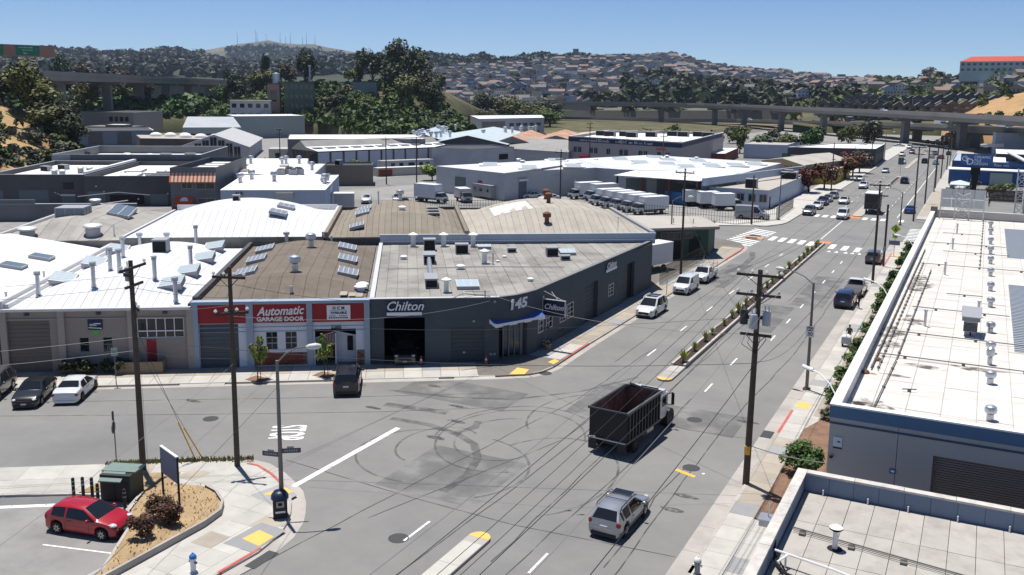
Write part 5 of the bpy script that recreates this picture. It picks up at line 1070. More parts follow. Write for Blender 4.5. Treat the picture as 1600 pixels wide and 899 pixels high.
for i,(a,c)in enumerate(zip(xs,xs[1:])):
 for j,(p,q)in enumerate(zip(ys,ys[1:])):
  o=.0 if j==0 or q>Y1-1 else.5*((i*7%3)-1)
  e=.006*((i+j)%2)+R.uniform(0,.008)
  B.add('roof_sheet',MB().face([(a+.02,p+.02,ZR+e),(c-.02,p+.02,ZR+e),(c-.02,q-.02,ZR+e),(a+.02,q-.02,ZR+e)]).face([(a+.02,p+.02,ZR+e),(a+.02,q-.02,ZR+e),(a+.02,q-.02,ZR-.04),(a+.02,p+.02,ZR-.04)]),m_rbroof)
B.add('roof_field',box(xs[-1],X1-.3,Y0+.3,Y1-.3,ZR-.03,ZR+.002),m_rbroof)
for x0,y0,y1 in((2.85,103.5,126),(2.72,64.6,88)):
 n=int((y1-y0)/.5);base=B.add('ribbed_roof',box(x0,12,y0,y1,ZR+.02,ZR+.05),m_rib)
 for k in range(n):y=y0+(y1-y0)*k/n;B.at('rib',cached(('rib',x0),lambda:box(0,12-x0,-.09,.09,0,.07).mesh('rib',m_rib)),x0,y+.25,ZR+.05,parent=base)
for y in(49.86,56.5,63.6,69.3,78.05,84.7,91.9,98.8,105.3,112.3,120.3,127):B.at('turbine_vent',cached('turbd',lambda:MB().lathe([(.17,0),(.17,.32),(.15,.33),(.27,.42),(.30,.58),(.25,.72),(.1,.79),(0,.8)],12).mesh('turbine_vent',m_galv,smooth=40)),1.35,y,ZR)
B.at('turbine_vent',MC['turbd'],1.32,60.7,ZR,sc=(.8,.8,1.4))
for x,y in((-2.71,69.0),(-2.3,90.4),(-2.2,106.3),(-2.16,119.2),(.55,74.0)):B.at('vent_pipe',P_i(),x,y,ZR,sc=(.9,.9,.72))
hd=B.add('swamp_cooler',MB().box(-.3,.55,67.3,68.9,ZR+.35,ZR+1.05).box(-.2,.1,67.5,68.7,ZR,ZR+.35).box(.2,.45,67.5,68.7,ZR,ZR+.35),m_greym);b=MB()
for k in range(6):b.box(-.42,.67,67.1,67.25+.0*k,ZR+1.1+.04*k,ZR+1.125+.04*k)
b.prism([(-.45,67.0),(.7,67.0),(.75,69.2),(-.5,69.2)],ZR+1.35,[ZR+1.42,ZR+1.42,ZR+1.7,ZR+1.7]);B.add('cooler_hood',b,m_greym,hd)
b=MB()
for k in range(7):b.box(-.28,.53,67.27,67.299,ZR+.40+.085*k,ZR+.44+.085*k)
B.add('louvre',b,m_black,hd)
def conduit(pts,r=.035,sup=3.2):
 c=B.add('conduit',MB().tube([(x,y,ZR+.16)for x,y in pts],r,5),m_cond);s_=MB()
 for p,q in zip(pts,pts[1:]):
  n=max(1,int(hypot(q[0]-p[0],q[1]-p[1])/sup))
  for k in range(n):x,y=p[0]+(q[0]-p[0])*(k+.5)/n,p[1]+(q[1]-p[1])*(k+.5)/n;s_.box(x-.09,x+.09,y-.07,y+.07,ZR+.02,ZR+.12)
 B.add('conduit_block',s_,m_cond,c)
for y,x0,x1 in((59.6,-4.9,8),(66.0,-4.6,9),(74.6,-3.9,2.6),(95,-4.7,9),(103.8,-3,3),(109.5,-4.6,2.8),(81,-1.8,.8),(118,-3.6,.4),(52.6,-2.9,-2.2)):conduit([(x0,y),(x1,y+R.uniform(-.2,.3))])
conduit([(-4.85,56),(-4.7,104)],.05,1.6);conduit([(-4.5,56),(-4.35,96)],.03,1.3);conduit([(-3.7,59),(-3.5,92)]);conduit([(.45,96),(.55,134)],.03,2.4);conduit([(-4.0,46.9),(-3.7,58.8)])
for x,y in((-5.05,55.3),(-4.7,58.4)):B.add('roof_drain',MB().blob((x,y,ZR+.05),.22,.3,.14,8,4),m_rust)
st=M('roof_grime',(.13,.11,.10),.9,var=0,alpha=(1.3,.42,.62,.85))
for x,y,a,c in((-4.75,48.6,.7,.7),(-4.4,50.2,.8,.5),(-4.3,49.2,1.4,1.0),(-3.7,70.5,.9,2.0),(-4.5,62.6,.8,1.4),(-4.6,66,1.0,1.8),(-4.0,85,1.2,4),(0.6,59.2,1.6,.5),(-2.2,58.3,1.8,.5),(-3.8,55.5,1.4,.4)):
 b=MB();b.face([(x+a*cos(t)*(.8+.3*sin(3*t+x)),y+c*sin(t)*(.8+.3*cos(2*t+y)),ZR+.024)for t in[2*pi*k/14 for k in range(14)]]);B.add('roof_stain',b,st)
b=MB()
for x,y,a in((-4.85,48.2,.35),(-4.7,49.3,.3),(-4.95,48.7,.2)):b.face([(x+a*cos(t)*(.7+.4*sin(2*t+x)),y+a*1.5*sin(t)*(.7+.4*cos(3*t)),ZR+.03)for t in[2*pi*k/9 for k in range(9)]])
B.add('tar_patch',b,M('tar',(.035,.03,.028),.8))
B=Bld('billboard_frame','back of a white billboard on steel lattice posts, standing on the far roof parapet','billboard',(-2,133),'XY')
for i in range(4):
 for j in range(2):B.add('board_panel',box(-4.7+1.32*i+.02,-3.4+1.32*i,133.0,133.06+.01*((i+j)%2),7.75+1.2*j,8.93+1.2*j),M('board_back',(.52,.54,.55),.7,var=.1,vs=1))
for x in(-4.62,-2.9,-1.2,.45):B.add('post',box(x-.07,x+.07,132.6,132.75,6.2,10.1 if x<0 else 9.6),m_rbw)
b=MB()
for z in(7.1,8.9):b.tube([(-4.62,132.68,z),(.45,132.68,z)],.045,5)
for z0,z1 in((6.3,7.1),(7.1,8.0),(8.0,8.9),(8.9,9.8)):b.tube([(-2.9,132.6,z0),(-1.2,132.6,z1)],.04,5).tube([(-1.2,132.6,z0),(-2.9,132.6,z1)],.04,5)
B.add('bracing',b,m_rbw)
m_nroof=M('near_roof_sheet',(.40,.375,.34),.9,var=.08,vs=1.5,rnd=.05,stain=(.27,.24,.21),sscale=.9,samt=.5,bump=.15,bs=25)
m_nwall=M('slate_parapet',(.16,.205,.285),.8,var=.06,vs=1,rnd=.05)
XN,YN,ZN,ZP=-6.2,40.85,4.65,5.5
B=Bld('slate_parapet_building','flat roofed building at the bottom right corner with slate blue parapet and pale coping','building',(XN,YN),'XY')
B.add('wall',box(XN,XN+.3,8,YN,0,ZP-.06).box(XN+.3,30,YN-.3,YN,0,ZP-.06).box(XN+.3,30,8,8.3,0,4),m_nwall)
for k in range(20):y=YN-.34-1.45*k;B.add('parapet_panel',box(XN+.3,XN+.33+.006*(k%2),y-1.43,y,ZN-.03,ZP-.06),m_nwall)
for k in range(24):x=XN+.36+1.02*k;B.add('parapet_panel',box(x,x+1.0,YN-.333-.006*(k%2),YN-.3,ZN-.03,ZP-.06),m_nwall)
m_cop=M('rough_coping',(.55,.52,.48),.9,var=.12,vs=3,rnd=.06,stain=(.34,.31,.28),sscale=2,samt=.6,bump=.5,bs=10)
for k in range(16):y=YN+.03-2*k;B.add('coping',box(XN-.05,XN+.38,y-1.99,y,ZP-.06,ZP+.03+.006*(k%2)),m_cop)
for k in range(16):x=XN+.39+2*k;B.add('coping',box(x,x+1.985,YN-.36,YN+.04,ZP-.06,ZP+.03+.006*(k%2)),m_cop)
B.add('roof_deck',box(XN+.33,30,8,YN-.33,ZN-.2,ZN-.02),M('roof_tar2',(.09,.08,.075),.95))
xs=[XN+.36+.98*k for k in range(18)];yb=[YN-.36]
while yb[-1]>22:yb.append(yb[-1]-3.1)
for i,(a,c)in enumerate(zip(xs,xs[1:])):
 for j,(q,p)in enumerate(zip(yb,yb[1:])):
  o=0 if j==0 else R.uniform(-.9,.9)*0
  e=.008*(i%2)+R.uniform(0,.006)
  B.add('roof_sheet',MB().face([(a+.012,p+.012,ZN+e),(c-.012,p+.012,ZN+e),(c-.012,q-.012,ZN+e),(a+.012,q-.012,ZN+e)]),m_nroof)
b=MB();b.lathe([(.10,0),(.10,.75),(.15,.76),(.15,.82),(.26,.84),(.26,.9),(.1,1.0),(0,1.0)],14,(-3.87,35.55,ZN),ms=[0,0,1,1,1,2,2,2]);b.lathe([(.3,.0),(.28,.03),(0,.04)],12,(-3.87,35.55,ZN),mi=1);B.add('roof_vent',b,[m_pvc,m_black,m_white_sign],smooth=40)
c=B.add('conduit',MB().tube([(-5.6,36.4,ZN+.14),(2.2,35.2,ZN+.14),(9,34.2,ZN+.14)],.03,5).tube([(-5.6,36.25,ZN+.14),(9,34.05,ZN+.14)],.02,5),m_cond)
b=MB()
for k in range(7):x=-5.2+1.9*k;b.box(x-.12,x+.12,36.3-.16*(x+5.6)-.2,36.3-.16*(x+5.6)+.12,ZN+.015,ZN+.1)
B.add('conduit_block',b,m_cond,c)
b=MB()
for x,y in((-5.05,YN-.45),(-3.2,YN-.45),(-1.6,YN-.45),(.3,YN-.45),(2.2,YN-.45)):b.box(x-.03,x+.03,y-.04,y+.04,ZN,ZN+.26)
B.add('roof_stub',b,m_pvc)
b=MB();b.tube([(-5.75,33.4,ZN+.5),(-3.6,32.9,ZN+.5),(-1.5,32.2,ZN+.5)],.045,6).tube([(-5.5,32.6,ZN+.45),(-5.2,33.3,ZN+.5)],.04,6).tube([(-5.3,33.2,ZN),(-5.3,33.2,ZN+.5)],.04,6);B.add('pipe_run',b,m_pvc)
b=MB();b.tube([(-5.9,34.2,ZN+.5),(-5.7,33.2,ZN+.2),(-5.3,32.6,ZN+.1),(-4.2,32.3,ZN+.08)],.05,6).tube([(-5.8,33.6,ZN+.3),(-5.0,32.4,ZN+.05)],.04,6);B.add('cable_bundle',b,m_black)
b=MB();b.box(-6.75,-6.2,35.2,35.3,5.1,5.5).box(-6.75,-6.25,34.9,35.6,5.46,5.52);b.tube([(-6.4,35.3,5.0),(-6.4,35.3,6.1)],.03,5);B.add('flood_lamp',b,m_galv)
B=Bld('tile_showroom','dark blue tile showroom with big painted letters on its wall and white roofs','building',(-6,265),'XY')
m_tblue=M('showroom_blue',(.02,.07,.21),.65,var=.06,vs=.6)
B.add('wall',box(-7.9,9,262,268,0,3.6),m_tblue);B.add('roof',box(-8.1,9.2,261.6,268.8,3.6,3.8),m_white2)
B.add('pale_bay',box(1.5,6.5,261.8,261.99,.2,3.2),m_ggreen)
B.add('sign_wall',box(-5.6,1.95,270,270.4,0,7.3),m_tblue)
B.add('side_block',box(2.0,9,270.1,280,0,5.2),m_tblue);B.add('side_roof',MB().prism([(1.98,270),(4.9,270),(4.9,280),(1.98,280)],[5.3,5.3,5.9,5.9],[5.5,5.5,6.1,6.1]),m_white2);B.add('mono_roof',MB().prism([(5,269.8),(10,269.8),(10,284),(5,284)],[7.8,5.2,5.2,7.8],[8.1,5.5,5.5,8.1],bottom=True),m_white2)
lw=M('letter_pale',(.55,.62,.72),.6,var=0)
def rtxt(s_,size,x,z,y=269.97,**k):return txt(s_,size,lw,B.r,(x+6,y-265,z),(pi/2,0,0),'lettering',ext=.02,**k)
rtxt('C',2.0,-4.7,6.0,bold=-.01);rtxt('T',1.8,-4.15,5.6);rtxt('D',2.3,-3.35,5.2)
for s_,z in(('CERAMIC',6.5),('TILE',5.6),('DESIGN',4.75)):rtxt(s_,.95,-2.5,z,align='LEFT')
scribble(B,(2.1,270.1),(9,270.1),.2,3.4,4.3,.8,lw,None,.05,11)
B=Bld('blue_roofed_store','low store with navy walls and white roof behind the tile showroom','building',(-8,300),'XY');shell(B,[(-8,285),(-3,285),(-3,320),(-8,320)],0,4.5,m_tblue,m_bwall,0);B.add('annex',box(-2.9,2,300,318,0,4.2),m_taup);B.add('annex_roof',box(-3,2.1,299.8,318.2,4.2,4.4),m_gravel)
B=Bld('brown_store','long brown low building with white roof at the right edge','building',(5,320),'XY');shell(B,[(3,322),(40,322),(40,350),(3,350)],0,4.8,m_dbrick,m_white2,0,cap=m_white_sign)
for k in range(5):epanel(B,(3,322),(40,322),2+2.2*k,1.4,1.4,3.2,m_glass,'window',.05)
B=Bld('pale_blue_container_hall','pale blue box hall with white ramp roof under the viaduct, right','building',(20,400),'XY');shell(B,[(3,400),(16,403),(15,412),(2,409)],0,8.5,m_bwall,m_lwall,0,cap=m_white_sign);B.add('ramp_roof',MB().prism([(-2,398),(6,399.7),(6,402),(-2,401)],3.2,[4.0,4.6,4.6,4.0],bottom=True),m_white2)
B=Bld('pylon_sign','tall black stepped pylon sign seen from behind, beside the tile showroom','sign',(-1.3,225),'XY');B.add('sign_box',box(-2.55,-.65,225,225.5,5.3,6.85),m_black);B.add('sign_box',box(-2.2,-.95,225,225.45,3.4,5.298),m_black);B.add('post',box(-2.0,-1.1,225.05,225.4,0,3.398),m_black)
B=Bld('market_umbrella','pale blue square market umbrella open over the courtyard','umbrella',(-4.6,236),'XY')
b=MB();c_=(-4.6,236);P8=[(c_[0]+2.0*sx,c_[1]+3.4*sy)for sx,sy in((-1,-1),(1,-1),(1,1),(-1,1))]
for i in range(4):b.face([(*P8[i],2.3),(*P8[(i+1)%4],2.3),(*c_,3.1)]);b.face([(*P8[i],2.3),(*P8[(i+1)%4],2.3),(*P8[(i+1)%4],2.1),(*P8[i],2.1)])
B.add('canopy',b,M('umbrella_blue',(.50,.62,.75),.8,var=.04));B.add('pole',MB().tube([(*c_,0),(*c_,3.1)],.05),m_white_sign)
B=Bld('lattice_tower','brick red and white steel lattice tower at the right edge','tower',(5.7,170),'XY')
for x,y in((5.0,169.4),(6.2,169.4),(5.0,170.6),(6.2,170.6)):B.add('leg',box(x-.09,x+.09,y-.09,y+.09,0,10.6),m_rbw)
for k in range(9):
 z0,z1=1.15*k,1.15*(k+1);b=MB();b.tube([(5.0,169.3,z0),(6.2,169.3,z1)],.05,4).tube([(6.2,169.3,z0),(5.0,169.3,z1)],.05,4).tube([(4.95,169.4,z1),(4.95,170.6,z0)],.05,4).tube([(5.0,169.3,z1),(6.2,169.3,z1)],.05,4);B.add('brace',b,m_rbw)
B.add('backing_board',box(6.3,9.5,169.8,170.2,0,9.5),m_brick)
B=Bld('courtyard_fence','dark brown slatted fence along the courtyard, right of the billboard','fence',(4,221),'XY')
for k in range(26):B.add('slat',box(1.5+.24*k,1.72+.24*k,221,221.05,.1,2.6),M('fence_brown',(.06,.04,.035),.8,rnd=.15))
B.add('rail',box(1.5,7.8,221.06,221.14,.4,.55).box(1.5,7.8,221.06,221.14,2.2,2.35),MATS['fence_brown'])
B=Bld('courtyard_fence','long black paling fence behind the umbrella courtyard','fence',(-4,228),'XY')
for k in range(30):B.add('slat',box(-7.2+.28*k,-7.0+.28*k,228,228.05,.1,2.0),m_black)
B.add('rail',box(-7.2,1.2,228.06,228.14,.4,.52).box(-7.2,1.2,228.06,228.14,1.6,1.72),m_black)
B=Bld('green_corner_shop','dark green shop with wide tan flat roof overhanging at the side street corner','building',(-38,125),'XY')
gm=M('bottle_green_wall',(.035,.085,.06),.75,var=.08,vs=1)
GP=[(-37.5,117.3),(-32.4,122.6),(-33.6,130.5),(-45,127)]
shell(B,GP,0,4.1,gm,m_taup,0)
RP=[(-38.4,116.2),(-31.0,122.9),(-33.2,127.2),(-36.0,131.8),(-45.6,127.2),(-44.4,120.6)]
B.add('roof_slab',MB().prism(RP,4.15,4.42,bottom=True),m_gravel);B.add('eave',MB().prism([(x*1.0005,y)for x,y in RP],4.0,4.149,bottom=True),m_taup)
epanel(B,GP[0],GP[1],.2,4.6,2.9,3.7,m_glass,'window_band',.05,m_taup,nx=5);epanel(B,GP[0],GP[1],.6,2.6,.1,2.6,m_black,'door',.05);epanel(B,GP[0],GP[1],4.4,1.6,.1,3.0,m_black,'roller_door',.05)
for x,y in((-35,124),(-37.5,123)):B.at('vent_pipe',P_i(),x,y,4.4,sc=(.8,.8,.4))
# hills (heightfields between a foot line and a crest line)
from mathutils import noise as mnoise
def resample(pts,n):
 P=[Vector(p)for p in pts];d=[0]
 for a,b in zip(P,P[1:]):d.append(d[-1]+(b-a).length)
 out=[]
 for k in range(n):
  t=d[-1]*k/(n-1);i=0
  while i<len(P)-2 and d[i+1]<t:i+=1
  out.append(P[i].lerp(P[i+1],(t-d[i])/max(1e-6,d[i+1]-d[i])))
 return out
class Hill:
 def __init__(s,name,crest,foot,mat,n=60,rows=12,amp=1.0,f=1.0,back=120,drop=30,ns=.02):
  s.n,s.amp,s.ns,s.f=n,amp,ns,f
  s.C,s.F=resample(crest,n),resample(foot,n)
  b=MB();idx=[]
  for i in range(n):
   col=[b.P(s.at(i/(n-1),j/rows))for j in range(rows+1)]
   c,fo=s.C[i],s.F[i];d=Vector((c.x-fo.x,c.y-fo.y,0)).normalized();p0=s.at(i/(n-1),1)
   col.append(b.P((p0[0]+d.x*back*.4,p0[1]+d.y*back*.4,p0[2]-drop*.25)));col.append(b.P((p0[0]+d.x*back,p0[1]+d.y*back,p0[2]-drop)))
   q=s.at(i/(n-1),0);col.insert(0,b.P((q[0]-d.x*3,q[1]-d.y*3,-1.0)));idx.append(col)
  for i in range(n-1):
   for j in range(len(idx[0])-1):b.f.append([idx[i][j],idx[i+1][j],idx[i+1][j+1],idx[i][j+1]]);b.m.append(0)
  s.ob=tag(b.build(name,mat,smooth=60),kind='structure')
 def at(s,u,t):
  x=u*(s.n-1);i=min(int(x),s.n-2);k=x-i;c=s.C[i].lerp(s.C[i+1],k);f=s.F[i].lerp(s.F[i+1],k);p=f.lerp(c,t)
  z=f.z+(c.z-f.z)*(t**s.f)
  nz=mnoise.noise(Vector((p.x*s.ns,p.y*s.ns,1.7)))+.5*mnoise.noise(Vector((p.x*s.ns*2.6,p.y*s.ns*2.6,4.2)))
  return(p.x,p.y,z+s.amp*nz*min(1,4*t)*(1 if t<.9 else max(.25,(1-t)*10)))
m_far=M('far_mountain_scrub',(.095,.10,.075),.95,var=.22,vs=.004,stain=(.20,.155,.10),sscale=.004,samt=.6)
m_forest=M('forest_floor',(.045,.055,.032),.95,var=.3,vs=.01)
m_suburb=M('suburb_ground',(.14,.135,.11),.95,var=.3,vs=.02,stain=(.06,.075,.04),sscale=.02,samt=.8)
m_scrub=M('scrub_hill',(.075,.08,.035),.95,var=.3,vs=.08,stain=(.22,.145,.07),sscale=.06,samt=.75,bump=.6,bs=1.5)
m_drys=M('dry_slope',(.40,.27,.125),.95,var=.22,vs=.12,stain=(.19,.13,.075),sscale=.09,samt=.85,bump=.7,bs=1.2)
m_cut=M('earth_cut',(.42,.26,.12),.95,var=.2,vs=.1,stain=(.22,.14,.07),sscale=.08,samt=.7)
H1=Hill('mountain',[(-3765.9,3585.8,198.5),(-3654.5,3699.3,225.0),(-3619.9,3733.1,235.9),(-3558.8,3791.4,254.4),(-3489.2,3855.6,266.5),(-3440.1,3899.5,276.3),(-3390.7,3942.5,262.9),(-3314.5,4006.7,258.3),(-3262.5,4049.2,263.0),(-3210.1,4090.9,247.6),(-3129.7,4152.7,232.6),(-2991.6,4253.3,204.8),(-2819.4,4369.3,180.5)],[(-2826.7,2687.0,85.9),(-2620.0,2888.9,90.6),(-2389.3,3082.4,95.1),(-2114.8,3276.8,99.6)],m_far,80,18,9,1.15,700,150,.004)
H2=Hill('west_ridge',[(-2960.0,1867.8,122.5),(-2881.1,1987.3,130.2),(-2838.5,2047.6,131.5),(-2793.5,2108.7,138.0),(-2734.4,2184.8,134.6),(-2684.5,2245.8,130.5),(-2645.2,2291.9,134.3),(-2590.6,2353.5,143.0),(-2555.2,2391.8,148.7),(-2519.4,2429.6,141.3),(-2475.0,2474.8,134.1),(-2429.5,2519.4,115.7),(-2350.3,2593.5,95.5)],[(-1270.5,797.4,29.9),(-1209.0,887.9,31.6),(-1135.4,980.3,33.3),(-1008.0,1110.8,35.8)],m_forest,70,18,6,1.3,600,120,.006)
H3=Hill('forest_ridge',[(-1937.1,1734.3,47.0),(-1862.2,1814.5,61.0),(-1793.7,1882.2,69.0),(-1721.3,1948.6,79.0),(-1689.8,1976.0,88.0),(-1658.0,2002.8,87.0),(-1618.7,2034.7,93.0),(-1564.9,2076.3,99.0),(-1509.7,2116.8,105.0),(-1460.1,2151.3,108.0),(-1416.8,2180.1,112.0),(-1372.7,2208.1,113.0),(-1335.5,2230.8,103.0),(-1302.3,2250.4,100.0),(-1274.9,2266.0,106.0),(-1236.5,2287.2,107.0),(-1197.6,2307.8,97.0),(-1158.5,2327.7,104.0),(-1119.1,2346.8,113.0),(-1079.3,2365.4,112.0),(-1055.3,2376.2,107.0),(-1031.3,2386.7,114.0),(-999.0,2400.4,109.0),(-974.6,2410.4,99.0),(-925.6,2429.7,87.0),(-860.0,2453.7,75.0)],[(-1304.4,1166.6,32.4),(-1176.1,1295.9,34.8),(-1035.6,1410.7,37.0),(-898.9,1501.5,38.9),(-741.7,1585.0,40.8),(-577.9,1651.8,42.5)],m_forest,80,16,4,1.0,500,110,.008)
H4=Hill('residential_hill',[(-1173.9,1741.2,63.3),(-1102.9,1787.1,69.9),(-1054.1,1873.9,76.4),(-999.9,1959.6,81.5),(-933.1,1992.3,88.1),(-885.9,2013.8,97.3),(-831.5,2036.8,102),(-765.7,2009.0,101),(-695.4,1981.5,102),(-614.7,1955.7,101),(-561.7,1919.5,90),(-498.3,1885.3,76),(-437.8,1848.9,68),(-379.9,1810.6,60),(-314.0,1772.4,53),(-251.9,1731.8,48),(-150,1690.1,43)],[(-475.5,704.6,5),(-411.6,743.7,5.5),(-333.5,781.8,6),(-253.1,811.4,7),(-172.9,832.2,8),(-90.1,845.2,9)],m_suburb,70,20,5,1.0,500,80,.008)
H5=Hill('east_hill',[(-342.6,1868.9,47),(-269.9,1779.6,48),(-203.9,1687.7,46),(-127.1,1494.6,43),(-80.3,1297.5,41),(-51.8,1148.8,41),(-29.8,1049.6,40),(-11.9,999.9,40),(4.1,980.0,40.5),(24.1,959.7,42),(71.7,947.3,45),(260,900,50)],[(-103.4,570.7,3),(-64.7,576.4,4),(-24.3,579.5,5),(16.8,579.8,6),(46.4,578.1,8),(200,560,10)],m_scrub,60,18,2.5,.9,400,30,.02)
H6=Hill('earth_bank',[(-22,559.7,8.0),(-17.0,559.7,11.0),(-9.4,554.9,14.3),(-3.7,550.0,19.1),(3.5,545.0,21.5),(14.7,539.8,24.2),(35.7,528.8,29.0),(120,500,33)],[(-20,500,2),(-13.9,469.8,4),(14.2,469.8,6),(33.5,468.8,6.5),(120,440,8)],m_cut,50,14,1.6,.8,90,4,.05)
H7=Hill('wooded_hill',[(-432,425,11),(-412,438,17),(-396,442,21),(-380,444,24),(-352,448,24.2),(-325,448,24.0),(-308.0,441.3,25.0),(-296.3,444,26.5),(-283.2,446.0,25.2),(-271.6,443.4,18.8),(-256,430,10),(-228,398,3)],[(-352,352,4),(-330,368,5),(-292,372,5),(-262,345,4.5),(-231,312,4.0),(-205,322,4.0),(-196,350,3.4)],m_scrub,60,14,1.6,.85,160,14,.04)
H8=Hill('viaduct_bank',[(-392,190,22.5),(-395,243,20.7),(-396,270,16),(-397,300,13.7),(-400,340,12.8),(-408,380,13.0),(-430,440,13.0)],[(-345,165,8.0),(-352,232,7),(-366,268,7),(-374,300,7),(-372,336,6),(-365,356,5)],m_scrub,40,10,1.2,.8,200,3,.04)
H9=Hill('dry_grass_slope',[(-262,132,25),(-248.7,149.2,23.0),(-242.5,155.4,20.7),(-235.2,160.9,17.8),(-231.1,163.4,16.2),(-226.1,165.2,13.5),(-219.5,165.7,10.0),(-211.4,164.8,5.6),(-204.0,164.4,2.4)],[(-185,92,4),(-176.4,104.4,4),(-183.8,124.5,3.5),(-190.2,138.0,3),(-195.0,150.0,2.5),(-199,160.0,1)],m_drys,60,16,1.3,.9,60,4,.07)
g=MB();g.box(-500,-135.2,420.2,700,-.28,-.01);tag(g.build('wooded_flat',m_scrub),kind='structure')
# viaducts
m_vc=M('viaduct_concrete',(.27,.26,.245),.9,var=.10,vs=.12,stain=(.17,.165,.155),sscale=.06,samt=.6)
m_vd=M('viaduct_concrete_dark',(.19,.19,.185),.9,var=.12,vs=.15,stain=(.12,.12,.12),sscale=.08,samt=.6)
def viaduct(name,label,pts,w,depth,ndeck=10,piers=(),pw=2.6,side=1,rail=True,double=True):
 P=resample(pts,ndeck*3+1);B=Bld(name,label,'viaduct',(P[0].x,P[0].y),'XY')
 def offs(k):d=(P[min(k+1,len(P)-1)]-P[max(k-1,0)]);d=Vector((d.x,d.y)).normalized();return Vector((-d.y,d.x))*side
 for s_ in range(ndeck):
  ks=range(s_*3,s_*3+4);b=MB();b2=MB()
  for a in list(ks)[:-1]:
   A,C=P[a],P[a+1];oa,oc=offs(a),offs(a+1)
   def q(p,o,t,z):return(p.x+o.x*t,p.y+o.y*t,p.z+z)
   prof=[(0,.0),(0,-.5),(.6,-.75),(.75,-depth),(w-.75,-depth),(w-.6,-.75),(w,-.5),(w,0)]
   for(t0,z0),(t1,z1)in zip(prof,prof[1:]+prof[:1]):b.face([q(A,oa,t0,z0),q(C,oc,t0,z0),q(C,oc,t1,z1),q(A,oa,t1,z1)][::side])
   if rail:
    for t0 in(0,w-.3):
     pr=[(t0,0),(t0,.95),(t0+.3,.95),(t0+.3,0)]
     for(ta,za),(tb,zb)in zip(pr,pr[1:]):b2.face([q(A,oa,ta,za),q(C,oc,ta,za),q(C,oc,tb,zb),q(A,oa,tb,zb)][::side])
  gd=B.add('deck_span',b,m_vc)
  if rail:B.add('parapet',b2,m_vc,gd)
 for(x,y,z0,h)in piers:
  k=min(range(len(P)),key=lambda i:(P[i].x-x)**2+(P[i].y-y)**2);o=offs(k);ang=atan2(o.y,o.x)
  b=MB();zt=P[k].z-depth
  def T(p,x=x,y=y,c=cos(ang),s__=sin(ang)):return(x+p[0]*c-p[1]*s__,y+p[0]*s__+p[1]*c,p[2])
  b.T=T;L_=w*.27;b.prism([(w/2-L_/2,-pw*.42),(w/2+L_/2,-pw*.42),(w/2+L_/2,pw*.42),(w/2-L_/2,pw*.42)],z0,zt-1.2);b.prism([(.3,-pw/2-.1),(w-.3,-pw/2-.1),(w-.3,pw/2+.1),(.3,pw/2+.1)],zt-1.3,zt+.02,bottom=True);B.add('pier',b,m_vd)
 return B,P
VL=[(-276.8,170.2,27.0),(-297.9,204.7,27.0),(-314.6,239.3,27.0),(-359.8,300.0,27.0),(-379.9,344.0,27.0),(-446.9,445.7,27.0),(-499.9,537.0,27.0)]
VL=[(-250,125,27),(-499.9,537.0,27.0)];VL=[(-240,112,27),(-300,208,27),(-360,306,27),(-430,420,27),(-499.9,537.0,27.0)]
VLB,VLP=viaduct('freeway_viaduct','concrete freeway viaduct on tall piers across the upper left, trucks on it',VL,14,2.6,14,[(-300+.0,208,8,0),(-333,262,6,0),(-362,309,8,0),(-387,350,8,0),(-411,389,8,0),(-437,431,8,0),(-462,473,8,0)],3.0,1)
VRB,VRP=viaduct('freeway_viaduct','curving concrete flyover on thick piers across the far end of the main road',[(-330,660,14),(-287.1,692.2,14.0),(-250.0,712,14.0),(-195.9,691.5,14.0),(-140.2,634.1,14.0),(-88.2,565.5,14.0),(-54.9,516.2,14.0),(-28.2,476.5,14.0),(-6.1,436.6,14.0),(11.7,398.2,14.0),(28.9,356.9,14.0),(80,250,14)],11,2.2,16,[(-171,667,0,0),(-143,637,0,0),(-110,595,0,0),(-78,551,0,0),(-30,479.5,0,0),(-4.5,434,0,0),(24,369,0,0),(-225,706,0,0)],3.6,-1)
VMB,VMP=viaduct('lower_freeway','low freeway roadway with traffic behind the flyover piers',[(-330,725,0.6),(-283.7,722,1.0),(-221.6,712,1.8),(-165.8,682,3.0),(-88.0,584,5.7),(-32,490,8.0),(8,405,9.4),(40,345,10.6),(90,250,11)],16,1.8,14,[(-60,540,0,0),(-38,500,0,0),(-12,447,0,0)],2.0,1)
VCB,VCP=viaduct('freeway_viaduct','distant concrete viaduct stretch between the wooded hill and the dark tree',[(-440,670,14.5),(-415.6,683.6,14.2),(-401.6,691.9,13.5),(-368.3,698.9,12.6),(-335.1,704.3,11.5),(-295.1,722.8,9.8)],14,3.0,6,[(-410,686,0,0),(-380,696,0,0),(-350,702,0,0)],2.6,1)
for x0,y0,x1,y1,lab in((-385,214,-392,268,'grey retaining wall under the left viaduct beside the olive trees'),(-408,330,-420,372,'pale retaining wall with blue graffiti under the left viaduct')):
 B=Bld('retaining_wall',lab,'wall',(x0,y0),'XY')
 for k in range(8):t0,t1=k/8,(k+1)/8-.01;b=MB();b.prism([(x0+(x1-x0)*t0+12,y0+(y1-y0)*t0),(x0+(x1-x0)*t1+12,y0+(y1-y0)*t1),(x0+(x1-x0)*t1+11.5,y0+(y1-y0)*t1),(x0+(x1-x0)*t0+11.5,y0+(y1-y0)*t0)][::-1],8,17.5 if y0<300 else 16,bottom=True);B.add('wall_panel',b,m_bwall if y0>300 else m_gwall)
B=Bld('overhead_road_sign','overhead freeway sign with green panels on a brown backing above the left viaduct','road sign',(-253,180),'XY')
p,q=(-252.5,157),(-248.6,191.5);p,q=(-255.5,166),(-248.6,188.4)
a_,t_,o_,L_=edge(p,q);nn_=8
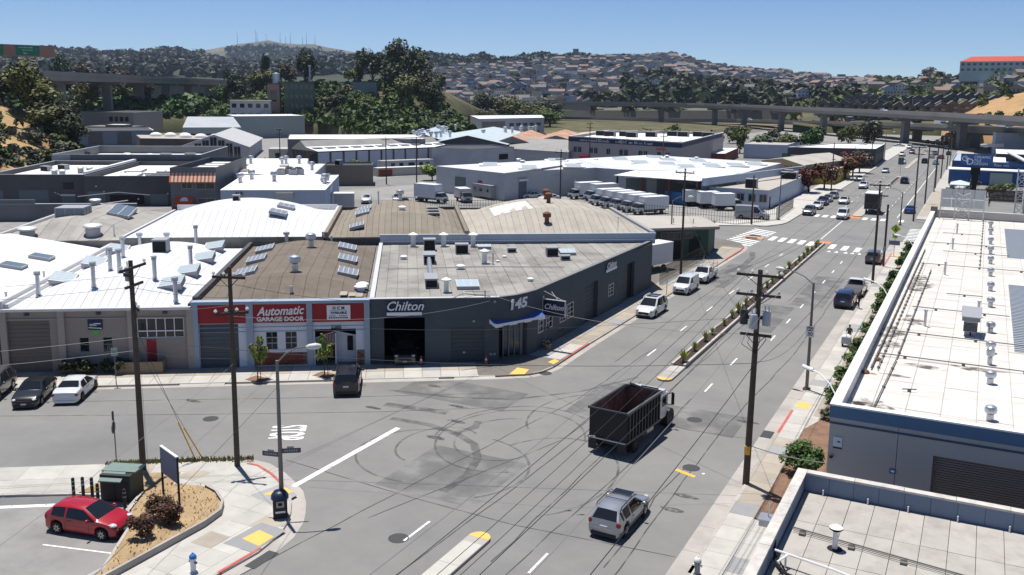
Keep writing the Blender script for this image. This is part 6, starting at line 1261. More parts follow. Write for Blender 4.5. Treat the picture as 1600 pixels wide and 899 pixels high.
for k in range(nn_):epanel(B,p,q,L_*k/nn_+.03,L_/nn_-.06,30.6,33.9,M('sign_back_brown',(.26,.16,.13),.8,var=.06),'backing_panel',.1)
gs=M('sign_green_road',(.01,.16,.09),.5,var=0)
for s0,w,sd in((.4,9.6-.5,1),(12.9,6.4,2)):
 pn=epanel(B,p,q,s0,w,30.9,33.7,gs,'sign_panel',.2);scribble(B,p,q,s0+.6,w-2.5,33.0,.42,m_white_sign,pn,.23,sd);scribble(B,p,q,s0+1.2,w-3.2,32.3,.42,m_white_sign,pn,.23,sd+5);scribble(B,p,q,s0+2.0,.8,31.3,.5,m_white_sign,pn,.23,sd+9)
 epanel(B,p,q,s0+w-1.2,.8,32.4,33.2,m_band,'route_shield',.22,parent=pn)
for s0 in(2,16.6):v_=a_+t_*s0-o_*.4;B.add('post',box(v_.x-.25,v_.x+.25,v_.y-.25,v_.y+.25,20,33.8),m_greym)
for i,(x,y,z)in enumerate(((-3558,3791,317.2),(-3489,3855,329.4),(-3484,3860,316.6),(-3450,3890,311.2),(-3396,3938,316.3),(-3374,3956,297.2),(-3355,3971,314.3),(-3307,4013,299.2),(-3291,4026,319.5),(-3257,4054,307.3))):
 zb=245 if i in(0,9)else 252
 h=MB();h.tube([(x,y,zb),(x,y,zb+(z-zb)*.5)],1.5,4).tube([(x,y,zb+(z-zb)*.5),(x,y,z)],.9,4);o=h.build('antenna_mast',M('mast_steel',(.17,.17,.18),.7,var=0),None,(x,y,zb));o.location=(x,y,zb)
 tag(o,'thin radio mast on the crest of the far blue mountain','antenna mast','radio masts on the far mountain')
 # houses on the hills
WALLC={'white':(.50,.51,.53),'cream':(.46,.42,.35),'grey':(.30,.31,.34),'pale blue':(.30,.36,.46),'tan':(.36,.29,.22),'pink':(.44,.33,.30),'slate':(.15,.16,.19),'brown':(.17,.12,.09),'mint':(.33,.40,.37),'blue':(.09,.16,.34)}
ROOFC={'flat':(.42,.41,.40),'gabled':(.17,.15,.14),'tiled':(.25,.17,.14)}
HM={}
def house_mesh(col,rf,w,d,h,win=True):
 key=(col,rf,w,d,h)
 if key in HM:return HM[key]
 b=MB();b.box(-w/2,w/2,-d/2,d/2,-4,h,0,bottom=False)
 if rf=='flat':b.box(-w/2-.2,w/2+.2,-d/2-.2,d/2+.2,h-.02,h+.35,1)
 else:
  e=.4;z=h+w*.26
  b.face([(-w/2-e,-d/2-e,h-.1),(0,-d/2-e,z),(0,d/2+e,z),(-w/2-e,d/2+e,h-.1)][::-1],1).face([(w/2+e,-d/2-e,h-.1),(w/2+e,d/2+e,h-.1),(0,d/2+e,z),(0,-d/2-e,z)][::-1],1)
  b.face([(-w/2,-d/2,h),(w/2,-d/2,h),(0,-d/2,z-.2)],0).face([(w/2,d/2,h),(-w/2,d/2,h),(0,d/2,z-.2)],0)
 if win:
  for f in range(int(h//2.9)):
   z=.9+2.9*f;n=max(2,int(w//2.6))
   for k in range(n):x=-w/2+w*(k+.5)/n;b.quad((x-.55,-d/2-.04,z),(x+.55,-d/2-.04,z),(x+.55,-d/2-.04,z+1.4),(x-.55,-d/2-.04,z+1.4),2)
   n=max(2,int(d//3.2))
   for k in range(n):y=-d/2+d*(k+.5)/n;b.quad((w/2+.04,y-.55,z),(w/2+.04,y+.55,z),(w/2+.04,y+.55,z+1.4),(w/2+.04,y-.55,z+1.4),2)
 me=b.mesh('house',[M('house_'+col.replace(' ','_'),WALLC[col],.85,var=.06,vs=.1),M('roof_'+rf,ROOFC[rf],.85,var=.12,vs=.1),m_glass]);HM[key]=me;return me
COLS=['white']*6+['cream']*5+['grey']*4+['pale blue']*3+['tan']*4+['pink']*2+['slate']*3+['brown']*2+['mint']*1+['blue']*1
rh=random.Random(21);spots=[]
for t_i in range(26):
 t=.03+.0355*t_i
 for u_i in range(86):
  u=(u_i+.5+rh.uniform(-.25,.25))/86
  if rh.random()<.20+(.25 if t<.18 and u>.45 else 0)+(.35 if(.50<u<.78 and t<.42)else 0):continue
  spots.append((t+rh.uniform(-.008,.008),u))
keep=sorted(spots,key=lambda q:q[0])
near=[q for q in keep if q[0]<.62];rh.shuffle(near);chosen=set(near[:200])
stf=MB();smats=[];sidx={}
def smat(mt):
 if mt.name not in sidx:sidx[mt.name]=len(smats);smats.append(mt)
 return sidx[mt.name]
def hill_house(hill,t,u,i,grp,where,thingy=True,sc=1.0):
 col=rh.choice(COLS);rf=rh.choice(('flat','flat','flat','flat','flat','flat','gabled','gabled','gabled','tiled'));w,d,h=rh.choice(((7.5,13,6.5),(8,12,8.7),(10,13,6.2),(12,10,6),(9,16,9)))
 x,y,z=hill.at(u,t);rz=rh.choice((.35,.35,.35+pi/2,-.2,.7))+rh.uniform(-.08,.08);me=house_mesh(col,rf,w,d,h)
 if thingy:
  o=link('house',me,None,(x,y,z),rz);o.scale=(sc,sc,sc)
  nice={'flat':'flat roof','gabled':'dark gabled roof','tiled':'reddish tiled roof'}[rf]
  tag(o,f'small {col} house with {nice} {where}','house',grp)
 else:
  c_,s_=cos(rz),sin(rz);base=len(stf.v)
  for v in me.vertices:stf.v.append((x+sc*(v.co.x*c_-v.co.y*s_),y+sc*(v.co.x*s_+v.co.y*c_),z+sc*v.co.z))
  mi=[smat(m_)for m_ in me.materials]
  for p_ in me.polygons:stf.f.append([base+k for k in p_.vertices]);stf.m.append(mi[p_.material_index])
for i,(t,u)in enumerate(keep):hill_house(H4,t,u,i,'houses on the far residential hillside','on the far hillside',(t,u)in chosen,1.0+.25*t)
for k in range(230):
 t=rh.uniform(.15,.85);u=rh.uniform(.05,.95);hill_house(H2,t,u,k,'','',False,1.4)
o=stf.build('distant_houses',smats,None);tag(o,'hundreds of tiny pale houses carpeting the far hillsides','houses',kind='stuff')
k=0
for t_i in range(9):
 for u_i in range(16):
  t=.16+.088*t_i;u=(u_i+.5+rh.uniform(-.3,.3))/16
  if u>.8 and t>.75 or rh.random()<.30 or(u>.62 and t<.3):continue
  if.05<u<.55 and t<.30:continue
  hill_house(H5,t,u,k,'houses on the right-hand hillside','on the right-hand hillside',True,1.05);k+=1
 if k>92:break
aw_=M('apartment_taupe',(.15,.13,.12),.85,var=.08,vs=.2);ar_=M('apartment_roof',(.15,.145,.145),.9,var=.1,vs=.2);at_=M('apartment_trim',(.33,.32,.32),.8)
def apartments(x,y,z,rz,w,d,h,lab,wm,bays):
 r=thing('apartment_block',lab,'apartment block',(x,y,z),rz,'apartment blocks below the right-hand hill')
 MB().box(-w/2,w/2,-d/2,d/2,-6,h).build('wall',wm,r)
 for k in range(bays):
  x0,x1=-w/2+w*k/bays,-w/2+w*(k+1)/bays;zz=h+1.6
  b=MB();b.face([(x0-.2,-d/2-.8,h-.1),((x0+x1)/2,-d/2-.8,zz+.5),((x0+x1)/2,d/2,zz+.5),(x0-.2,d/2,h-.1)][::-1]);b.face([(x1+.2,-d/2-.8,h-.1),(x1+.2,d/2,h-.1),((x0+x1)/2,d/2,zz+.5),((x0+x1)/2,-d/2-.8,zz+.5)][::-1]);b.face([(x0,-d/2-.5,h-.1),(x1,-d/2-.5,h-.1),((x0+x1)/2,-d/2-.5,zz+.3)],1);b.build('gable_roof',[ar_,wm],r)
  for f in range(int(h//2.8)):
   z0=.5+2.8*f;wb=MB();wb.box(x0+(x1-x0)*.18,x0+(x1-x0)*.48,-d/2-.12,-d/2-.003,z0,z0+1.7);wd=wb.build('window',m_glass,r)
   wb=MB();wb.box(x0+(x1-x0)*.56,x0+(x1-x0)*.86,-d/2-.9,-d/2-.003,z0-.3,z0+.7);wb.build('balcony',at_,r)
for i,(u,t,w,wm,col)in enumerate(((.09,.07,26,aw_,'taupe'),(.16,.05,30,aw_,'taupe'),(.235,.045,30,aw_,'brownish grey'),(.31,.06,26,aw_,'taupe'),(.375,.08,24,aw_,'dark grey'),(.14,.16,24,aw_,'taupe'),(.215,.15,26,M('apartment_slate',(.10,.11,.13),.85),'slate'),(.29,.15,26,MATS['apartment_slate'],'slate'),(.36,.17,22,MATS['apartment_slate'],'slate'),(.425,.13,20,aw_,'taupe'))):
 x,y,z=H5.at(u,t);apartments(x,y,z+.5,.12,w,11,8.5,f'{col} apartment row with small gables, number {i+1} from the flyover' if False else['taupe gabled apartment row nearest the flyover, leftmost of the lower rank','taupe gabled apartment row, second from left in the lower rank','brownish grey apartment row in the middle of the lower rank','taupe gabled apartment row, fourth from left in the lower rank','dark grey apartment row at the right end of the lower rank','taupe apartment row at the left end of the upper rank','slate apartment row, second from left in the upper rank','slate apartment row, third from left in the upper rank','slate apartment row, fourth from left in the upper rank','taupe apartment row at the right end of the upper rank'][i],wm,max(3,int(w//5.5)))
def hb(name,label,x,y,z,rz,w,d,h,wm,rm,win=(6,2),wc=None):
 B=Bld(name,label,'building',(x,y),'XY');B.r.rotation_euler=(0,0,rz);B.o=(0,0,0);B.r.location=(x,y,z)
 B.add('wall',box(-w/2,w/2,-d/2,d/2,-8,h),wm);B.add('roof',box(-w/2-.3,w/2+.3,-d/2-.3,d/2+.3,h+.003,h+.5),rm)
 for f in range(win[1]):
  for k in range(win[0]):xx=-w/2+w*(k+.5)/win[0];zz=h*(f+.35)/win[1];B.add('window',box(xx-w/win[0]*.28,xx+w/win[0]*.28,-d/2-.08,-d/2-.003,zz,zz+h/win[1]*.42),m_glass)
 return B
hb('long_school','long cream institutional building on the far hill, left of centre',-877,1514,48,.52,72,16,13,M('cream_far',(.45,.39,.30),.85),m_gravel,(12,2))
hb('brick_school','long dark red brick building high on the far hillside',-471,1424,42,.3,84,16,13,M('brick_far',(.20,.11,.09),.85),m_gravel,(14,3))
hb('cream_depot','flat cream hillside building beside dark trees on the far slope',-640,1250,39,.45,55,14,6,M('cream_far',(.45,.39,.30)),m_buff,(8,1))
hb('water_tower','blocky grey tower on top of the forested ridge',-878,2050,100,.4,13,13,22,m_slate,m_slate,(2,3))
B=hb('red_roofed_academy','pale teal hilltop building with long red tiled roof, upper right',12,958,43.5,-.12,78,16,9.5,M('pale_teal',(.42,.52,.52),.85,var=.05,vs=.1),MATS['pale_teal'],(16,2))
rt=M('red_tile',(.50,.085,.05),.8,var=.08,vs=.2)
for k in range(16):
 x0,x1=-39.8+4.975*k,-39.8+4.975*(k+1);m0,m1=max(-31,min(31,x0)),max(-31,min(31,x1));B.add('roof_tiles',MB().face([(x0,-8.6,9.6),(x1,-8.6,9.6),(m1,0,14.5),(m0,0,14.5)]).face([(x1,8.6,9.6),(x0,8.6,9.6),(m0,0,14.5),(m1,0,14.5)]),rt)
for s_ in(-1,1):B.add('roof_tiles',MB().face([(s_*39.8,-8.6,9.6),(s_*39.8,8.6,9.6),(s_*31,0,14.5)]),rt)
hb('green_tower_block','dull green windowed block with white stack on the wooded hill',-321,386,11,.65,15,13,14.5,M('dull_green',(.085,.13,.105),.85,var=.06,vs=.3),m_charroof,(6,3));hb('salmon_annex','salmon coloured annex left of the dull green block',-331,378,11,.65,6,12,13.5,M('salmon',(.30,.19,.16),.85),m_charroof,(1,1))
B=Bld('chimney_stack','slim white chimney stack rising above the dull green block','chimney',(-318,391),'XY');B.add('stack',MB().tube([(-318,391,20),(-318,391,34)],.55,8),m_lwall);B.add('cap',MB().tube([(-318,391,34),(-318,391,34.5)],.75,8),m_white_sign)
B=Bld('steel_tank','pale grey steel tank on the salmon annex roof','tank',(-331,380),'XY');B.add('tank_body',MB().lathe([(1.9,24.3),(1.9,30),(0,30.6)],12,(-331,380,0)),m_galv,smooth=40);B.add('tank_base',box(-333,-329,378,382,24.1,24.4),m_greym)
B=hb('white_hillside_block','white two-storey block with outside stair below the cypress pair',-325,354,6.5,.65,19,9,9.5,m_lwall,m_gravel,(5,2));B.add('stair',MB().prism([(3,-6.2),(8,-6.2),(8,-4.6),(3,-4.6)],[-4]*4,[1.0,5.6,5.6,1.0]),m_lwall)
hb('slate_blue_house','slate blue hillside house with small windows beside the dark grove',-292,404,17,.55,12,10,9,M('slate_blue',(.17,.22,.26),.85,var=.05),m_charroof,(3,2));hb('dark_fence_terrace','long dark retaining terrace right of the slate blue house',-276,404,13.5,.62,22,2,5,m_darkcap,m_darkcap,(1,1))
hb('white_hut','tiny white hut among trees at the top of the wooded hill',-299,470,27,.5,6,6,4,m_white_sign,m_white_sign,(1,1))
# vehicles
def paint(name,col,rough=.28,metal=.0):return M('paint_'+name,col,rough,metal,var=0,spec=.5,coat=.6)
pt_white=paint('white',(.62,.63,.64));pt_black=paint('black',(.010,.010,.012));pt_red=paint('red',(.36,.006,.018));pt_silver=paint('silver',(.40,.42,.45),.3,.6);pt_grey=paint('grey',(.12,.125,.13),.3,.4);pt_navy=paint('navy',(.010,.018,.06));pt_blue=paint('blue',(.015,.04,.16));pt_lgrey=paint('light_grey',(.33,.34,.36));pt_dred=paint('dark_red',(.16,.01,.02))
m_tyre=M('tyre',(.018,.018,.018),.9,var=0);m_rim=M('alloy_rim',(.45,.46,.48),.35,.8,var=0);m_rimd=M('dark_rim',(.06,.06,.065),.5,.5,var=0);m_cglass=glassmat('car_glass',(.012,.015,.018),.04);m_lamp=glassmat('lamp_clear',(.55,.57,.6),.08);m_tail=glassmat('lamp_red',(.32,.006,.008),.15);m_trim=M('black_trim',(.02,.02,.022),.55,var=0);m_plate=M('number_plate',(.55,.56,.58),.5,var=0);m_chrome=M('chrome',(.6,.6,.62),.15,1.0,var=0)
KIND={'sedan':dict(L=4.75,W=1.83,zs=.20,r=.33,ax=(-1.42,1.42),st=[(-2.36,.80,.62,.64,.7,0),(-2.30,.90,.86,.90,.75,0),(-2.0,.96,.93,1.02,.8,0),(-1.62,.99,.94,1.06,.8,0),(-.95,1,.93,1.39,.70,1),(-.2,1,.92,1.46,.72,1),(.3,1,.91,1.43,.71,1),(1.08,1,.90,1.0,.8,0),(1.6,.98,.85,.93,.8,0),(2.1,.93,.76,.82,.75,0),(2.3,.84,.64,.69,.7,0),(2.37,.74,.52,.55,.6,0)]),'hatch':dict(L=4.15,W=1.76,zs=.19,r=.32,ax=(-1.30,1.32),st=[(-2.07,.82,.66,.70,.7,0),(-2.0,.92,.96,1.04,.78,0),(-1.62,.98,.97,1.40,.68,1),(-1.1,1,.95,1.47,.71,1),(-.3,1,.93,1.49,.72,1),(.2,1,.91,1.45,.71,1),(1.05,1,.90,1.02,.8,0),(1.5,.97,.85,.93,.8,0),(1.9,.90,.74,.80,.74,0),(2.05,.80,.58,.62,.6,0)]),'wagon':dict(L=4.5,W=1.78,zs=.22,r=.34,ax=(-1.32,1.32),st=[(-2.24,.84,.68,.72,.7,0),(-2.18,.93,1.0,1.07,.78,0),(-1.78,.98,1.0,1.46,.69,1),(-1.2,1,.97,1.54,.72,1),(-.3,1,.94,1.57,.73,1),(.25,1,.93,1.53,.72,1),(1.05,1,.92,1.06,.8,0),(1.6,.98,.88,.97,.8,0),(2.05,.92,.78,.85,.75,0),(2.2,.82,.62,.66,.6,0)]),'suv':dict(L=4.75,W=1.92,zs=.27,r=.37,ax=(-1.38,1.42),st=[(-2.36,.86,.76,.80,.7,0),(-2.30,.95,1.10,1.18,.8,0),(-2.0,.99,1.10,1.62,.72,1),(-1.4,1,1.08,1.70,.75,1),(-.3,1,1.06,1.73,.76,1),(.25,1,1.05,1.69,.75,1),(1.0,1,1.04,1.17,.82,0),(1.6,.99,1.0,1.11,.82,0),(2.12,.95,.92,1.0,.78,0),(2.32,.86,.74,.80,.7,0)]),'minivan':dict(L=5.08,W=1.98,zs=.20,r=.34,ax=(-1.55,1.48),st=[(-2.52,.86,.72,.76,.7,0),(-2.46,.95,1.06,1.14,.8,0),(-2.2,.99,1.05,1.62,.74,1),(-1.5,1,1.02,1.73,.77,1),(-.2,1,.99,1.76,.78,1),(.45,1,.97,1.70,.76,1),(1.4,1,.95,1.10,.82,0),(1.85,.98,.90,1.0,.82,0),(2.3,.92,.78,.85,.76,0),(2.5,.80,.62,.67,.65,0)]),'van':dict(L=4.8,W=1.84,zs=.22,r=.33,ax=(-1.5,1.6),st=[(-2.38,.92,.8,.82,.85,0),(-2.36,.95,1.12,1.14,.9,0),(-2.28,.98,1.12,1.80,.84,1),(-1.5,1,1.12,1.86,.86,1),(.2,1,1.10,1.87,.86,1),(.75,1,1.08,1.80,.82,1),(1.55,1,1.05,1.20,.85,0),(1.9,.98,.98,1.08,.82,0),(2.25,.93,.82,.88,.76,0),(2.38,.82,.62,.66,.65,0)]),'bigvan':dict(L=5.9,W=2.02,zs=.28,r=.36,ax=(-1.75,1.9),st=[(-2.94,.93,.9,.92,.85,0),(-2.92,.96,1.3,1.32,.9,0),(-2.86,.98,1.3,2.42,.86,1),(-2.0,1,1.3,2.50,.87,1),(.5,1,1.28,2.50,.87,1),(1.1,1,1.25,2.38,.84,1),(2.1,1,1.2,1.36,.85,0),(2.5,.98,1.1,1.18,.82,0),(2.82,.93,.9,.96,.76,0),(2.94,.84,.7,.74,.65,0)]),}
def wheel_me(r,w,dark=False):
 def f():
  b=MB();b.lathe([(r*.62,-w/2),(r*.95,-w/2),(r,-w/2+.04),(r,w/2-.04),(r*.95,w/2),(r*.62,w/2)],18,axis='y');t=b.mesh('tyre',m_tyre,smooth=40)
  b=MB();b.lathe([(0,-w/2+.03),(r*.62,-w/2+.01),(r*.62,w/2-.01),(0,w/2-.03)],16,axis='y')
  for s_ in(-1,1):
   for k in range(7):
    a=2*pi*k/7;u=(cos(a),sin(a));n_=(-sin(a),cos(a));y=s_*(w/2+.002)
    b.face([(u[0]*.05+n_[0]*.035,y,u[1]*.05+n_[1]*.035),(u[0]*r*.6+n_[0]*.028,y,u[1]*r*.6+n_[1]*.028),(u[0]*r*.6-n_[0]*.028,y,u[1]*r*.6-n_[1]*.028),(u[0]*.05-n_[0]*.035,y,u[1]*.05-n_[1]*.035)],1)
  return t,b.mesh('rim',[m_rimd,m_rimd if dark else m_rim])
 return cached(('wheel',r,w,dark),f)
def add_wheels(root,xs,tw,r,w,dark=False,dual=()):
 t,rm=wheel_me(r,w,dark)
 for x in xs:
  for s_ in(-1,1):
   for off in((0,.3)if x in dual else(0,)):
    o=link('wheel',t,root,(x,s_*(tw/2-off),r));link('rim',rm,o)
def loft(S,W,zsill,r,axs):
 """half sections -> tagged faces; S stations sorted by x"""
 ra=r+.075;xs=[s[0]for s in S];add=[]
 for a in axs:add+=[a+ra*k for k in(-1,-.92,-.7,-.38,0,.38,.7,.92,1)]
 cabx=[s[0]for s in S if s[5]]
 allx=sorted(set([round(x,3)for x in xs+add]));secs=[]
 def interp(x):
  for p,q in zip(S,S[1:]):
   if p[0]<=x<=q[0]:
    t=(x-p[0])/(q[0]-p[0])if q[0]>p[0]else 0;return[p[k]+(q[k]-p[k])*t for k in range(1,5)]+[p[5]if t<1e-6 else(q[5]if t>1-1e-6 else(p[5]+(q[5]-p[5])*t))]
  return list(S[0][1:])if x<S[0][0]else list(S[-1][1:])
 for x in allx:
  wf,zb_,zt,wt,cab=interp(x);w=W/2*wf;zb=zsill
  for a in axs:
   if abs(x-a)<ra:zb=max(zb,r+sqrt(ra*ra-(x-a)**2)-.02)
  h=zb_-zb;z2=zb+min(.12,h*.3);z3=zb_-min(.14,h*.3);wt_=W/2*wt
  cab_=cab
  p5c,p6c=(wt_*1.0+.02,zt-.09),(wt_*.86,zt-.012);p5n,p6n=(w*.955,zb_+(zt-zb_)*.45),(w*.80,zt-.012)
  p5=tuple(p5n[k]+(p5c[k]-p5n[k])*cab_ for k in(0,1));p6=tuple(p6n[k]+(p6c[k]-p6n[k])*cab_ for k in(0,1))
  secs.append((x,[(0,zb),(w*.90,zb),(w,z2),(w*1.005,z3),(w*.985,zb_),p5,p6,(0,zt)],cab))
 return secs
def car_meshes(kind,pm,two_door=False,cargo=False):
 K=KIND[kind];W=K['W']
 secs=loft(K['st'],W,K['zs'],K['r'],K['ax']);cabx=[s[0]for s in K['st']if s[5]];xr0,xr1=cabx[0],cabx[-1]
 pil=[xr0+(xr1-xr0)*(.52 if not two_door else.46)]+([xr0+(xr1-xr0)*.12]if kind in('suv','wagon','minivan')else[])
 parts={'body':MB(),'windscreen':MB(),'rear_window':MB(),'side_window':MB()}
 ss=[]
 for(xa,pa,ca),(xb,pb,cb)in zip(secs,secs[1:]):
  cuts=[xa]+sorted([p+d for p in pil for d in(-.05,.05)if xa+.02<p+d<xb-.02])+[xb]
  for u,v in zip(cuts,cuts[1:]):
   f=lambda t:[tuple(pa[k][j]+(pb[k][j]-pa[k][j])*t for j in(0,1))for k in range(8)]
   t0,t1=(u-xa)/(xb-xa),(v-xa)/(xb-xa);ss.append((u,f(t0),ca+(cb-ca)*t0,v,f(t1),ca+(cb-ca)*t1))
 for(u,A,c0,v,B_,c1)in ss:
  mid=(u+v)/2
  for j in range(7):
   tg='body'
   if c0>.999 and c1>.999:
    if j==4 and not any(abs(mid-p)<.051 for p in pil)and not(cargo and mid<xr1-.55):tg='side_window'
   elif(c0+c1)>.02 and not(c0<1e-3 and c1<1e-3):
    fr=mid>0
    if j==6 and.04<(c0+c1)/2<.97:tg='windscreen' if fr else('rear_window' if not cargo else 'body')
    if j==4 and fr and(c0+c1)/2>.45:tg='side_window'
    if j==4 and not fr and kind in('sedan',)and(c0+c1)/2>.6:tg='side_window'
   for s_ in(1,-1):
    P_=[(u,s_*A[j][0],A[j][1]),(v,s_*B_[j][0],B_[j][1]),(v,s_*B_[j+1][0],B_[j+1][1]),(u,s_*A[j+1][0],A[j+1][1])]
    ins=.0
    parts[tg].face(P_[::-1]if s_>0 else P_)
 for(x,A,*_),e in(((secs[0][0],secs[0][1]),1),((secs[-1][0],secs[-1][1]),-1)):
  ring=[(x,y,z)for y,z in A]+[(x,-y,z)for y,z in A[::-1]if y>0];parts['body'].face(ring[::e])
 out={}
 for nme,mb in parts.items():
  if not mb.f:continue
  bm=bmesh.new();me=mb.mesh(nme,pm if nme=='body' else m_cglass);bm.from_mesh(me);bmesh.ops.remove_doubles(bm,verts=bm.verts,dist=.002);bmesh.ops.recalc_face_normals(bm,faces=bm.faces);bm.to_mesh(me);bm.free()
  me.polygons.foreach_set('use_smooth',[True]*len(me.polygons));me.set_sharp_from_angle(angle=radians(38));out[nme]=me
 L,z0=K['L'],K['zs'];nose=K['st'][-2];tail=K['st'][1];beltF=K['st'][-3][2];x1,x0=K['st'][-1][0],K['st'][0][0]
 hb_=beltF-.10;yl=W/2*.70
 f=lambda mb,n_,mt,sm=40:out.__setitem__(n_,mb.mesh(n_,mt,smooth=sm))
 b=MB();b.box(x0+.12,x1-.14,-W*.42,W*.42,z0-.04,z0+.3);f(b,'underbody',m_trim,None)
 b=MB();b.box(x1-.10,x1+.03,-W*.26,W*.26,z0+.22,z0+.42);f(b,'grille',m_trim,None)
 b=MB();b.box(x1-.22,x1+.045,-W*.36,W*.36,z0-.03,z0+.13);f(b,'bumper',m_trim,None)
 b=MB();b.box(x0-.05,x0+.2,-W*.38,W*.38,z0+.0,z0+.16);f(b,'rear_bumper',m_trim if kind!='sedan' else pm,None)
 b=MB();b.box(x1+.03,x1+.05,-.17,.17,z0+.15,z0+.27);f(b,'front_plate',m_plate,None)
 zt=tail[2];b=MB();b.box(x0-.03 if kind not in('sedan',)else x0-.02,x0+.02,-.2,.2,zt-.36,zt-.24);f(b,'rear_plate',m_plate,None)
 for s_,nm in((1,'l'),(-1,'r')):
  b=MB();b.blob((x1-.26,s_*yl,hb_),.25,.19,.10,10,6);out['headlight'+nm]=b.mesh('headlight',m_lamp,smooth=60)
  b=MB();b.blob((x0+.12,s_*W/2*.82,zt-.13),.12,.15,.13 if kind in('sedan',)else.19,10,6);out['taillight'+nm]=b.mesh('taillight',m_tail,smooth=60)
  xm=xr1+.45;b=MB();b.blob((xm,s_*(W/2+.13),K['st'][-4][2]+.10),.08,.13,.085,8,5);b.box(xm-.03,xm+.03,min(s_*(W/2-.06),s_*(W/2+.1)),max(s_*(W/2-.06),s_*(W/2+.1)),K['st'][-4][2]+.03,K['st'][-4][2]+.07);out['mirror'+nm]=b.mesh('mirror',pm if pm.name not in('x',)else m_trim,smooth=60)
 b=MB()
 for x in[pil[0],xr1+.42]+([xr0+.05]if kind!='sedan' else[xr0-.1]):
  for s_ in(1,-1):y=s_*(W/2+.008);b.face([(x-.008,y,z0+.16),(x+.008,y,z0+.16),(x+.008,y,K['st'][4][2]-.15),(x-.008,y,K['st'][4][2]-.15)])
 for x in(pil[0]+.12,xr1-.75 if two_door else xr0+.35):
  for s_ in(1,-1):b.box(x,x+.16,min(s_*W/2,s_*(W/2+.03)),max(s_*W/2,s_*(W/2+.03)),K['st'][4][2]-.13,K['st'][4][2]-.10)
 f(b,'door_seam',m_trim,None)
 return out
def rails(root,K,z,mat=None):
 for s_ in(1,-1):
  y=s_*K['W']/2*.74;MB().tube([(-1.7,y,z-.13),(-1.5,y,z+.02),(-.3,y,z+.05),(.3,y,z-.0),(.45,y,z-.1)],.028,5).build('roof_rail',mat or m_trim,root)
def car(kind,pm,label,xy,rz,group=None,dark=False,two_door=False,cargo=False,name='parked_car',rail=None,cat='car',z=0.0):
 key=('car',kind,pm.name,two_door,cargo);ms=cached(key,lambda:car_meshes(kind,pm,two_door,cargo));K=KIND[kind]
 r=thing(name,label,cat,(xy[0],xy[1],z),rz,group)
 for nme,me in ms.items():link(me.name.split('.')[0],me,r)
 add_wheels(r,K['ax'],K['W']-.2,K['r'],.22,dark)
 if rail:rails(r,K,rail[0],rail[1])
 return r
UP,DN=pi/2,-pi/2
D_=ANG+pi/2
def mid(x,y,rz,half):return(x+cos(rz)*half,y+sin(rz)*half)
c=car('hatch',pt_red,'shiny red hatchback parked in the lot beside the dry planter',(-38.55,29.35),.20,'cars parked near the junction',two_door=True,name='hatchback')
car('sedan',pt_black,'black sedan parked nose-out at the left kerb between a grey car and a white one',mid(-57.7,39.4,D_+.06,2.2),D_+.06+pi,'cars parked near the junction',name='sedan')
car('sedan',pt_white,'white sedan parked with its tail towards the street, rightmost at the left kerb',mid(-55.95,41.25,D_,2.3),D_,'cars parked near the junction',name='sedan',dark=True)
car('suv',pt_grey,'grey crossover cut off by the left picture edge',mid(-61.0,38.4,D_+.05,2.2),D_+.05+pi,'cars parked near the junction',name='crossover',rail=(1.72,m_trim))
s=car('suv',pt_black,'black sport utility with silver roof rails crossing the pavement to the garage',mid(-39.85,52.1,D_,2.3),D_,'cars parked near the junction',name='sport_utility',rail=(1.75,m_chrome))
car('suv',pt_black,'black car standing in the dark garage opening, headlights facing the street',mid(-40.3,60.5,D_,2.2),D_+pi,None,name='sport_utility')
mv=car('minivan',pt_white,'white minivan with sunshade parked at the left kerb, nearest of the white vehicles',(-28.75,88.0),DN,'white vehicles parked along the left kerb',name='minivan')
MB().box(-1.5,-.75,-.55,.55,1.745,1.765).box(-.5,.05,-.55,.55,1.75,1.775).build('sunroof',m_cglass,mv);rails(mv,KIND['minivan'],1.76,m_white_sign)
car('van',pt_white,'white compact delivery van parked behind the minivan',(-28.8,100.2),DN,'white vehicles parked along the left kerb',cargo=True,name='delivery_van',cat='van')
wg=car('wagon',pt_silver,'silver wagon driving away in the right lane, roof bars on top',(-15.25,42.8),UP-.03,None,name='station_wagon',rail=(1.58,m_trim))
MB().box(-.05,.55,-.5,.5,1.555,1.585).build('sunroof',m_cglass,wg)
for x in(-.75,-.15):MB().tube([(x,-.66,1.63),(x,.66,1.63)],.022,5).build('roof_bar',m_trim,wg)
for s_ in(-1,1):MB().box(-2.27,-2.22,-.55,.55,.62,.66).build('rear_trim',m_chrome,wg);break
car('suv',pt_navy,'dark navy sport utility parked at the right kerb with a person beside it',(-11.9,102.0),UP,'vehicles parked along the right kerb',name='sport_utility')
car('suv',pt_grey,'charcoal sport utility parked at the right kerb near the crossing',(-12.05,131.0),UP,'vehicles parked along the right kerb',name='sport_utility')
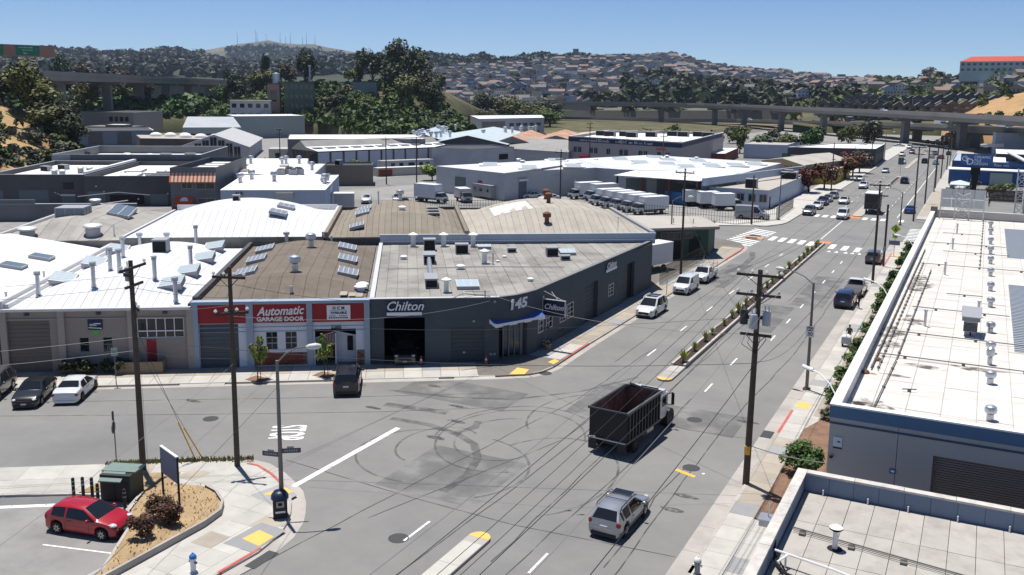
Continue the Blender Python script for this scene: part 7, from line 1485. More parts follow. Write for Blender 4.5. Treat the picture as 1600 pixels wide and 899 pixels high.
def pickup(pm,label,xy,rz,group,rack=False,cover=False):
 r=thing('pickup_truck',label,'pickup',(*xy,0),rz,group);W=1.95
 st=[(-.45,1,1.05,1.12,.8,0),(-.42,1,1.05,1.70,.76,1),(.2,1,1.04,1.78,.78,1),(.75,1,1.03,1.72,.76,1),(1.45,1,1.02,1.15,.84,0),(2.1,.98,.98,1.08,.82,0),(2.5,.93,.88,.95,.78,0),(2.66,.86,.72,.76,.7,0)]
 KIND['_pk']=dict(L=5.4,W=W,zs=.32,r=.38,ax=(1.75,),st=st);key=('pk',pm.name)
 ms=cached(key,lambda:car_meshes('_pk',pm))
 for nm,me in ms.items():
  if nm in('rear_plate','rear_bumper','taillightl','taillightr'):continue
  link(me.name.split('.')[0],me,r)
 b=MB();b.box(-2.7,-.47,-W/2,-W/2+.1,.5,1.06).box(-2.7,-.47,W/2-.1,W/2,.5,1.06).box(-2.7,-2.62,-W/2+.1,W/2-.1,.5,1.06).box(-2.62,-.47,-W/2+.1,W/2-.1,.5,.58);b.build('truck_bed',pm,r)
 if cover:MB().box(-2.65,-.5,-W/2+.03,W/2-.03,1.062,1.10).build('bed_cover',M('tonneau',(.09,.095,.11),.6),r)
 MB().box(-2.85,-2.7,-W/2+.05,W/2-.05,.42,.6).build('rear_bumper',m_chrome,r);MB().box(-2.3,2.2,-.55,.55,.35,.52).build('chassis',m_trim,r)
 for s_ in(-1,1):MB().box(-2.73,-2.69,s_*.88-.07,s_*.88+.07,.7,1.0).build('taillight',m_tail,r)
 if rack:
  b=MB()
  for x in(-2.4,-.75):b.tube([(x,-.9,1.0),(x,-.9,2.05),(x,.9,2.05),(x,.9,1.0)],.035,5)
  for y in(-.9,.9):b.tube([(-2.7,y,1.75),(-.6,y,2.0),(.8,y,2.05)],.035,5)
  b.tube([(-2.5,-.8,1.6),(-2.9,-.9,2.5)],.03,4).tube([(-.8,.7,1.6),(-.4,1.0,2.4)],.03,4);b.build('ladder_rack',m_greym,r)
 add_wheels(r,(-1.62,1.75),W-.22,.38,.25)
pickup(pt_white,'white pickup with ladder rack parked last in the left kerb row',(-28.75,107.6),DN,'white vehicles parked along the left kerb',rack=True)
pickup(pt_white,'white pickup with grey bed cover parked ahead of the navy sport utility',(-11.65,108.6),UP,'vehicles parked along the right kerb',cover=True)
dr_=thing('dump_truck','black high-sided dump truck with white cab driving away, empty rusty bed','truck',(-19.15,51.0,0),UP-.085)
m_bed=M('bed_black',(.016,.016,.017),.6,var=.15,vs=3);m_bedin=M('bed_rust',(.16,.095,.075),.85,var=.3,vs=1.2,stain=(.03,.025,.022),sscale=.8,samt=.8)
z0,z1,xa,xb,w=1.08,2.92,.0,5.15,1.25
MB().box(xa,xb,-w,-w+.07,z0,z1).box(xa,xb,w-.07,w,z0,z1).box(xb-.07,xb,-w+.07,w-.07,z0,z1).build('dump_bed',m_bed,dr_)
MB().box(xa-.07,xa-.003,-w,w,z0,z1-.02).build('tailgate',m_bed,dr_);MB().box(xa+.003,xb-.075,-w+.072,w-.072,z0,z0+.08).build('bed_floor',m_bedin,dr_)
MB().box(xa+.01,xb-.08,w-.09,w-.073,z0+.081,z1-.06).box(xa+.01,xb-.08,-w+.073,-w+.09,z0+.081,z1-.06).box(xb-.09,xb-.073,-w+.09,w-.09,z0+.081,z1-.06).build('bed_lining',m_bedin,dr_)
for k in range(11):
 x=.25+.46*k
 for s_ in(-1,1):link('side_rib',cached('rib_bed',lambda:box(-.055,.055,-.06,.06,z0,z1-.12).mesh('side_rib',M('rib_black',(.035,.036,.038),.5,var=0))),dr_,(x,s_*(w+.055),0))
MB().box(xa-.1,xb,-w-.12,-w,z1-.12,z1+.03).box(xa-.1,xb,w,w+.12,z1-.12,z1+.03).box(xb,xb+.1,-w,w,z1-.12,z1+.03).box(xa-.12,xa-.072,-w,w,z1-.06,z1+.028).build('top_rail',M('rail_grey',(.10,.10,.105),.5,var=0),dr_)
MB().box(xa-.1,xb,-w-.1,-w-.003,z0-.14,z0-.02).box(xa-.1,xb,w+.003,w+.1,z0-.14,z0-.02).build('sill_rail',M('rail_grey',(.10,.10,.105)),dr_);MB().box(xa-.16,xa-.08,-w,w,z0-.12,z0-.05).build('tail_bar',m_lamp,dr_)
pl=M('plywood',(.42,.25,.15),.8,var=.15,vs=3)
for i in range(3):MB().box(.45,1.85,-1.05+.4*i,-.67+.4*i,z0+.72+.01*i,z0+.78+.01*i).build('plank',pl,dr_)
MB().box(.2,6.9,-.45,.45,.62,.95).build('chassis',m_trim,dr_)
for y in(-1.0,1.0):MB().box(-.12,-.06,y-.28,y+.28,.25,.95).build('mud_flap',m_trim,dr_)
MB().prism([(xb+.2,-1.18),(xb+1.45,-1.18),(xb+1.45,1.18),(xb+.2,1.18)],.85,2.45).build('cab',pt_white,dr_)
b=MB();b.prism([(xb+.25,-1.1),(xb+1.3,-1.1),(xb+1.3,1.1),(xb+.25,1.1)],2.45,[2.74,2.66,2.66,2.74]);b.build('cab_roof',pt_white,dr_);MB().box(xb+.15,xb+.22,-1.0,.2,2.4,3.0).tube([(xb+.2,.6,2.2),(xb+.2,.9,2.95)],.07,6).build('exhaust_stack',m_trim,dr_)
MB().prism([(xb+1.45,-1.0),(xb+2.35,-.82),(xb+2.35,.82),(xb+1.45,1.0)],.7,[1.75,1.5,1.5,1.75]).build('hood',pt_white,dr_)
for s_ in(-1,1):
 MB().box(xb+.5,xb+1.3,s_*1.19-.012,s_*1.19+.012,1.65,2.3).build('side_window',m_cglass,dr_);MB().box(xb+1.5,xb+1.56,s_*1.5-.1,s_*1.5+.1,1.6,2.4).tube([(xb+1.4,s_*1.15,2.3),(xb+1.53,s_*1.5,2.45)],.03,5).tube([(xb+1.4,s_*1.15,1.6),(xb+1.53,s_*1.5,1.6)],.03,5).build('mirror',m_trim,dr_)
 MB().lathe([(.62,-.3),(.62,.3),(0,.3)],14,(xb+1.75,s_*1.0,.62),axis='y').build('fender',m_trim,dr_);MB().lathe([(.3,-.5),(.3,.5),(0,.5)],12,(3.7,s_*.95,.68),axis='x').build('fuel_tank',m_galv,dr_)
MB().box(xb+1.451,xb+1.47,-1.0,1.0,1.8,2.4).build('windscreen',m_cglass,dr_);MB().box(xb+.17,xb+.198,-.7,.7,1.8,2.3).build('rear_window',m_cglass,dr_)
MB().tube([(xb+.3,-1.0,2.78),(xb+.3,1.0,2.78)],.06,6).tube([(xb+.1,-.5,2.75),(xb-.1,.9,3.05)],.1,6).build('tarp_roll',m_trim,dr_)
add_wheels(dr_,(1.35,xb+1.75),2.3,.5,.3,True,dual=(1.35,))
def box_truck(label,xy,rz,group,cabc=None,boxc=None,L=6.2,Hb=3.3,wb=2.35,name='box_truck',open_back=False):
 cabc=cabc or pt_white;boxc=boxc or M('truck_box_white',(.60,.62,.65),.5,var=.05,vs=.5);key=('bt',cabc.name,boxc.name,L,Hb,wb)
 if key in MC:return dup(MC[key],(*xy,0),rz,label,group)
 r=thing(name,label,'truck',(*xy,0),rz,group);MC[key]=r;h=L/2
 MB().box(-h,h-1.75,-wb/2,wb/2,.95,Hb).build('cargo_box',boxc,r)
 b=MB();b.box(-h-.02,h-1.73,-wb/2-.02,wb/2+.02,Hb+.002,Hb+.06);b.build('box_roof',M('box_roof',(.66,.67,.68),.6,var=.04),r)
 b=MB();b.box(-h-.03,-h-.004,-wb/2,wb/2,.95,1.05).box(-h-.03,-h-.004,-wb/2,-wb/2+.09,1.05,Hb).box(-h-.03,-h-.004,wb/2-.09,wb/2,1.05,Hb).box(-h-.03,-h-.004,-wb/2+.09,wb/2-.09,Hb-.12,Hb);b.build('rear_frame',m_greym,r)
 for k in range(6):z=1.06+(Hb-1.2)*k/6;MB().box(-h-.015,-h-.003,-wb/2+.1,wb/2-.1,z+.01,z+(Hb-1.2)/6-.01).build('rear_door_slat',boxc,r)
 b=MB();b.prism([(h-1.6,-1.0),(h,-.95),(h,.95),(h-1.6,1.0)],.5,[1.25,1.2,1.2,1.25]);b.prism([(h-1.6,-.98),(h-.05,-.93),(h-.05,.93),(h-1.6,.98)],1.2,1.3);b.build('cab',cabc,r)
 b=MB();b.prism([(h-1.55,-.93),(h-.75,-.9),(h-.75,.9),(h-1.55,.93)],1.95,2.12);b.build('cab_roof',cabc,r)
 b=MB();b.face([(h-.08,-.92,1.3),(h-.08,.92,1.3),(h-.72,.88,1.96),(h-.72,-.88,1.96)]);b.build('windscreen',m_cglass,r)
 for s_ in(-1,1):
  b=MB();b.face([(h-.08,s_*.92,1.3),(h-.72,s_*.89,1.97),(h-1.55,s_*.92,1.97),(h-1.55,s_*.96,1.3)]);b.build('side_window',m_cglass,r)
  MB().box(h-.02,h+.02,s_*.7-.14,s_*.7+.14,.75,.95).build('headlight',m_lamp,r)
 b=MB();b.face([(h-1.55,-.93,1.3),(h-1.55,.93,1.3),(h-1.55,.93,1.97),(h-1.55,-.93,1.97)]);b.build('cab_back',cabc,r)
 MB().box(h-.02,h+.1,-.95,.95,.42,.62).build('bumper',m_trim,r);MB().box(-h+.3,h-.4,-.5,.5,.55,.9).build('chassis',m_trim,r);MB().box(h-.01,h+.02,-.45,.45,.7,.95).build('grille',m_trim,r)
 add_wheels(r,(-h+1.5,h-.95),1.95,.4,.26,True)
 return r
yr=-2.28
gw='white box trucks parked in the fenced yard'
for i,(x,y,lab)in enumerate(((-83.0,181.0,'white box truck nearest the grey warehouse door, alone at the back left of the yard'),(-75.6,178.2,'white box truck, left one of the back pair in the yard'),(-71.6,177.0,'white box truck, right one of the back pair in the yard'))):box_truck(lab,(x+1.2,y+2.0),-2.15,gw,L=7.4,Hb=3.4)
for i,lab in enumerate(('white box truck, first from left in the front row of five','white box truck, second from left in the front row of five','white box truck in the middle of the front row of five','white box truck, fourth from left in the front row of five','white box truck at the right end of the front row of five')):box_truck(lab,(-66.3+2.95*i,171.8-2.1*i),-2.2,gw,L=7.0,Hb=3.2)
box_truck('white box truck backed under the loading canopy',(-72.2,195.5),-2.2,gw,L=7.4,Hb=3.4)
for i,lab in enumerate(('white box truck seen from its side, leftmost of three by the blue container','white box truck seen from its side, middle of three by the blue container','white box truck seen from its side, rightmost of three by the office')):box_truck(lab,(-50.2+3.4*i,180.2-1.7*i),.62,gw,L=5.6,Hb=3.2)
box_truck('white box truck with cab to the right, behind the brown vaulted shed',(-98.2,157.5),-.15,gw,L=7.2,Hb=3.6)
box_truck('grey delivery truck facing the street, right of the larger white truck',(-93.0,161.5),-.75,gw,cabc=pt_lgrey,boxc=M('truck_box_grey',(.42,.44,.46),.55,var=.05),L=5.6,Hb=2.7)
box_truck('dark box truck waiting at the far crossing with pale roof',(-18.2,188.0),UP,None,cabc=pt_black,boxc=M('truck_box_dark',(.03,.03,.032),.5,var=.1),L=7.4,Hb=3.9,wb=2.55)
t_=thing('trailer','pale grey caravan trailer with small dark windows beside the warehouse wall','trailer',(-92.0,169.0,0),-.48)
MB().box(-3.4,3.4,-1.15,1.15,.5,2.9).build('body',M('caravan_grey',(.30,.31,.31),.6,var=.08,vs=1),t_);MB().box(-3.5,3.5,-1.2,1.2,2.9,3.02).build('roof',m_greym,t_)
for x,w in((-2.5,.9),(-.4,1.2),(2.3,.7)):MB().box(x-w/2,x+w/2,-1.18,-1.153,1.6,2.3).build('window',m_glass,t_)
add_wheels(t_,(-.5,.5),2.0,.35,.22,True)
car('bigvan',pt_lgrey,'tall grey van parked inside the chain-link fence at the corner',(-36.2,166.0),.0,None,cargo=True,name='cargo_van',cat='van')
car('suv',pt_white,'white four-by-four parked in the yard behind the white vaults',(-108.4,149.6),-1.0,None,name='sport_utility');car('minivan',pt_white,'white people carrier between the grey truck and the caravan',(-96.5,166.8),2.5,None,name='minivan')
for i,(x,y,pm,lab)in enumerate(((-84.2,174.6,pt_white,'white car nosing out beside the left yard trucks'),(-79.0,172.4,pt_white,'white car between the left and back pair of yard trucks'),(-105,155.5,pt_silver,'silver car beside the white four-by-four, left of the yard'),(-100,150.5,pt_grey,'grey car at the yard edge behind the brown vault'),(-103,160.5,pt_white,'white car behind the silver car in the left yard'))):car('sedan',pm,lab,(x,y),-2.2 if i<2 else-1.0,'cars in the fenced yard',name='sedan')
for i,(x,y,pm,lab)in enumerate(((-133.2,214.6,pt_black,'black car, first in the staff row below the site office'),(-131.0,216.6,pt_grey,'grey car, second in the staff row below the site office'),(-129.4,219.2,pt_dred,'dark red car in the staff row below the site office'),(-128.2,216.0,pt_navy,'navy car in the staff row below the site office'),(-126.6,219.4,pt_white,'white car at the end of the staff row below the site office'))):car('hatch',pm,lab,(x,y),-.5,'cars below the site office',name='hatchback')
c_=thing('shipping_container','blue shipping container beside the canopy posts','container',(-54.2,181.2,0),-.42)
MB().box(-3,3,-1.2,1.2,.1,2.5).build('body',M('container_blue',(.03,.13,.30),.6,var=.1,vs=1),c_)
for k in range(14):link('corrugation',cached('corr',lambda:box(-.08,.08,-.03,.0,.2,2.4).mesh('corrugation',M('container_blue',(.03,.13,.30)))),c_,(-2.8+.43*k,-1.2,0))
ct=thing('box_trailer','small white box trailer in the gap right of the pale blue shop','trailer',(-105.0,138.0,0),.58);MB().box(-1.8,1.8,-1.2,1.2,.5,3.2).build('body',m_lwall,ct);MB().box(-1.85,1.85,-1.25,1.25,3.2,3.3).build('roof',m_white_sign,ct);add_wheels(ct,(0,),2.2,.35,.2,True)
bt=thing('box_truck','white box truck behind the corner body shop, cab towards the street','truck',(-36.6,108.6,0),-1.9)
MB().box(-4.2,.9,-1.2,1.2,1.0,3.5).build('cargo_box',MATS['truck_box_white'],bt);MB().box(-4.25,.95,-1.23,1.23,3.5,3.58).build('box_roof',MATS['box_roof'],bt);MB().box(-.15,.15,-1.3,-1.2,2.2,3.0).build('blue_mark',m_navy,bt);MB().prism([(1.0,-1.0),(2.6,-.95),(2.6,.95),(1.0,1.0)],.5,[2.2,1.5,1.5,2.2]).build('cab',pt_white,bt);MB().box(1.05,1.7,-.9,.9,2.1,2.3).build('cab_roof',pt_white,bt);MB().face([(2.58,-.9,1.5),(2.58,.9,1.5),(1.72,.86,2.12),(1.72,-.86,2.12)]).build('windscreen',m_cglass,bt);add_wheels(bt,(-2.6,1.8),2.0,.42,.26,True)
far=[('van',pt_white,-22.0,175.6,DN,'white passenger van crossing the far zebra towards us'),('sedan',pt_white,-25.1,200.5,DN,'pale sedan oncoming behind the white passenger van'),('suv',pt_grey,-28.3,178.0,DN,'grey sport utility first in the far left kerb row'),('sedan',pt_white,-28.5,188.5,DN,'white sedan second in the far left kerb row'),('suv',pt_navy,-28.6,195.8,DN,'dark sport utility third in the far left kerb row'),('hatch',pt_silver,-28.6,202.3,DN,'silver hatchback fourth in the far left kerb row'),('sedan',pt_grey,-28.5,209.6,DN,'grey sedan last in the far left kerb row'),('suv',pt_white,-25.4,236,DN,'white car driving up beside the yellow shop'),('sedan',pt_white,-28.6,257.0,DN,'white car parked by the red street trees'),('suv',pt_black,-17.7,256,UP,'black sport utility driving away past the planted median'),('sedan',pt_silver,-25.3,288.5,DN,'silver sedan oncoming past the market building'),('suv',pt_white,-24.0,330,DN,'two-tone car oncoming beyond the median sign'),('pick',pt_white,-27.4,372,DN,'white pickup oncoming near the far lights'),('suv',pt_black,-17.7,337.5,UP,'black car queueing left of two at the far lights'),('sedan',pt_silver,-14.1,333,UP,'silver car queueing right of the black one'),('sedan',pt_blue,-11.9,191.2,UP,'blue car parked at the right kerb behind the tall wooden pole'),('suv',pt_grey,-25.3,391,DN,'grey car in the far oncoming queue'),('van',pt_white,-29.0,428,DN,'white van turning at the far junction'),('sedan',pt_silver,-17.1,367,UP,'silver car in the far queue, middle lane'),('suv',pt_lgrey,-17.0,388,UP,'pale blue-grey car further up the far queue'),('sedan',pt_black,-12.4,391,UP,'dark car at the right of the far queue'),('suv',pt_grey,-14.6,433,UP,'grey car at the head of the far queue'),('sedan',pt_dred,-13.9,366,UP,'dark red car in the far queue')]
for kd,pm,x,y,rz,lab in far:
 if kd=='pick':pickup(pm,lab,(x,y),rz,'traffic along the main road')
 else:car(kd,pm,lab,(x,y),rz,'traffic along the main road',name={'van':'passenger_van','suv':'sport_utility','sedan':'sedan','hatch':'hatchback'}[kd],cat='van' if kd=='van' else 'car',cargo=False)
def on(P,t,off,w):
 x=t*(len(P)-1);i=min(int(x),len(P)-2);p=P[i].lerp(P[i+1],x-i);d=(P[i+1]-P[i]).normalized();o=Vector((-d.y,d.x,0))*off;return(p.x+o.x,p.y+o.y),p.z,atan2(d.y,d.x)
fr=random.Random(5);cols=[pt_white,pt_silver,pt_grey,pt_black,pt_white,pt_dred,pt_navy]
def wheretxt(k):return('leftmost','second from left','third from left','fourth from left','fifth from left','sixth from left','seventh from left','eighth from left','ninth from left','tenth from left','eleventh from left','rightmost')[k]
for k in range(12):
 t=.28+.042*k+fr.uniform(-.006,.006);xy,z,a=on(VMP,t,4.2+3.6*(k%3),16);pm=cols[(k*3)%7];kd=('van','sedan','suv','sedan')[k%4]
 c=car(kd,pm,f'{pm.name[6:].replace("_", " ")} {"van" if kd == "van" else "car"} on the lower freeway, {wheretxt(k)}',xy,a+(pi if k%2 else 0),'freeway traffic behind the flyover',name='freeway_car',z=z)
for k,(t,L,lab)in enumerate(((.47,8.5,'black-sided truck on the lower freeway beside a pier'),(.62,9,'white lorry on the lower freeway, right of the middle pier'),(.71,9.5,'long white trailer truck on the lower freeway at the right'))):
 xy,z,a=on(VMP,t,7.5,16);o=box_truck(lab,xy,a,'freeway lorries',boxc=M('truck_box_dark',(.03,.03,.032))if k==0 else None,L=L,Hb=3.6);o.location.z=z
for k,(t,kd,lab)in enumerate(((.17,'b','long white lorry on the left viaduct under the green signs'),(.225,'b','white box lorry on the left viaduct right of the green signs'),(.30,'suv','white car on the left viaduct beside the dark trees'),(.46,'sedan','pale car on the left viaduct towards the middle'),(.60,'suv','grey car far along the left viaduct'),(.37,'sedan','silver car on the left viaduct above a pier'))):
 xy,z,a=on(VLP,t,4 if k!=1 else 8,14)
 if kd=='b':o=box_truck(lab,xy,a,'freeway lorries',L=10 if k==0 else 7.5,Hb=3.5 if k==0 else 4.2);o.location.z=z
 else:car(kd,(pt_white,pt_white,pt_white,pt_silver,pt_grey,pt_silver)[k],lab,xy,a,'cars on the left viaduct',name='freeway_car',z=z)
for k in range(5):
 xy,z,a=on(VRP,.2+.13*k,-4,11);car(('sedan','suv')[k%2],cols[k+1],f'{cols[k+1].name[6:]} car on the flyover deck, {wheretxt(k)} of five',xy,a,'cars on the flyover',name='freeway_car',z=z)
for k in range(14):
 x=-34+4.6*k+fr.uniform(-.6,.6);y=444+fr.uniform(-6,10)-(12 if k>8 else 0)
 if-29<x<-10:y+=34
 pm=cols[fr.randrange(7)];car(('sedan','suv','hatch','van')[k%4],pm,'parked car in the shade below the flyover',(x,y),fr.choice((0,UP)),'cars parked below the flyover',name='parked_car')
 # poles, lamps, wires, signs, people
m_wood=M('pole_wood',(.085,.065,.05),.9,var=.25,vs=2.5)
m_arm=M('crossarm_wood',(.06,.048,.04),.9,var=.2,vs=3)
m_ins=M('insulator',(.62,.62,.60),.4,var=0)
m_lampst=M('lamp_steel',(.20,.19,.18),.6,.4,var=.1,vs=2)
m_wire=M('wire_black',(.03,.03,.03),.6,var=0);m_wire2=M('wire_worn',(.30,.29,.27),.45,.3,var=0)  # second wire is a paler copy, sunlight on the line put into its colour
def pole(x,y,h,label,arms=(),tr=(),band=None,lean=(0,0),r=.17,grp='wooden utility poles',z0=KZ):
 t=thing('utility_pole',label,'utility pole',(x,y,z0),0,grp)
 MB().tube([(0,0,-.3),(lean[0]*.5,lean[1]*.5,h*.5),(lean[0],lean[1],h)],r,10,r1=r*.66).build('pole',m_wood,t)
 for z,L,a,n in arms:
  c,s=cos(a),sin(a);fx,fy=lean[0]*z/h,lean[1]*z/h;b=MB();b.T=lambda p:(fx+p[0]*c-p[1]*s,fy+p[0]*s+p[1]*c,p[2]);b.box(-L/2,L/2,-.2,-.08,z-.07,z+.07);b.tube([(-L*.3,-.14,z-.05),(0,-.14,z-.6)],.02,4).tube([(L*.3,-.14,z-.05),(0,-.14,z-.6)],.02,4);ar=b.build('crossarm',m_arm,t)
  for k in range(n):q=-L*.46+L*.92*k/max(1,n-1);w=MB();w.T=b.T;w.lathe([(.03,z+.07),(.03,z+.14),(.09,z+.15),(.11,z+.2),(.05,z+.3),(0,z+.3)],8,(q,-.14,0));w.build('insulator',m_ins,ar)
 for z,dx,dy,mt in tr:
  o=MB().lathe([(.2,z-.42),(.23,z-.4),(.23,z+.35),(.2,z+.4),(0,z+.42)],12,(dx,dy,0)).tube([(dx+.1,dy,z+.4),(dx+.1,dy,z+.7)],.035,5).tube([(dx-.1,dy,z+.4),(dx-.1,dy,z+.7)],.035,5).build('transformer',mt,t,smooth=40);MB().box(min(0,dx),max(0,dx),-.05,.05,z-.1,z+.1).build('bracket',m_arm,o)
 if band:MB().tube([(0,0,band),(0,0,band+.5)],r*.985,10).build('yellow_band',m_yelp,t)
 return t
pole(-10.55,50.6,12.4,'tall wooden pole with three transformer cans and yellow band, right of the dump truck',[(12.1,2.5,.05,4),(11.0,2.4,.05,4),(8.75,1.7,.05,0)],[(9.7,-.62,0,m_iron),(9.6,0,-.42,m_lwall),(9.75,.62,0,m_lwall)],1.75,(.12,.1),.2)
for k in range(5):MB().tube([(-10.5+.25*(k-2),50.55,8.7+KZ),(-10.5+.33*(k-2),50.3,8.2+.1*k),(-10.4,50.5,7.7)],.02,4).build('loop_cable',m_wire,bpy.data.objects['utility_pole'],(10.55,-50.6,0)if 0 else(0,0,0)).location=(10.55,-50.6,0)
pole(-42.04,35.72,12.3,'wooden pole with riser pipe and cluttered top, left of the two corner poles',[(11.9,2.6,1.9,2),(10.9,1.8,1.9,0),(9.6,1.6,2.6,3)],[(11.5,-.6,.35,m_lwall)],None,(-.3,.25),.19)
pole(-37.66,38.73,11.9,'dark wooden pole with short crossarms, right of the two corner poles',[(11.3,2.0,.3,4),(9.2,1.9,.9,4)],(),None,(-.15,.2),.17)
for i,(x,y,h,n,lab)in enumerate(((-10.58,115.3,12.1,1,'wooden pole with crossarm beside the white pickup on the right kerb'),(-10.39,178.3,13.5,1,'tall wooden pole just past the right side street'),(-10.26,208.7,12.5,1,'second tall wooden pole past the right side street'),(-10.09,245.3,11.8,1,'third tall wooden pole past the right side street'),(-10.11,275,11.2,1,'fourth wooden pole past the right side street'),(-10.0,310,11.5,1,'fifth wooden pole past the right side street'),(-31.94,108.7,13.0,1,'wooden pole behind the white van on the left pavement'),(-34.5,158.1,8.4,0,'slim wooden pole by the fenced yard corner'),(-66.2,149,12,1,'wooden pole rising behind the tan vaulted shed'),(-110.4,171,12,1,'wooden pole in the left part of the truck yard'),(-166,191,12,1,'wooden pole beside the cream cottage'),(-126,182,11,1,'wooden pole right of the brown box building'),(-205,296,13,0,'slim pole among the scrub at the wooded hill foot'),(-98,240,14,1,'pole in front of the blue-banded block, left'),(-72,225,13,1,'pole in front of the blue-banded block, right'),(-31.2,225,11,0,'pole beside the ochre shop'),(-30.6,300,11,0,'pole at the market building corner'))):pole(x,y,h,lab,[(h-.5,2.3,.05,3),(h-1.7,2.0,.05,0)]if n else(),(),None,(0,0),.16)
t=thing('traffic_signal','pole with long signal crossarm over the middle of the far road','traffic signal',(-10.55,127.5,KZ));MB().tube([(0,0,0),(0,0,8.1)],.13,8).build('pole',m_wood,t);MB().box(-.2,.2,-.25,-.1,2,2.6).build('control_box',m_greym,t)
def lamp(x,y,h,a,L,label,base=True,z0=KZ):
 t=thing('street_lamp',label,'street lamp',(x,y,z0),0,'street lamps');MB().tube([(0,0,0),(0,0,h)],.13,10,r1=.08).build('pole',m_lampst,t)
 if base:MB().box(-.25,.25,-.25,.25,0,.12).build('base_plate',m_iron,t)
 c,s=cos(a),sin(a);ar=MB().tube([(0,0,h-.12),(c*L*.3,s*L*.3,h+.35),(c*L*.65,s*L*.65,h+.6),(c*L,s*L,h+.62)],.045,6).build('arm',m_lampst,t)
 b=MB();b.T=lambda p:(c*p[0]-s*p[1],s*p[0]+c*p[1],p[2]);b.lathe([(.04,L-.1),(.13,L+.05),(.17,L+.4),(.1,L+.65),(0,L+.7)],10,(0,0,h+.62),axis='x');b.build('luminaire',m_ins,ar,smooth=50);return t
lp=lamp(-31.15,35.11,8.3,.75,1.55,'steel street lamp with street name blades and dark litter bin at its foot',False)
for a,z,L in((pi+.25,3.25,1.0),(.62,3.45,1.05)):
 b=MB();c,s=cos(a),sin(a);b.T=lambda p:(c*p[0]-s*p[1],s*p[0]+c*p[1],p[2]);b.box(.1,L,-.015,.015,z-.13,z+.13);nb=b.build('street_name_blade',M('blade_grey',(.075,.08,.09),.6,var=0),lp);w=MB();w.T=b.T
 for k in range(6):w.box(.2+.12*k,.28+.12*k,-.018,.018,z-.05,z+.06)
 w.box(.35,.7,-.016,.016,z+.131,z+.24);w.build('lettering',M('blade_pale',(.3,.31,.33),.6,var=0),nb)
t=lamp(-10.46,69.92,8.2,pi-.4,2.6,'steel street lamp with speed limit sign on the right pavement')
sp=MB().box(-.3,.3,-.17,-.15,4.1,4.95).build('speed_sign',m_white_sign,t)
for s_,z,h in(('SPEED',4.8,.17),('LIMIT',4.62,.17),('30',4.33,.4)):txt(s_,h,m_black,sp,(0,-.175,z),(pi/2,0,0),ext=.003,bold=.006)
for x,y,h,a,lab in((-12.0,171,5.6,pi,'street lamp at the far zebra, right side'),(-31.6,166.5,8,0,'street lamp at the yard fence corner'),(-31,262,8.5,0,'street lamp by the red street trees'),(-9.9,236,8,pi,'street lamp among the far right poles'),(-31.0,345,9,0,'street lamp beyond the market building'),(-9.9,330,9,pi,'street lamp near the far lights'),(-37.3,121.5,7.6,0,'street lamp rising over the green corner shop')):lamp(x,y,h,a,2.2,lab)
for i,(y0,lab)in enumerate(((49.3,'white bracket lamp on the long white parapet, nearest'),(77.2,'white bracket lamp on the long white parapet, middle one'),(104.7,'white bracket lamp on the long white parapet, farthest'))):
 t=thing('bracket_lamp',lab,'wall lamp',(-5.78,y0,6.9),0,'bracket lamps on the parapet');MB().tube([(0,0,-.6),(-.5,.5,0),(-1.1,1.05,.32),(-1.7,1.6,.35)],.04,6).build('arm',m_white_sign,t);MB().tube([(-1.55,1.5,.33),(-2.15,1.95,.36)],.11,8).build('luminaire',m_white_sign,t)
def wire(a,b,sag,label,grp,r=.017,mat=None,n=14):
 r*=.68;m=MB();P_=[(a[0]+(b[0]-a[0])*k/n-a[0],a[1]+(b[1]-a[1])*k/n-a[1],a[2]+(b[2]-a[2])*k/n-4*sag*(k/n)*(1-k/n)-a[2])for k in range(n+1)];m.tube(P_,r,4);o=m.build('power_line',mat or m_wire);o.location=a;tag(o,label,'power line',grp)
G1='power lines along the right kerb'
pos3=('left','middle','right')
for k,dx in enumerate((-1.1,-.55,1.1)):
 wire((-10.45+dx,50.6,12.4),(-10.6+dx,-18,12.5),1.3,f'high wire from the transformer pole towards us, {pos3[k]} one',G1,.02,m_wire2 if k==0 else m_wire);wire((-10.45+dx,50.6,12.4),(-10.6+dx,115.3,11.8),1.1,f'high wire from the transformer pole up the road, {pos3[k]} one',G1)
 wire((-10.6+dx,115.3,11.8),(-10.4+dx,178.3,13.2),1.2,f'high wire past the white pickup, {pos3[k]} one',G1);wire((-10.45+dx*.95,50.6,11.3),(-10.6+dx,-18,11.2),1.5,f'second-arm wire from the transformer pole towards us, {pos3[k]} one',G1,.018,m_wire2 if k==2 else m_wire)
wire((-10.5,50.6,7.1),(-10.6,-18,7.4),1.2,'thick service cable from the transformer pole towards us',G1,.03);wire((-10.5,50.6,7.3),(-10.46,69.9,5.2),.8,'slack cable from the transformer pole to the speed sign lamp',G1,.02);wire((-10.5,50.6,2.4),(-5.9,47.5,3.4),.15,'short pale cable from the transformer pole to the grey wall',G1,.03,m_wire2);wire((-10.5,50.6,7.0),(-10.55,115.3,7.4),1.2,'lower thick cable up the road from the transformer pole',G1,.028)
G2='wires across the junction'
wire((-37.7,38.8,7.2),(-10.6,50.6,7.2),.5,'dark cable across the junction from the corner pole to the transformer pole',G2,.022);wire((-37.8,39,11.0),(-35.2,64.6,5.8),.9,'service wire from the corner pole to the body shop mast',G2);wire((-37.8,39,9.1),(-34.5,67,5.2),.9,'lower service wire from the corner pole to the body shop',G2,.02,m_wire2);wire((-10.5,50.6,8.9),(-35.2,64.6,5.9),.8,'wire over the road from the transformer pole to the body shop mast',G2,.02,m_wire2)
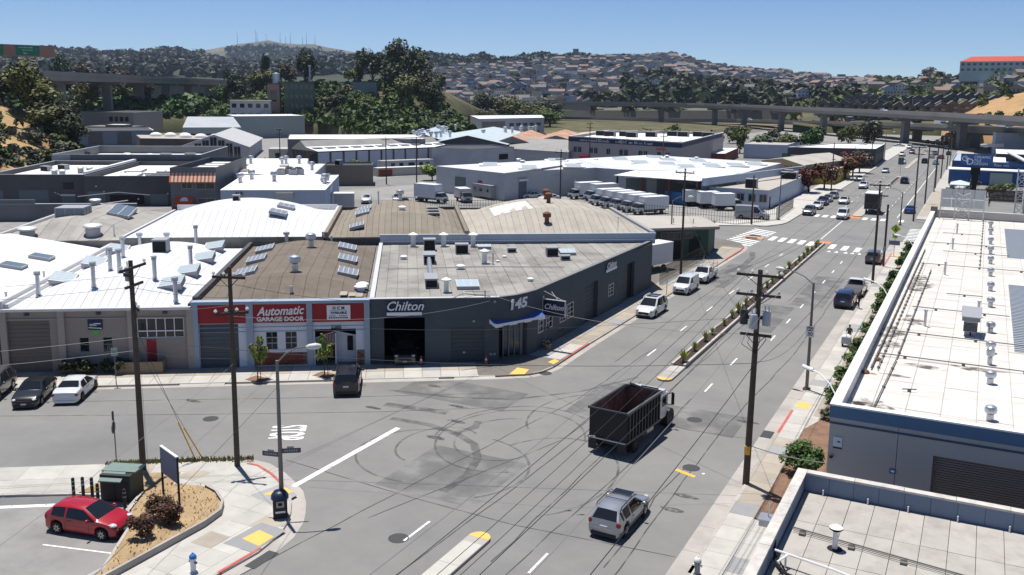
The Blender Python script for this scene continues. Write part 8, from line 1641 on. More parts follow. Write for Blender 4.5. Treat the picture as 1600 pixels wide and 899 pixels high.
for k,(za,zb)in enumerate(((11.6,10.9),(10.9,10.2),(8.0,7.2),(7.2,6.6))):wire((-42.3,35.9,za),(-37.8,38.9,zb),.15,f'short wire between the two corner poles, {("top", "second", "third", "lowest")[k]}','wires between the corner poles');wire((-42.3,35.9,za),(-66+k,17+k,za-.6),.5,f'wire leaving the left corner pole out of frame, {("top", "second", "third", "lowest")[k]}','wires off the left corner pole',.02,m_wire2)
wire((-42.3,35.9,9.6),(-50.8,58.5,5.4),.5,'service wire from the left corner pole to the beige workshop',G2,.014,m_wire2);wire((-42.3,35.9,9.2),(-61,52,5.3),.5,'long service wire from the left corner pole over the beige roof',G2,.014,m_wire2);wire((-31.2,35.1,7.3),(-37.6,38.7,7.0),.15,'wire from the corner pole to the street lamp',G2,.014);wire((-31.2,35.1,7.0),(-10.6,-14,8.0),.8,'wire from the corner lamp across the lower road',G2,.016);wire((-37.5,38.6,6.4),(-20,-8,7.0),.9,'wire from the right corner pole towards the lower edge',G2,.016,m_wire2)
wire((-31.9,108.7,11.5),(-10.6,115.3,9.6),.6,'wire spanning the main road beyond the white vans',G2);wire((-31.9,108.7,9.0),(-10.6,50.6,9.0),1.0,'long slanting wire across the main road',G2,.015);wire((-31.9,108.7,11.9),(-66.2,149,11.5),.8,'wire from the left pavement pole over the yard',G2);wire((-66.2,149,11.5),(-110.4,171,11.5),1.0,'wire over the truck yard between two poles',G2)
for k,(z,gx,gy)in enumerate(((8.8,-40.44,38.2),(7.6,-40.15,38.5))):wire((-42.2,35.85,z),(gx,gy,KZ),.02,f'guy wire of the left corner pole, {"upper" if k == 0 else "lower"} one','guy wires',.016);o=MB().tube([(gx,gy,KZ),(gx+(-42.2-gx)*.3,gy+(35.85-gy)*.3,z*.3)],.045,6).build('guy_guard',m_yelp,bpy.data.objects['power_line']);tag(o,None);o.parent=None;tag(o,f'yellow plastic guard on the {"upper" if k == 0 else "lower"} guy wire','guy guard','guy guards')
for x,y,z,lab in((-20.2,44.1,9.4,'small dark bird perched on the overhead wire, left of the pair'),(-19.4,44.0,9.4,'small dark bird perched on the overhead wire, right of the pair')):
 t=thing('bird',lab,'bird',(x,y,z),.6);MB().blob((0,0,.1),.13,.06,.07).blob((.11,0,.18),.045,.04,.045).build('body',m_black,t);MB().box(-.28,-.1,-.025,.025,.05,.08).build('tail',m_black,t)
wire((-20.6,44.2,9.38),(-10.6,50.55,9.9),.05,'thin wire with the two birds, right half',G2,.012);wire((-20.6,44.2,9.38),(-37.6,38.7,9.0),.3,'thin wire with the two birds, left half',G2,.012)
def post_sign(x,y,h,label,w,hh,a,mt,name='parking_sign',shape='box',z0=KZ,pm=None):
 t=thing(name,label,'sign',(x,y,z0),a);MB().tube([(0,0,0),(0,0,h)],.035,6).build('post',pm or m_lampst,t)
 if shape=='box':p=MB().box(-w/2,w/2,-.06,-.04,h-hh,h).build('plate',mt,t)
 else:
  n=8 if shape=='oct' else 4;b=MB();f=[(w/2*cos(2*pi*k/n+(pi/8 if n==8 else 0)),h-hh/2+w/2*sin(2*pi*k/n+(pi/8 if n==8 else 0)))for k in range(n)]
  b.face([(x_,-.05,z_)for x_,z_ in f]).face([(x_,-.03,z_)for x_,z_ in f[::-1]])
  for k in range(n):(xa,za),(xb,zb)=f[k],f[(k+1)%n];b.face([(xa,-.05,za),(xa,-.03,za),(xb,-.03,zb),(xb,-.05,zb)])
  p=b.build('plate',mt,t)
 return t,p
sb=M('sign_back',(.13,.14,.15),.5,.4,var=.05)
t,p=post_sign(-43.37,35.0,2.95,'stop sign seen from behind with small plate above, by the left corner pole',.75,.75,ANG-pi/2,sb,'stop_sign','oct');MB().box(-.12,.12,-.06,-.04,3.0,3.55).build('plate',sb,t);MB().tube([(0,0,2.9),(0,0,3.55)],.03,6).build('post',m_lampst,t)
t,p=post_sign(-56.45,46.0,2.8,'small white parking sign on the pavement before the beige workshop',.45,.6,ANG+.2,m_lwall);MB().box(-.15,.15,-.067,-.061,2.45,2.55).build('green_text',M('text_green',(.05,.3,.1),.6,var=0),p)
post_sign(-30.0,96.9,2.9,'slim parking sign on the left kerb between minivan and van',.3,.45,0,sb);post_sign(-20.5,276.5,5.2,'grey sign plate standing on the far planted median',1.4,2.0,0,sb,'median_sign',z0=.1)
t,p=post_sign(-10.08,136.5,4.5,'fluorescent yellow-green pedestrian warning sign with arrow plate at the crossing',1.3,1.3,0,M('fluoro_green',(.42,.62,.02),.5,var=0),'crossing_sign','dia');MB().box(-.33,.33,-.06,-.04,2.55,3.15).build('arrow_plate',M('fluoro_green',(.42,.62,.02)),t)
b=MB();b.box(-.05,.08,-.064,-.06,3.75,4.02).face([(-.18,-.064,3.5),(-.08,-.064,3.5),(.06,-.064,3.78),(-.04,-.064,3.78)]).face([(.2,-.064,3.5),(.1,-.064,3.5),(0,-.064,3.78),(.08,-.064,3.78)]).blob((.02,-.062,4.12),.07,.004,.07,8,4);b.build('walking_figure',m_black,p);MB().face([(-.2,-.064,3.0),(-.12,-.064,3.05),(.1,-.064,2.8),(.16,-.064,2.86),(.18,-.064,2.66),(-.02,-.064,2.7),(.04,-.064,2.75)]).build('arrow',m_black,t);MB().box(-.7,.7,-.25,-.05,1.6,2.2).build('flasher_box',M('flasher_grey',(.17,.2,.25),.6),t)
t=thing('notice_board','plain slate notice board on two black posts in the dry planter','notice board',(-38.1,33.6,.3),0)
A,C=Vector((0,0)),Vector((2.0,-.75));d=(C-A).normalized();n_=Vector((-d.y,d.x))*.05
for q in(A,C):MB().box(q.x-.04,q.x+.04,q.y-.04,q.y+.04,0,2.75).build('post',m_black,t)
MB().prism([(A.x-n_.x,A.y-n_.y),(C.x-n_.x,C.y-n_.y),(C.x+n_.x,C.y+n_.y),(A.x+n_.x,A.y+n_.y)],1.3,2.74,bottom=True).build('board',M('board_slate',(.17,.185,.245),.7,var=.1,vs=2),t);MB().prism([(A.x-n_.x*1.4,A.y-n_.y*1.4),(C.x-n_.x*1.4,C.y-n_.y*1.4),(C.x+n_.x*1.4,C.y+n_.y*1.4),(A.x+n_.x*1.4,A.y+n_.y*1.4)],2.741,2.8,bottom=True).build('top_cap',m_white_sign,t)
t=thing('utility_cabinet','green-topped dark metal utility cabinet behind the red hatchback','cabinet',(-40.25,32.75,.05),.36);MB().box(-.85,.85,-.7,.7,0,1.5).build('body',M('cabinet_dark',(.03,.038,.034),.6,var=.15,vs=2),t);MB().box(-.95,.95,-.3,.8,1.5,1.58).build('lid',M('cabinet_green',(.17,.23,.20),.6,var=.12,vs=2),t);b=MB();b.prism([(-.8,-.95),(.45,-.95),(.45,-.32),(-.8,-.32)],[1.2,1.2,1.5,1.5],[1.26,1.26,1.56,1.56],bottom=True);b.build('sloping_lid',MATS['cabinet_green'],t);MB().box(-.7,-.02,-.73,-.702,.1,1.1).box(.02,.7,-.73,-.702,.1,1.1).build('door',m_trim,t);MB().box(-1.2,1.2,-1.1,1.0,-.1,0).build('slab',m_grey,t)
for x,y,lab in((-42.16,31.19,'leftmost'),(-41.8,31.5,'second from left'),(-41.34,31.7,'third and tallest'),(-40.4,31.3,'fourth from left, behind the car roof'),(-38.6,31.5,'rightmost, by the bonnet')):
 t=thing('bollard',f'black bollard with pale bands round the cabinet, {lab}','bollard',(x,y,.02),0,'bollards round the utility cabinet');MB().lathe([(.09,0),(.09,1.25),(.06,1.3),(0,1.31)],10).build('shaft',m_trim,t)
 for z in(.85,1.08):MB().lathe([(.092,z),(.092,z+.06)],10).build('band',m_lwall,t)
t=thing('litter_bin','dark rounded litter bin with pale label strapped at the corner lamp post','litter bin',(-31.05,34.85,KZ),.75);MB().box(-.36,.36,-.36,.36,.05,1.0).build('body',m_trim,t);b=MB();b.lathe([(.46,1.0),(.44,1.2),(.3,1.38),(0,1.42)],14);b.build('dome',M('bin_blue',(.02,.03,.06),.4,var=0),t,smooth=50);MB().box(-.2,.2,-.385,-.361,.62,.95).build('label',m_greym,t);MB().box(-.25,.25,-.38,-.362,.32,.42).build('strip',m_white_sign,t);b=MB();b.box(-.1,.1,-.39,-.386,.72,.88);b.build('mark',m_black,t)
for x,y,mt,lab in((-30.72,28.55,M('hydrant_blue',(.03,.17,.5),.5,var=0),'blue-capped hydrant at the bottom edge beside the planter kerb'),(-10.15,39.2,m_pvc,'white-capped hydrant beside the red kerb at the bottom edge')):
 t=thing('hydrant',lab,'hydrant',(x,y,KZ));MB().lathe([(.2,0),(.2,.06),(.13,.08),(.13,.62),(.18,.64),(.18,.7)],12).build('barrel',m_pvc if mt!=m_pvc else M('hydrant_grey',(.2,.2,.22),.5),t,smooth=40);MB().lathe([(.17,.7),(.17,.78),(.1,.88),(.04,.9),(.04,.95),(0,.95)],12).build('cap',mt,t,smooth=40);MB().lathe([(.06,-.22),(.06,.22),(0,.22)],8,(0,0,.5),axis='x').build('nozzle',mt,t)
for x,y,lab in((-34.75,64.0,'orange traffic cone by the corner shop door'),(UV(1.0,72.8)[0],UV(1.0,72.8)[1],'orange traffic cone inside the dark garage opening')):
 t=thing('traffic_cone',lab,'traffic cone',(x,y,KZ));MB().box(-.2,.2,-.2,.2,0,.05).build('base',m_trim,t);MB().lathe([(.15,.05),(.09,.35),(.03,.72),(0,.72)],10).build('cone',M('cone_orange',(.6,.10,.03),.6,var=0),t);MB().lathe([(.112,.33),(.08,.48)],10).build('band',m_white_sign,t)
t=thing('flower_tub','wooden tub of flowers against the corner shop wall','planter',(-32.3,70.6,KZ));MB().lathe([(.28,0),(.36,.45),(.3,.45),(0,.42)],12).build('tub',M('tub_wood',(.35,.19,.08),.8,var=.2,vs=6),t);b=MB()
for k in range(60):a,r,z=R.uniform(0,6.3),R.uniform(0,.42),R.uniform(.4,.9);x,y=r*cos(a),r*sin(a);b.face([(x-.07,y,z),(x+.07,y+.03,z),(x+.05,y+.05,z+.11)],k%3)
b.build('flowers',[m_black,leafmat('leaf_mid',(.06,.10,.03)),m_lwall],t)
SKIN=[M('skin',(.35,.20,.14),.6,var=0),M('cloth_dark',(.02,.02,.024),.85,var=0),M('cloth_black',(.011,.011,.012),.85,var=0),M('cloth_khaki',(.10,.095,.06),.85,var=0)]
def person(label,x,y,rz,arms,walk=.12,top=1,z0=KZ):
 V,E,Rr=[],[],[]
 def v(p,r,par=None):
  V.append(p);Rr.append(r)
  if par is not None:E.append((par,len(V)-1))
  return len(V)-1
 h=v((0,0,.95),.13);w_=v((0,0,1.15),.125,h);c_=v((0,0,1.36),.15,w_);n_=v((0,.01,1.5),.055,c_);hd=v((0,.02,1.60),.085,n_);v((0,.02,1.72),.085,hd);v((0,.10,1.63),.02,hd)
 for s in(-1,1):
  a=v((s*.1,0,.88),.095,h);k=v((s*.11,s*walk*.5+.03,.48),.06,a);f=v((s*.11,s*walk,.1),.04,k);v((s*.12,s*walk+.17,.04),.035,f)
  sh=v((s*.19,0,1.42),.06,c_);el,wr=arms[s];e=v(el,.042,sh);wv=v(wr,.028,e);d=(Vector(wr)-Vector(el)).normalized();pm_=v(tuple(Vector(wr)+d*.06),.03,wv)
  q=Vector((d.y,-d.x,.3)).normalized()
  for i in range(4):b0=Vector(wr)+d*.10+q*(.02*(i-1.5));k1=v(tuple(b0),.009,pm_);k2=v(tuple(b0+d*(.035+.006*(i in(1,2)))+Vector((0,0,-.008))),.008,k1);v(tuple(b0+d*.06+Vector((0,0,-.03))),.007,k2)
  k1=v(tuple(Vector(wr)+d*.05+q*.045),.01,pm_);v(tuple(Vector(wr)+d*.09+q*.06),.008,k1)
 me=bpy.data.meshes.new('body');me.from_pydata(V,E,[]);ob=bpy.data.objects.new('body',me);COL.objects.link(ob);m1=ob.modifiers.new('s','SKIN')
 for i,r in enumerate(Rr):me.skin_vertices[0].data[i].radius=(r,r)
 me.skin_vertices[0].data[0].use_root=True;m2=ob.modifiers.new('d','SUBSURF');m2.levels=1;dg=bpy.context.evaluated_depsgraph_get();dg.update();nm=bpy.data.meshes.new_from_object(ob.evaluated_get(dg));bpy.data.objects.remove(ob);nm.name='body';nm.materials.clear()
 for m_ in SKIN:nm.materials.append(m_)
 hands=[Vector(arms[s][1])for s in(-1,1)]
 for p in nm.polygons:c=p.center;p.use_smooth=True;p.material_index=0 if c.z>1.5 or any((c-q).length<.17 for q in hands)and c.z<1.45 and abs(c.x)>.12 else(2 if c.z<.97 else top)
 t=thing('person',label,'person',(x,y,z0),rz);link('body',nm,t);MB().blob((0,0,1.685),.10,.105,.095).build('hair',m_black,t)
 for s in(-1,1):MB().blob((s*.035,.10,1.655),.012,.008,.009,6,4).build('eye',m_white_sign,t)
 return t
person('person in dark clothes standing at the open side of the navy sport utility',-10.35,100.3,1.3,{-1:((-.26,.08,1.16),(-.22,.26,1.05)),1:((.27,.06,1.16),(.2,.27,1.12))});person('person in a dark khaki jacket pushing a pale cart along the right pavement',-9.4,85.1,pi,{-1:((-.25,.1,1.15),(-.2,.36,1.02)),1:((.25,.1,1.15),(.2,.36,1.02))},.2,3);person('person in black standing in the walled courtyard behind the billboard',1.56,211,pi,{-1:((-.27,.05,1.15),(-.26,.1,.9)),1:((.35,.15,1.2),(.55,.3,1.25))},z0=0)
t=thing('hand_cart','pale grey four-wheeled cart pushed along the right pavement','cart',(-9.5,84.2,KZ));MB().box(-.38,.38,-.42,.36,.3,.85).build('basket',m_lwall,t);MB().box(-.34,.34,-.38,.32,.851,.95).blob((0,0,.95),.33,.33,.16).build('load',m_white_sign,t);MB().tube([(-.3,.36,.8),(-.3,.52,1.02),(.3,.52,1.02),(.3,.36,.8)],.02,5).build('handle',m_greym,t)
for x in(-.3,.3):
 for y in(-.33,.28):MB().lathe([(.14,-.03),(.14,.03),(0,.03)],10,(x,y,.16),axis='x').build('wheel',m_tyre,t)
def picket(label,pts,h,step,z0=0,mat=None):
 t=thing('picket_fence',label,'fence',(*pts[0],z0));mat=mat or m_trim;me=cached(('pk',h),lambda:box(-.022,.022,-.022,.022,0,h).mesh('picket',m_trim));rl=MB()
 for p,q in zip(pts,pts[1:]):
  L=hypot(q[0]-p[0],q[1]-p[1]);n=int(L/step)
  for k in range(n):link('picket',me,t,(p[0]+(q[0]-p[0])*k/n-pts[0][0],p[1]+(q[1]-p[1])*k/n-pts[0][1],0))
  for z in(.2,h*.55,h-.1):rl.tube([(p[0]-pts[0][0],p[1]-pts[0][1],z),(q[0]-pts[0][0],q[1]-pts[0][1],z)],.03,4)
 rl.build('rail',mat,t)
picket('dark steel picket fence round the truck yard corner',[(-62,158.5),(-46.3,158.4),(-36.8,156.9),(-32.0,166),(-32.8,187)],2.3,.5);picket('dark steel picket fence behind the brown and tan vaulted sheds',[(-100,146.5),(-85.2,147),(-77,155),(-72,160)],2.2,.5);picket('black picket fence beside the pavement behind the corner body shop',[(-32.3,101.5),(-32.3,122)],2.0,.35,KZ)
o=tag(MB().box(-7.9,-7.2,26.5,27.3,KZ,KZ+.5).build('pavement_box',m_iron),'dark cabinet box on the pavement at the bottom edge','cabinet')
# plants
L1=leafmat('leaf_olive',(.10,.112,.03));L2=leafmat('leaf_dark',(.042,.054,.023));L3=leafmat('leaf_bright',(.16,.20,.04));L4=leafmat('leaf_green',(.06,.105,.024));L5=leafmat('leaf_red',(.105,.040,.020));L6=leafmat('leaf_grey',(.085,.088,.055));L7=leafmat('leaf_maroon',(.085,.038,.024));L8=leafmat('leaf_far',(.038,.05,.03));L9=leafmat('leaf_brown',(.075,.06,.04));m_bark=M('bark',(.07,.055,.042),.95,var=.25,vs=4)
def leaves(b,rr,c,rad,n,leaf,lumps,flat=.5):
 Cs=[]
 for k in range(lumps):
  while True:
   p=Vector((rr.uniform(-1,1),rr.uniform(-1,1),rr.uniform(-1,1)))
   if.15<p.length<1:break
  s=rr.uniform(.28,.48);p=p*(1-s*.75);Cs.append((p,s))
 for k in range(n):
  p,s=Cs[rr.randrange(lumps)];d=Vector((rr.gauss(0,1),rr.gauss(0,1),rr.gauss(0,1)+.25)).normalized();q=p+d*s*(rr.uniform(.55,1.05));P0=Vector((c[0]+q.x*rad[0],c[1]+q.y*rad[1],c[2]+q.z*rad[2]))
  nrm=(d+Vector((rr.gauss(0,.5),rr.gauss(0,.5),rr.gauss(0,.5)+flat))).normalized();u=nrm.orthogonal().normalized();w=nrm.cross(u);a=rr.uniform(0,6.3);u,w=u*cos(a)+w*sin(a),w*cos(a)-u*sin(a);e=leaf*rr.uniform(.6,1.3)
  b.face([P0-u*e,P0+w*e*.6,P0+u*e,P0-w*e*.6])
def plant(kind,label,cat,x,y,z,h,w,mat,grp=None,n=900,leaf=.06,lumps=14,name='tree',trunk=.35,seed=0,shape=1.0):
 """unit-height crown and trunk meshes, shared and scaled"""
 v=seed%3;key=('pl',kind,mat.name,v,n,leaf,trunk)
 def f():
  rr=random.Random(v*17+len(kind));b=MB();cr=(1-trunk*.8)/2;leaves(b,rr,(0,0,1-cr),(.5,.5,cr),n,leaf,lumps);me=b.mesh('crown',mat);t=MB();t.tube([(0,0,-.25),(.01,.01,trunk*.6),(0,.02,.62)],.035,7,r1=.012)
  for k in range(4):a=k*1.6+v;t.tube([(0,0,trunk*.7),(.13*cos(a),.13*sin(a),trunk+.15),(.3*cos(a),.3*sin(a),trunk+.32)],.014,5,r1=.005)
  return me,t.mesh('trunk',m_bark)
 me,tr=cached(key,f);t=thing(name,label,cat,(x,y,z),seed*1.9,grp);a=link('trunk',tr,t);c=link('crown',me,t);t.scale=(w*shape,w,h);return t
sd=[0]
def nx_():sd[0]+=1;return sd[0]
for i,(x,y,s,lab)in enumerate(((-8.1,53.4,2.3,'large glossy shrub nearest the tall wooden pole'),(-8.1,63.6,1.0,'low spiky shrub by the grey wall corner'),(-8.1,67.6,1.7,'round shrub just past the blue band corner'),(-8.1,72.4,1.75,'second round shrub along the long parapet'),(-8.1,76.9,1.75,'third round shrub along the long parapet'),(-8.1,81.6,1.9,'fourth round shrub along the long parapet'),(-8.1,88.5,1.6,'ragged shrub behind the pale cart'),(-8.1,93.4,1.3,'small spiky shrub before the long hedge group'),(-8.1,99.0,1.9,'first bushy shrub opposite the navy sport utility'),(-8.1,104,2.0,'second bushy shrub opposite the navy sport utility'),(-8.1,109,2.1,'third bushy shrub opposite the white pickup'),(-8.1,114.5,2.2,'fourth bushy shrub opposite the white pickup'),(-8.1,127,1.9,'round shrub near the crossing sign'),(-8.1,131.5,2.0,'darker round shrub near the crossing sign'),(-8.1,139,2.2,'round shrub on a stem by the right zebra'))):plant('shrub',lab,'shrub',x,y,KZ,s*.95,s*1.15,L4 if i not in(1,7)else L6,'shrubs along the long parapet',900 if i else 2600,.075 if i else.045,16,'shrub',.08,i)
for x,y,s,lab in((-36.0,31.4,1.5,'maroon shrub in the dry planter, rear left of three'),(-34.95,31.2,1.35,'maroon shrub in the dry planter, right of three'),(-35.15,29.55,1.4,'maroon shrub in the dry planter, nearest of three')):plant('maroon',lab,'shrub',x,y,.3,s,s*1.1,L7,'maroon shrubs',1500,.05,16,'shrub',.1,nx_())
for x,y,lab in((-48.1,52.0,'young street tree before the white shop front, left one'),(-44.3,55.3,'young street tree before the white shop front, right one')):
 plant('young',lab,'tree',x,y,KZ,3.5,1.7,L3,'young street trees',500,.075,9,'street_tree',.42,nx_());o=tag(MB().box(x-.75,x+.75,y-.6,y+.6,KZ+.005,KZ+.03).build('tree_pit',m_dirt,pav_n),None);b=MB().tube([(x+.3,y,KZ),(x+.3,y,2.0)],.03,5);tag(b.build('tree_stake',m_arm),f'thin stake beside the {"left" if x < -46 else "right"} young street tree','stake')
def agave(x,y,s,lab,grp,z=.26):
 def f():
  b=MB();rr=random.Random(3)
  for k in range(16):a=k*2.4;e=.25+.75*(k/16);d=Vector((cos(a),sin(a)));w=Vector((-d.y,d.x))*.05;b.face([(w.x,w.y,.05),(d.x*.3*e+w.x*1.4,d.y*.3*e+w.y*1.4,.5),(d.x*.6*e,d.y*.6*e,.72+.3*(1-e)),(d.x*.3*e-w.x*1.4,d.y*.3*e-w.y*1.4,.5),(-w.x,-w.y,.05)])
  return b.mesh('blades',L3)
 t=thing('rosette_plant',lab,'plant',(x,y,z),x*7+y,grp);link('blades',cached('agave',f),t);MB().blob((0,0,.08),.1,.1,.12,6,4).build('heart',m_bark,t);t.scale=(s,)*3
for k in range(22):y=72.3+3.3*k+R.uniform(-.5,.5);agave(-20.75+R.uniform(-.18,.18),y,R.uniform(.75,1.35),'spiky green rosette plant in the long planted median','rosettes in the median')
for i,(u,v)in enumerate(((-22.2,72.4),(-23.4,72.5),(-24.6,72.3),(-25.6,72.5),(-26.4,72.4))):x,y,_=UV(u,v);plant('hedge',f'dark hedge bush before the beige workshop, number {("one", "two", "three", "four", "five")[i]} from the right','bush',x,y,KZ,1.3,1.5,L2,'hedge before the beige workshop',500,.09,10,'bush',.05,nx_())
for x,y,h,w,mt,lab in((-35.0,218,6.5,8,L5,'rust-red street tree nearest the yard fence'),(-33.2,228,6.8,8,L5,'rust-red street tree beside the yellow shop'),(-32.6,258,7.2,9,L5,'rust-red street tree by the parked white car'),(-32.0,270,7.5,9,L5,'rust-red street tree at the market corner'),(-31.8,283,7.0,8,L9,'brownish street tree farthest along the left pavement'),(-38.6,207,4.4,4.0,L4,'green bush tree by the flat-roofed office'),(-122,196,4.5,7,L3,'bright green tree behind the brown box building'),(-137,186,5.5,5.5,L1,'olive tree left of the brown box building'),(-150,193,4.2,9,L3,'bright yellow-green tree before the cream cottage'),(-182,204,3.0,6,L3,'low bright bush near the glazed studio'),(-178,360,6,7,L2,'dark tree before the white school building'),(-186,352,5,9,L4,'green bush before the white school building'),(-226,240,4.0,7,L3,'bright bush behind the dark depot')):plant('street',lab,'tree',x,y,0,h,w,mt,None,900,.055,14,'street_tree',.3,nx_())
gp='green trees before the lower freeway'
for k in range(9):plant('row',f'round green tree before the lower freeway, {wheretxt(k)}','tree',-128+9.0*k,350+4*(k%3)-k,0,8.5+(k%3),10,L1 if k%2 else L4,gp,700,.06,12,'tree',.2,nx_())
for x,y,h,w,mt,lab in((-63,395,11,10,L2,'dark tree by a flyover pier, left of the market'),(-50,402,12,11,L1,'olive tree by a flyover pier, left of the market'),(-41,396,13,12,L2,'big dark tree behind the market roof'),(-82,400,9,11,L9,'brownish tree under the flyover'),(-100,420,10,12,L6,'greyish tree under the flyover'),(-6,243,2.6,3.2,L4,'green bush beside the market umbrella'),(1.5,232,3,4,L1,'olive bush in the courtyard, left'),(4.5,236,3.4,5,L4,'green bush in the courtyard, right'),(-2,243,3,5,L2,'dark bush behind the umbrella')):plant('mid',lab,'tree',x,y,0,h,w,mt,None,800,.055,12,'tree',.2,nx_())
big=[(-350,540,36,24,L2,'huge dark tree standing alone before the far houses'),(-340,560,20,26,L2,'dark spreading tree right of the lone huge tree'),(-318,580,22,26,L2,'dark tree in the grove beyond the white school, left'),(-300,590,20,30,L1,'olive tree in the grove beyond the white school, middle'),(-280,600,20,30,L2,'dark tree in the grove beyond the white school, right'),(-270,560,14,26,L1,'low olive tree before the grove'),(-250,545,12,26,L4,'low green tree before the grove, right'),(-300,540,13,22,L9,'brownish tree before the grove')]
for x,y,h,w,mt,lab in big:plant('big',lab,'tree',x,y,0,h,w,mt,None,1500,.04,20,'tree',.2,nx_())
def ht(H,u,t,h,w,mt,lab,grp=None,kind='big',n=1300,leaf=.045,lumps=18,trunk=.2,name='tree'):x,y,z=H.at(u,t);return plant(kind,lab,'tree' if name=='tree' else 'bush',x,y,z-.3,h,w,mt,grp,n,leaf,lumps,name,trunk,nx_())
for u,t,h,w,mt,lab in((.30,.86,24,16,L2,'tall dark eucalyptus right of the dull green block'),(.26,.95,15,15,L9,'brownish eucalyptus between the green block and the tall dark one'),(.52,1.0,24,20,L2,'massive dark tree on the wooded hill crest, left'),(.60,.98,25,22,L2,'massive dark tree on the wooded hill crest, middle'),(.67,.92,24,22,L2,'massive dark tree on the wooded hill crest, right'),(.73,.85,20,20,L2,'dark tree at the right flank of the wooded hill, upper'),(.78,.72,16,17,L2,'dark tree at the right flank of the wooded hill, lower'),(.62,.70,19,17,L2,'dark tree below the massive crest trees, left'),(.70,.62,17,17,L1,'olive tree below the massive crest trees, right'),(.46,.92,13,14,L1,'olive tree beside the white hut'),(.155,.98,14,15,L1,'flat-crowned pine behind the dull green block, left'),(.19,1.0,14,15,L1,'flat-crowned pine behind the dull green block, right'),(.10,.95,14,13,L1,'round olive tree left of the salmon annex'),(.05,.9,12,13,L4,'green tree above the white hillside block'),(.40,.35,9,11,L2,'dark shrub tree midway up the wooded hill'),(.52,.4,9,12,L4,'green tree midway up the wooded hill'),(.58,.3,8,11,L1,'olive tree low on the wooded hill'),(.44,.62,8,10,L6,'greyish tree midway up the wooded hill')):ht(H7,u,t,h,w,mt,lab)
for x,y,z,h,w,lab in((-400,450,20,24,7,'slim tall cypress, left of the pair above the white block'),(-390,452,20,19,9,'slim cypress, right of the pair above the white block')):plant('cyp',lab,'tree',x,y,z,h,w,L2,'cypress pair',1200,.045,14,'tree',.45,nx_())
for x,y,z,h,w,mt,lab in((-372,176+120,9,17,14,L1,'olive tree before the left viaduct piers'),(-430,330,13,27,15,L2,'tall dark cypress above the left viaduct'),(-440,352,13,22,22,L9,'brownish eucalyptus above the left viaduct, first'),(-452,384,13,23,22,L9,'brownish eucalyptus above the left viaduct, second'),(-462,408,13,18,20,L9,'brownish eucalyptus above the left viaduct, third'),(-440,372,13,15,20,L1,'olive tree among the brownish eucalyptus'),(-408,430,10,26,15,L2,'dark tree at the end of the left viaduct, left'),(-402,445,10,25,13,L2,'dark tall tree at the end of the left viaduct, right'),(-395,420,8,20,15,L2,'dark bushy tree under the end of the left viaduct'),(-390,250,14,12,20,L4,'green tree behind the left viaduct piers'),(-405,290,13,13,20,L1,'olive tree far behind the left viaduct piers'),(-296,150,22,14,24,L2,'dark trees behind the overhead road sign')):plant('left',lab,'tree',x,y,z,h,w,mt,None,1300,.045,18,'tree',.2,nx_())
rs=random.Random(77)
for k in range(34):
 u,t=rs.uniform(.22,.97),rs.uniform(.05,.98);up=t>.7;mt=rs.choice((L1,L1,L6,L4,L2)if not up else(L1,L2,L4));s=rs.uniform(3.2,6.0)if not up else rs.uniform(5,9)
 x,y,z=H9.at(u,t);plant('bush',f'{ {"leaf_olive": "olive", "leaf_grey": "grey-green", "leaf_green": "green", "leaf_dark": "dark"}[mt.name]} bush on the {"upper" if up else "lower"} dry grass slope','bush',x,y,z-.4,s*.75,s*1.2,mt,'bushes on the dry grass slope',420,.085,9,'bush',.08,nx_())
for u,t,h,w,mt,lab in((.62,1.0,14,14,L1,'big olive tree crowning the dry grass slope, left'),(.70,1.0,14,15,L1,'big olive tree crowning the dry grass slope, middle'),(.78,.98,12,13,L2,'big dark bush tree crowning the dry grass slope, right'),(.86,.9,9,11,L2,'dark bush at the low end of the dry grass slope'),(.54,1.0,9,14,L2,'dark tree at the left top of the dry grass slope'),(.72,.85,9,13,L1,'olive bush below the big olive trees')):ht(H9,u,t,h,w,mt,lab)
for k in range(46):u,t=rs.uniform(.1,.95),rs.uniform(.04,.85);mt=rs.choice((L1,L3,L4,L6,L2)if u<.5 else(L1,L4,L6,L2));s=rs.uniform(5,10);x,y,z=H7.at(u,t);plant('bush',f'{ {"leaf_olive": "olive", "leaf_grey": "grey-green", "leaf_green": "green", "leaf_dark": "dark", "leaf_bright": "bright green"}[mt.name]} bush on the slope of the wooded hill','bush',x,y,z-.5,s*.7,s*1.2,mt,'bushes on the wooded hill',420,.085,9,'bush',.08,nx_())
for k in range(26):u,t=rs.uniform(.6,.98),rs.uniform(.3,.95);x,y,z=H5.at(u,t);plant('bush','dark bush among houses on the right-hand hill','bush',x,y,z-.5,rs.uniform(5,9),rs.uniform(8,13),rs.choice((L1,L2,L9)),'bushes on the right-hand hill',420,.085,9,'bush',.08,nx_())
for u,t,h,w,mt,lab in((.57,1.0,16,20,L9,'wind-bent brown tree on the skyline left of the red roof'),(.72,.93,12,15,L9,'brown tree before the red roofed academy'),(.68,.9,10,16,L2,'dark tree below the red roofed academy')):ht(H5,u,t,h,w,mt,lab)
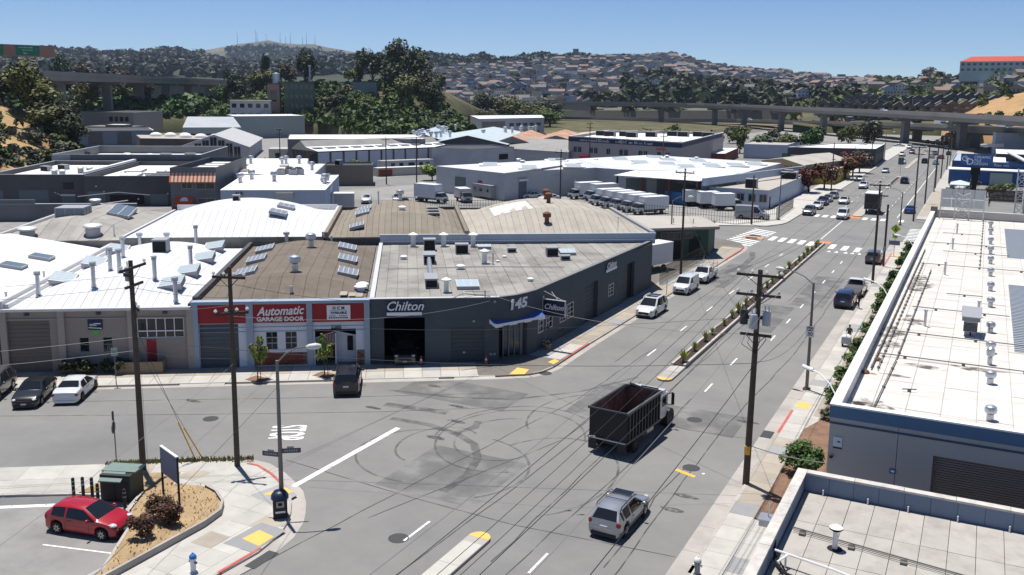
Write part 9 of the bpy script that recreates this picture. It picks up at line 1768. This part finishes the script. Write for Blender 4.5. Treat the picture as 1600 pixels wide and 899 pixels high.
def mass(name,label,hill,n,s0,s1,mat,us=(0,1),ts=(0,1),seed=1,k=18,fn=None,sink=.3):
 b=MB();rr=random.Random(seed)
 for i in range(n):
  u,t=rr.uniform(*us),rr.uniform(*ts)
  if fn and not fn(u,t):continue
  x,y,z=hill.at(min(.999,u),min(.999,t));s=rr.uniform(s0,s1);sz=s*rr.uniform(.7,1.25)
  for j in range(k):
   d=Vector((rr.gauss(0,1),rr.gauss(0,1),abs(rr.gauss(0,1))*.9)).normalized();c=Vector((x+d.x*s*.42,y+d.y*s*.42,z-sink*s*.3+sz*.25+d.z*sz*.5));u_=d.orthogonal().normalized();w=d.cross(u_);a=rr.uniform(0,6);u_,w=u_*cos(a)+w*sin(a),w*cos(a)-u_*sin(a);e=s*rr.uniform(.25,.42);b.face([c-u_*e-d*e*.3,c+w*e+d*e*.1,c+u_*e-d*e*.3])
 o=b.build(name,mat);tag(o,label,None,None,'stuff');o['category']='trees'
mass('far_forest','dense dark forest covering the distant ridge',H3,3600,16,30,L8,(0,1),(.25,1),2,14);mass('ridge_trees','dark trees spread over the hazy western ridge',H2,2200,16,32,L8,(0,1),(.1,1),3,12);mass('hillside_trees','dark trees scattered between the far hillside houses',H4,600,7,14,L8,(0,1),(.02,1),4,14)
mass('hillside_grove','dark green groves between the flyover and the hillside houses',H4,620,11,22,L2,(.42,.98),(0,.42),5,16,lambda u,t:(u>.48 and t<.40-.5*abs(u-.62))or t<.07);mass('mountain_scrub','dark scrub patches on the far mountain flank',H1,900,18,40,L8,(.2,1),(.1,.75),8,10)
mass('slope_scrub','tangled low scrub covering the wooded hill',H7,2600,2.5,6,L4,(0,1),(0,1),6,16,lambda u,t:mnoise.noise(Vector((u*14,t*5,2)))>-.3);mass('dry_slope_scrub','low scrub scattered on the dry grass slope',H9,420,1.2,3,L6,(.15,1),(0,1),7,16,lambda u,t:mnoise.noise(Vector((u*9,t*6,5)))>-.1);mass('bank_scrub','olive scrub under the left viaduct',H8,500,4,9,L4,(0,1),(.1,1),9,16);mass('east_scrub','mixed scrub and trees between the right-hand hillside houses',H5,900,5,12,L1,(0,1),(.02,1),10,14);mass('bank_top_scrub','green scrub on the earth bank at the right',H6,260,2.5,6,L1,(.15,1),(0,1),11,14,lambda u,t:t<.35 or t>.85)
b=MB();rr=random.Random(9)
for k in range(2600):
 x,y=rr.uniform(-43,-33),rr.uniform(20,38)
 if inpoly(x,y,ISL[:-1]):z=KZ+.24;h=rr.uniform(.06,.16);a=rr.uniform(0,6.3);b.face([(x-.04*cos(a),y-.04*sin(a),z),(x+.04*cos(a),y+.04*sin(a),z),(x+rr.uniform(-.08,.08),y+rr.uniform(-.08,.08),z+h)])
o=tag(b.build('dry_tufts',leafmat('straw_blade',(.36,.25,.12),.3)),'dry straw-coloured grass tufts in the planter',None,None,'stuff');b=MB()
for k in range(700):u,v=rr.uniform(-17.8,-9.3),53.9+rr.gauss(.1,.12);x,y,_=UV(u,v);h=rr.uniform(.08,.3);b.face([(x-.06,y,KZ),(x+.06,y+.02,KZ),(x+rr.uniform(-.1,.1),y,KZ+h)])
tag(b.build('kerb_weeds',leafmat('weed',(.20,.17,.06))),'dry weeds along the kerb by the corner poles',None,None,'stuff')
# haze
hz=bpy.data.materials.new('haze');hz.use_nodes=True;N=hz.node_tree.nodes;N.remove(N['Principled BSDF']);pv=N.new('ShaderNodeVolumePrincipled');pv.inputs['Color'].default_value=(.62,.76,1.0,1);pv.inputs['Density'].default_value=.00005;pv.inputs['Anisotropy'].default_value=.2;hz.node_tree.links.new(pv.outputs[0],N['Material Output'].inputs['Volume'])
tag(MB().box(-5700,3100,-500,5700,-2.0,345).build('haze',hz),'thin pale blue haze over the whole valley',None,None,'stuff')
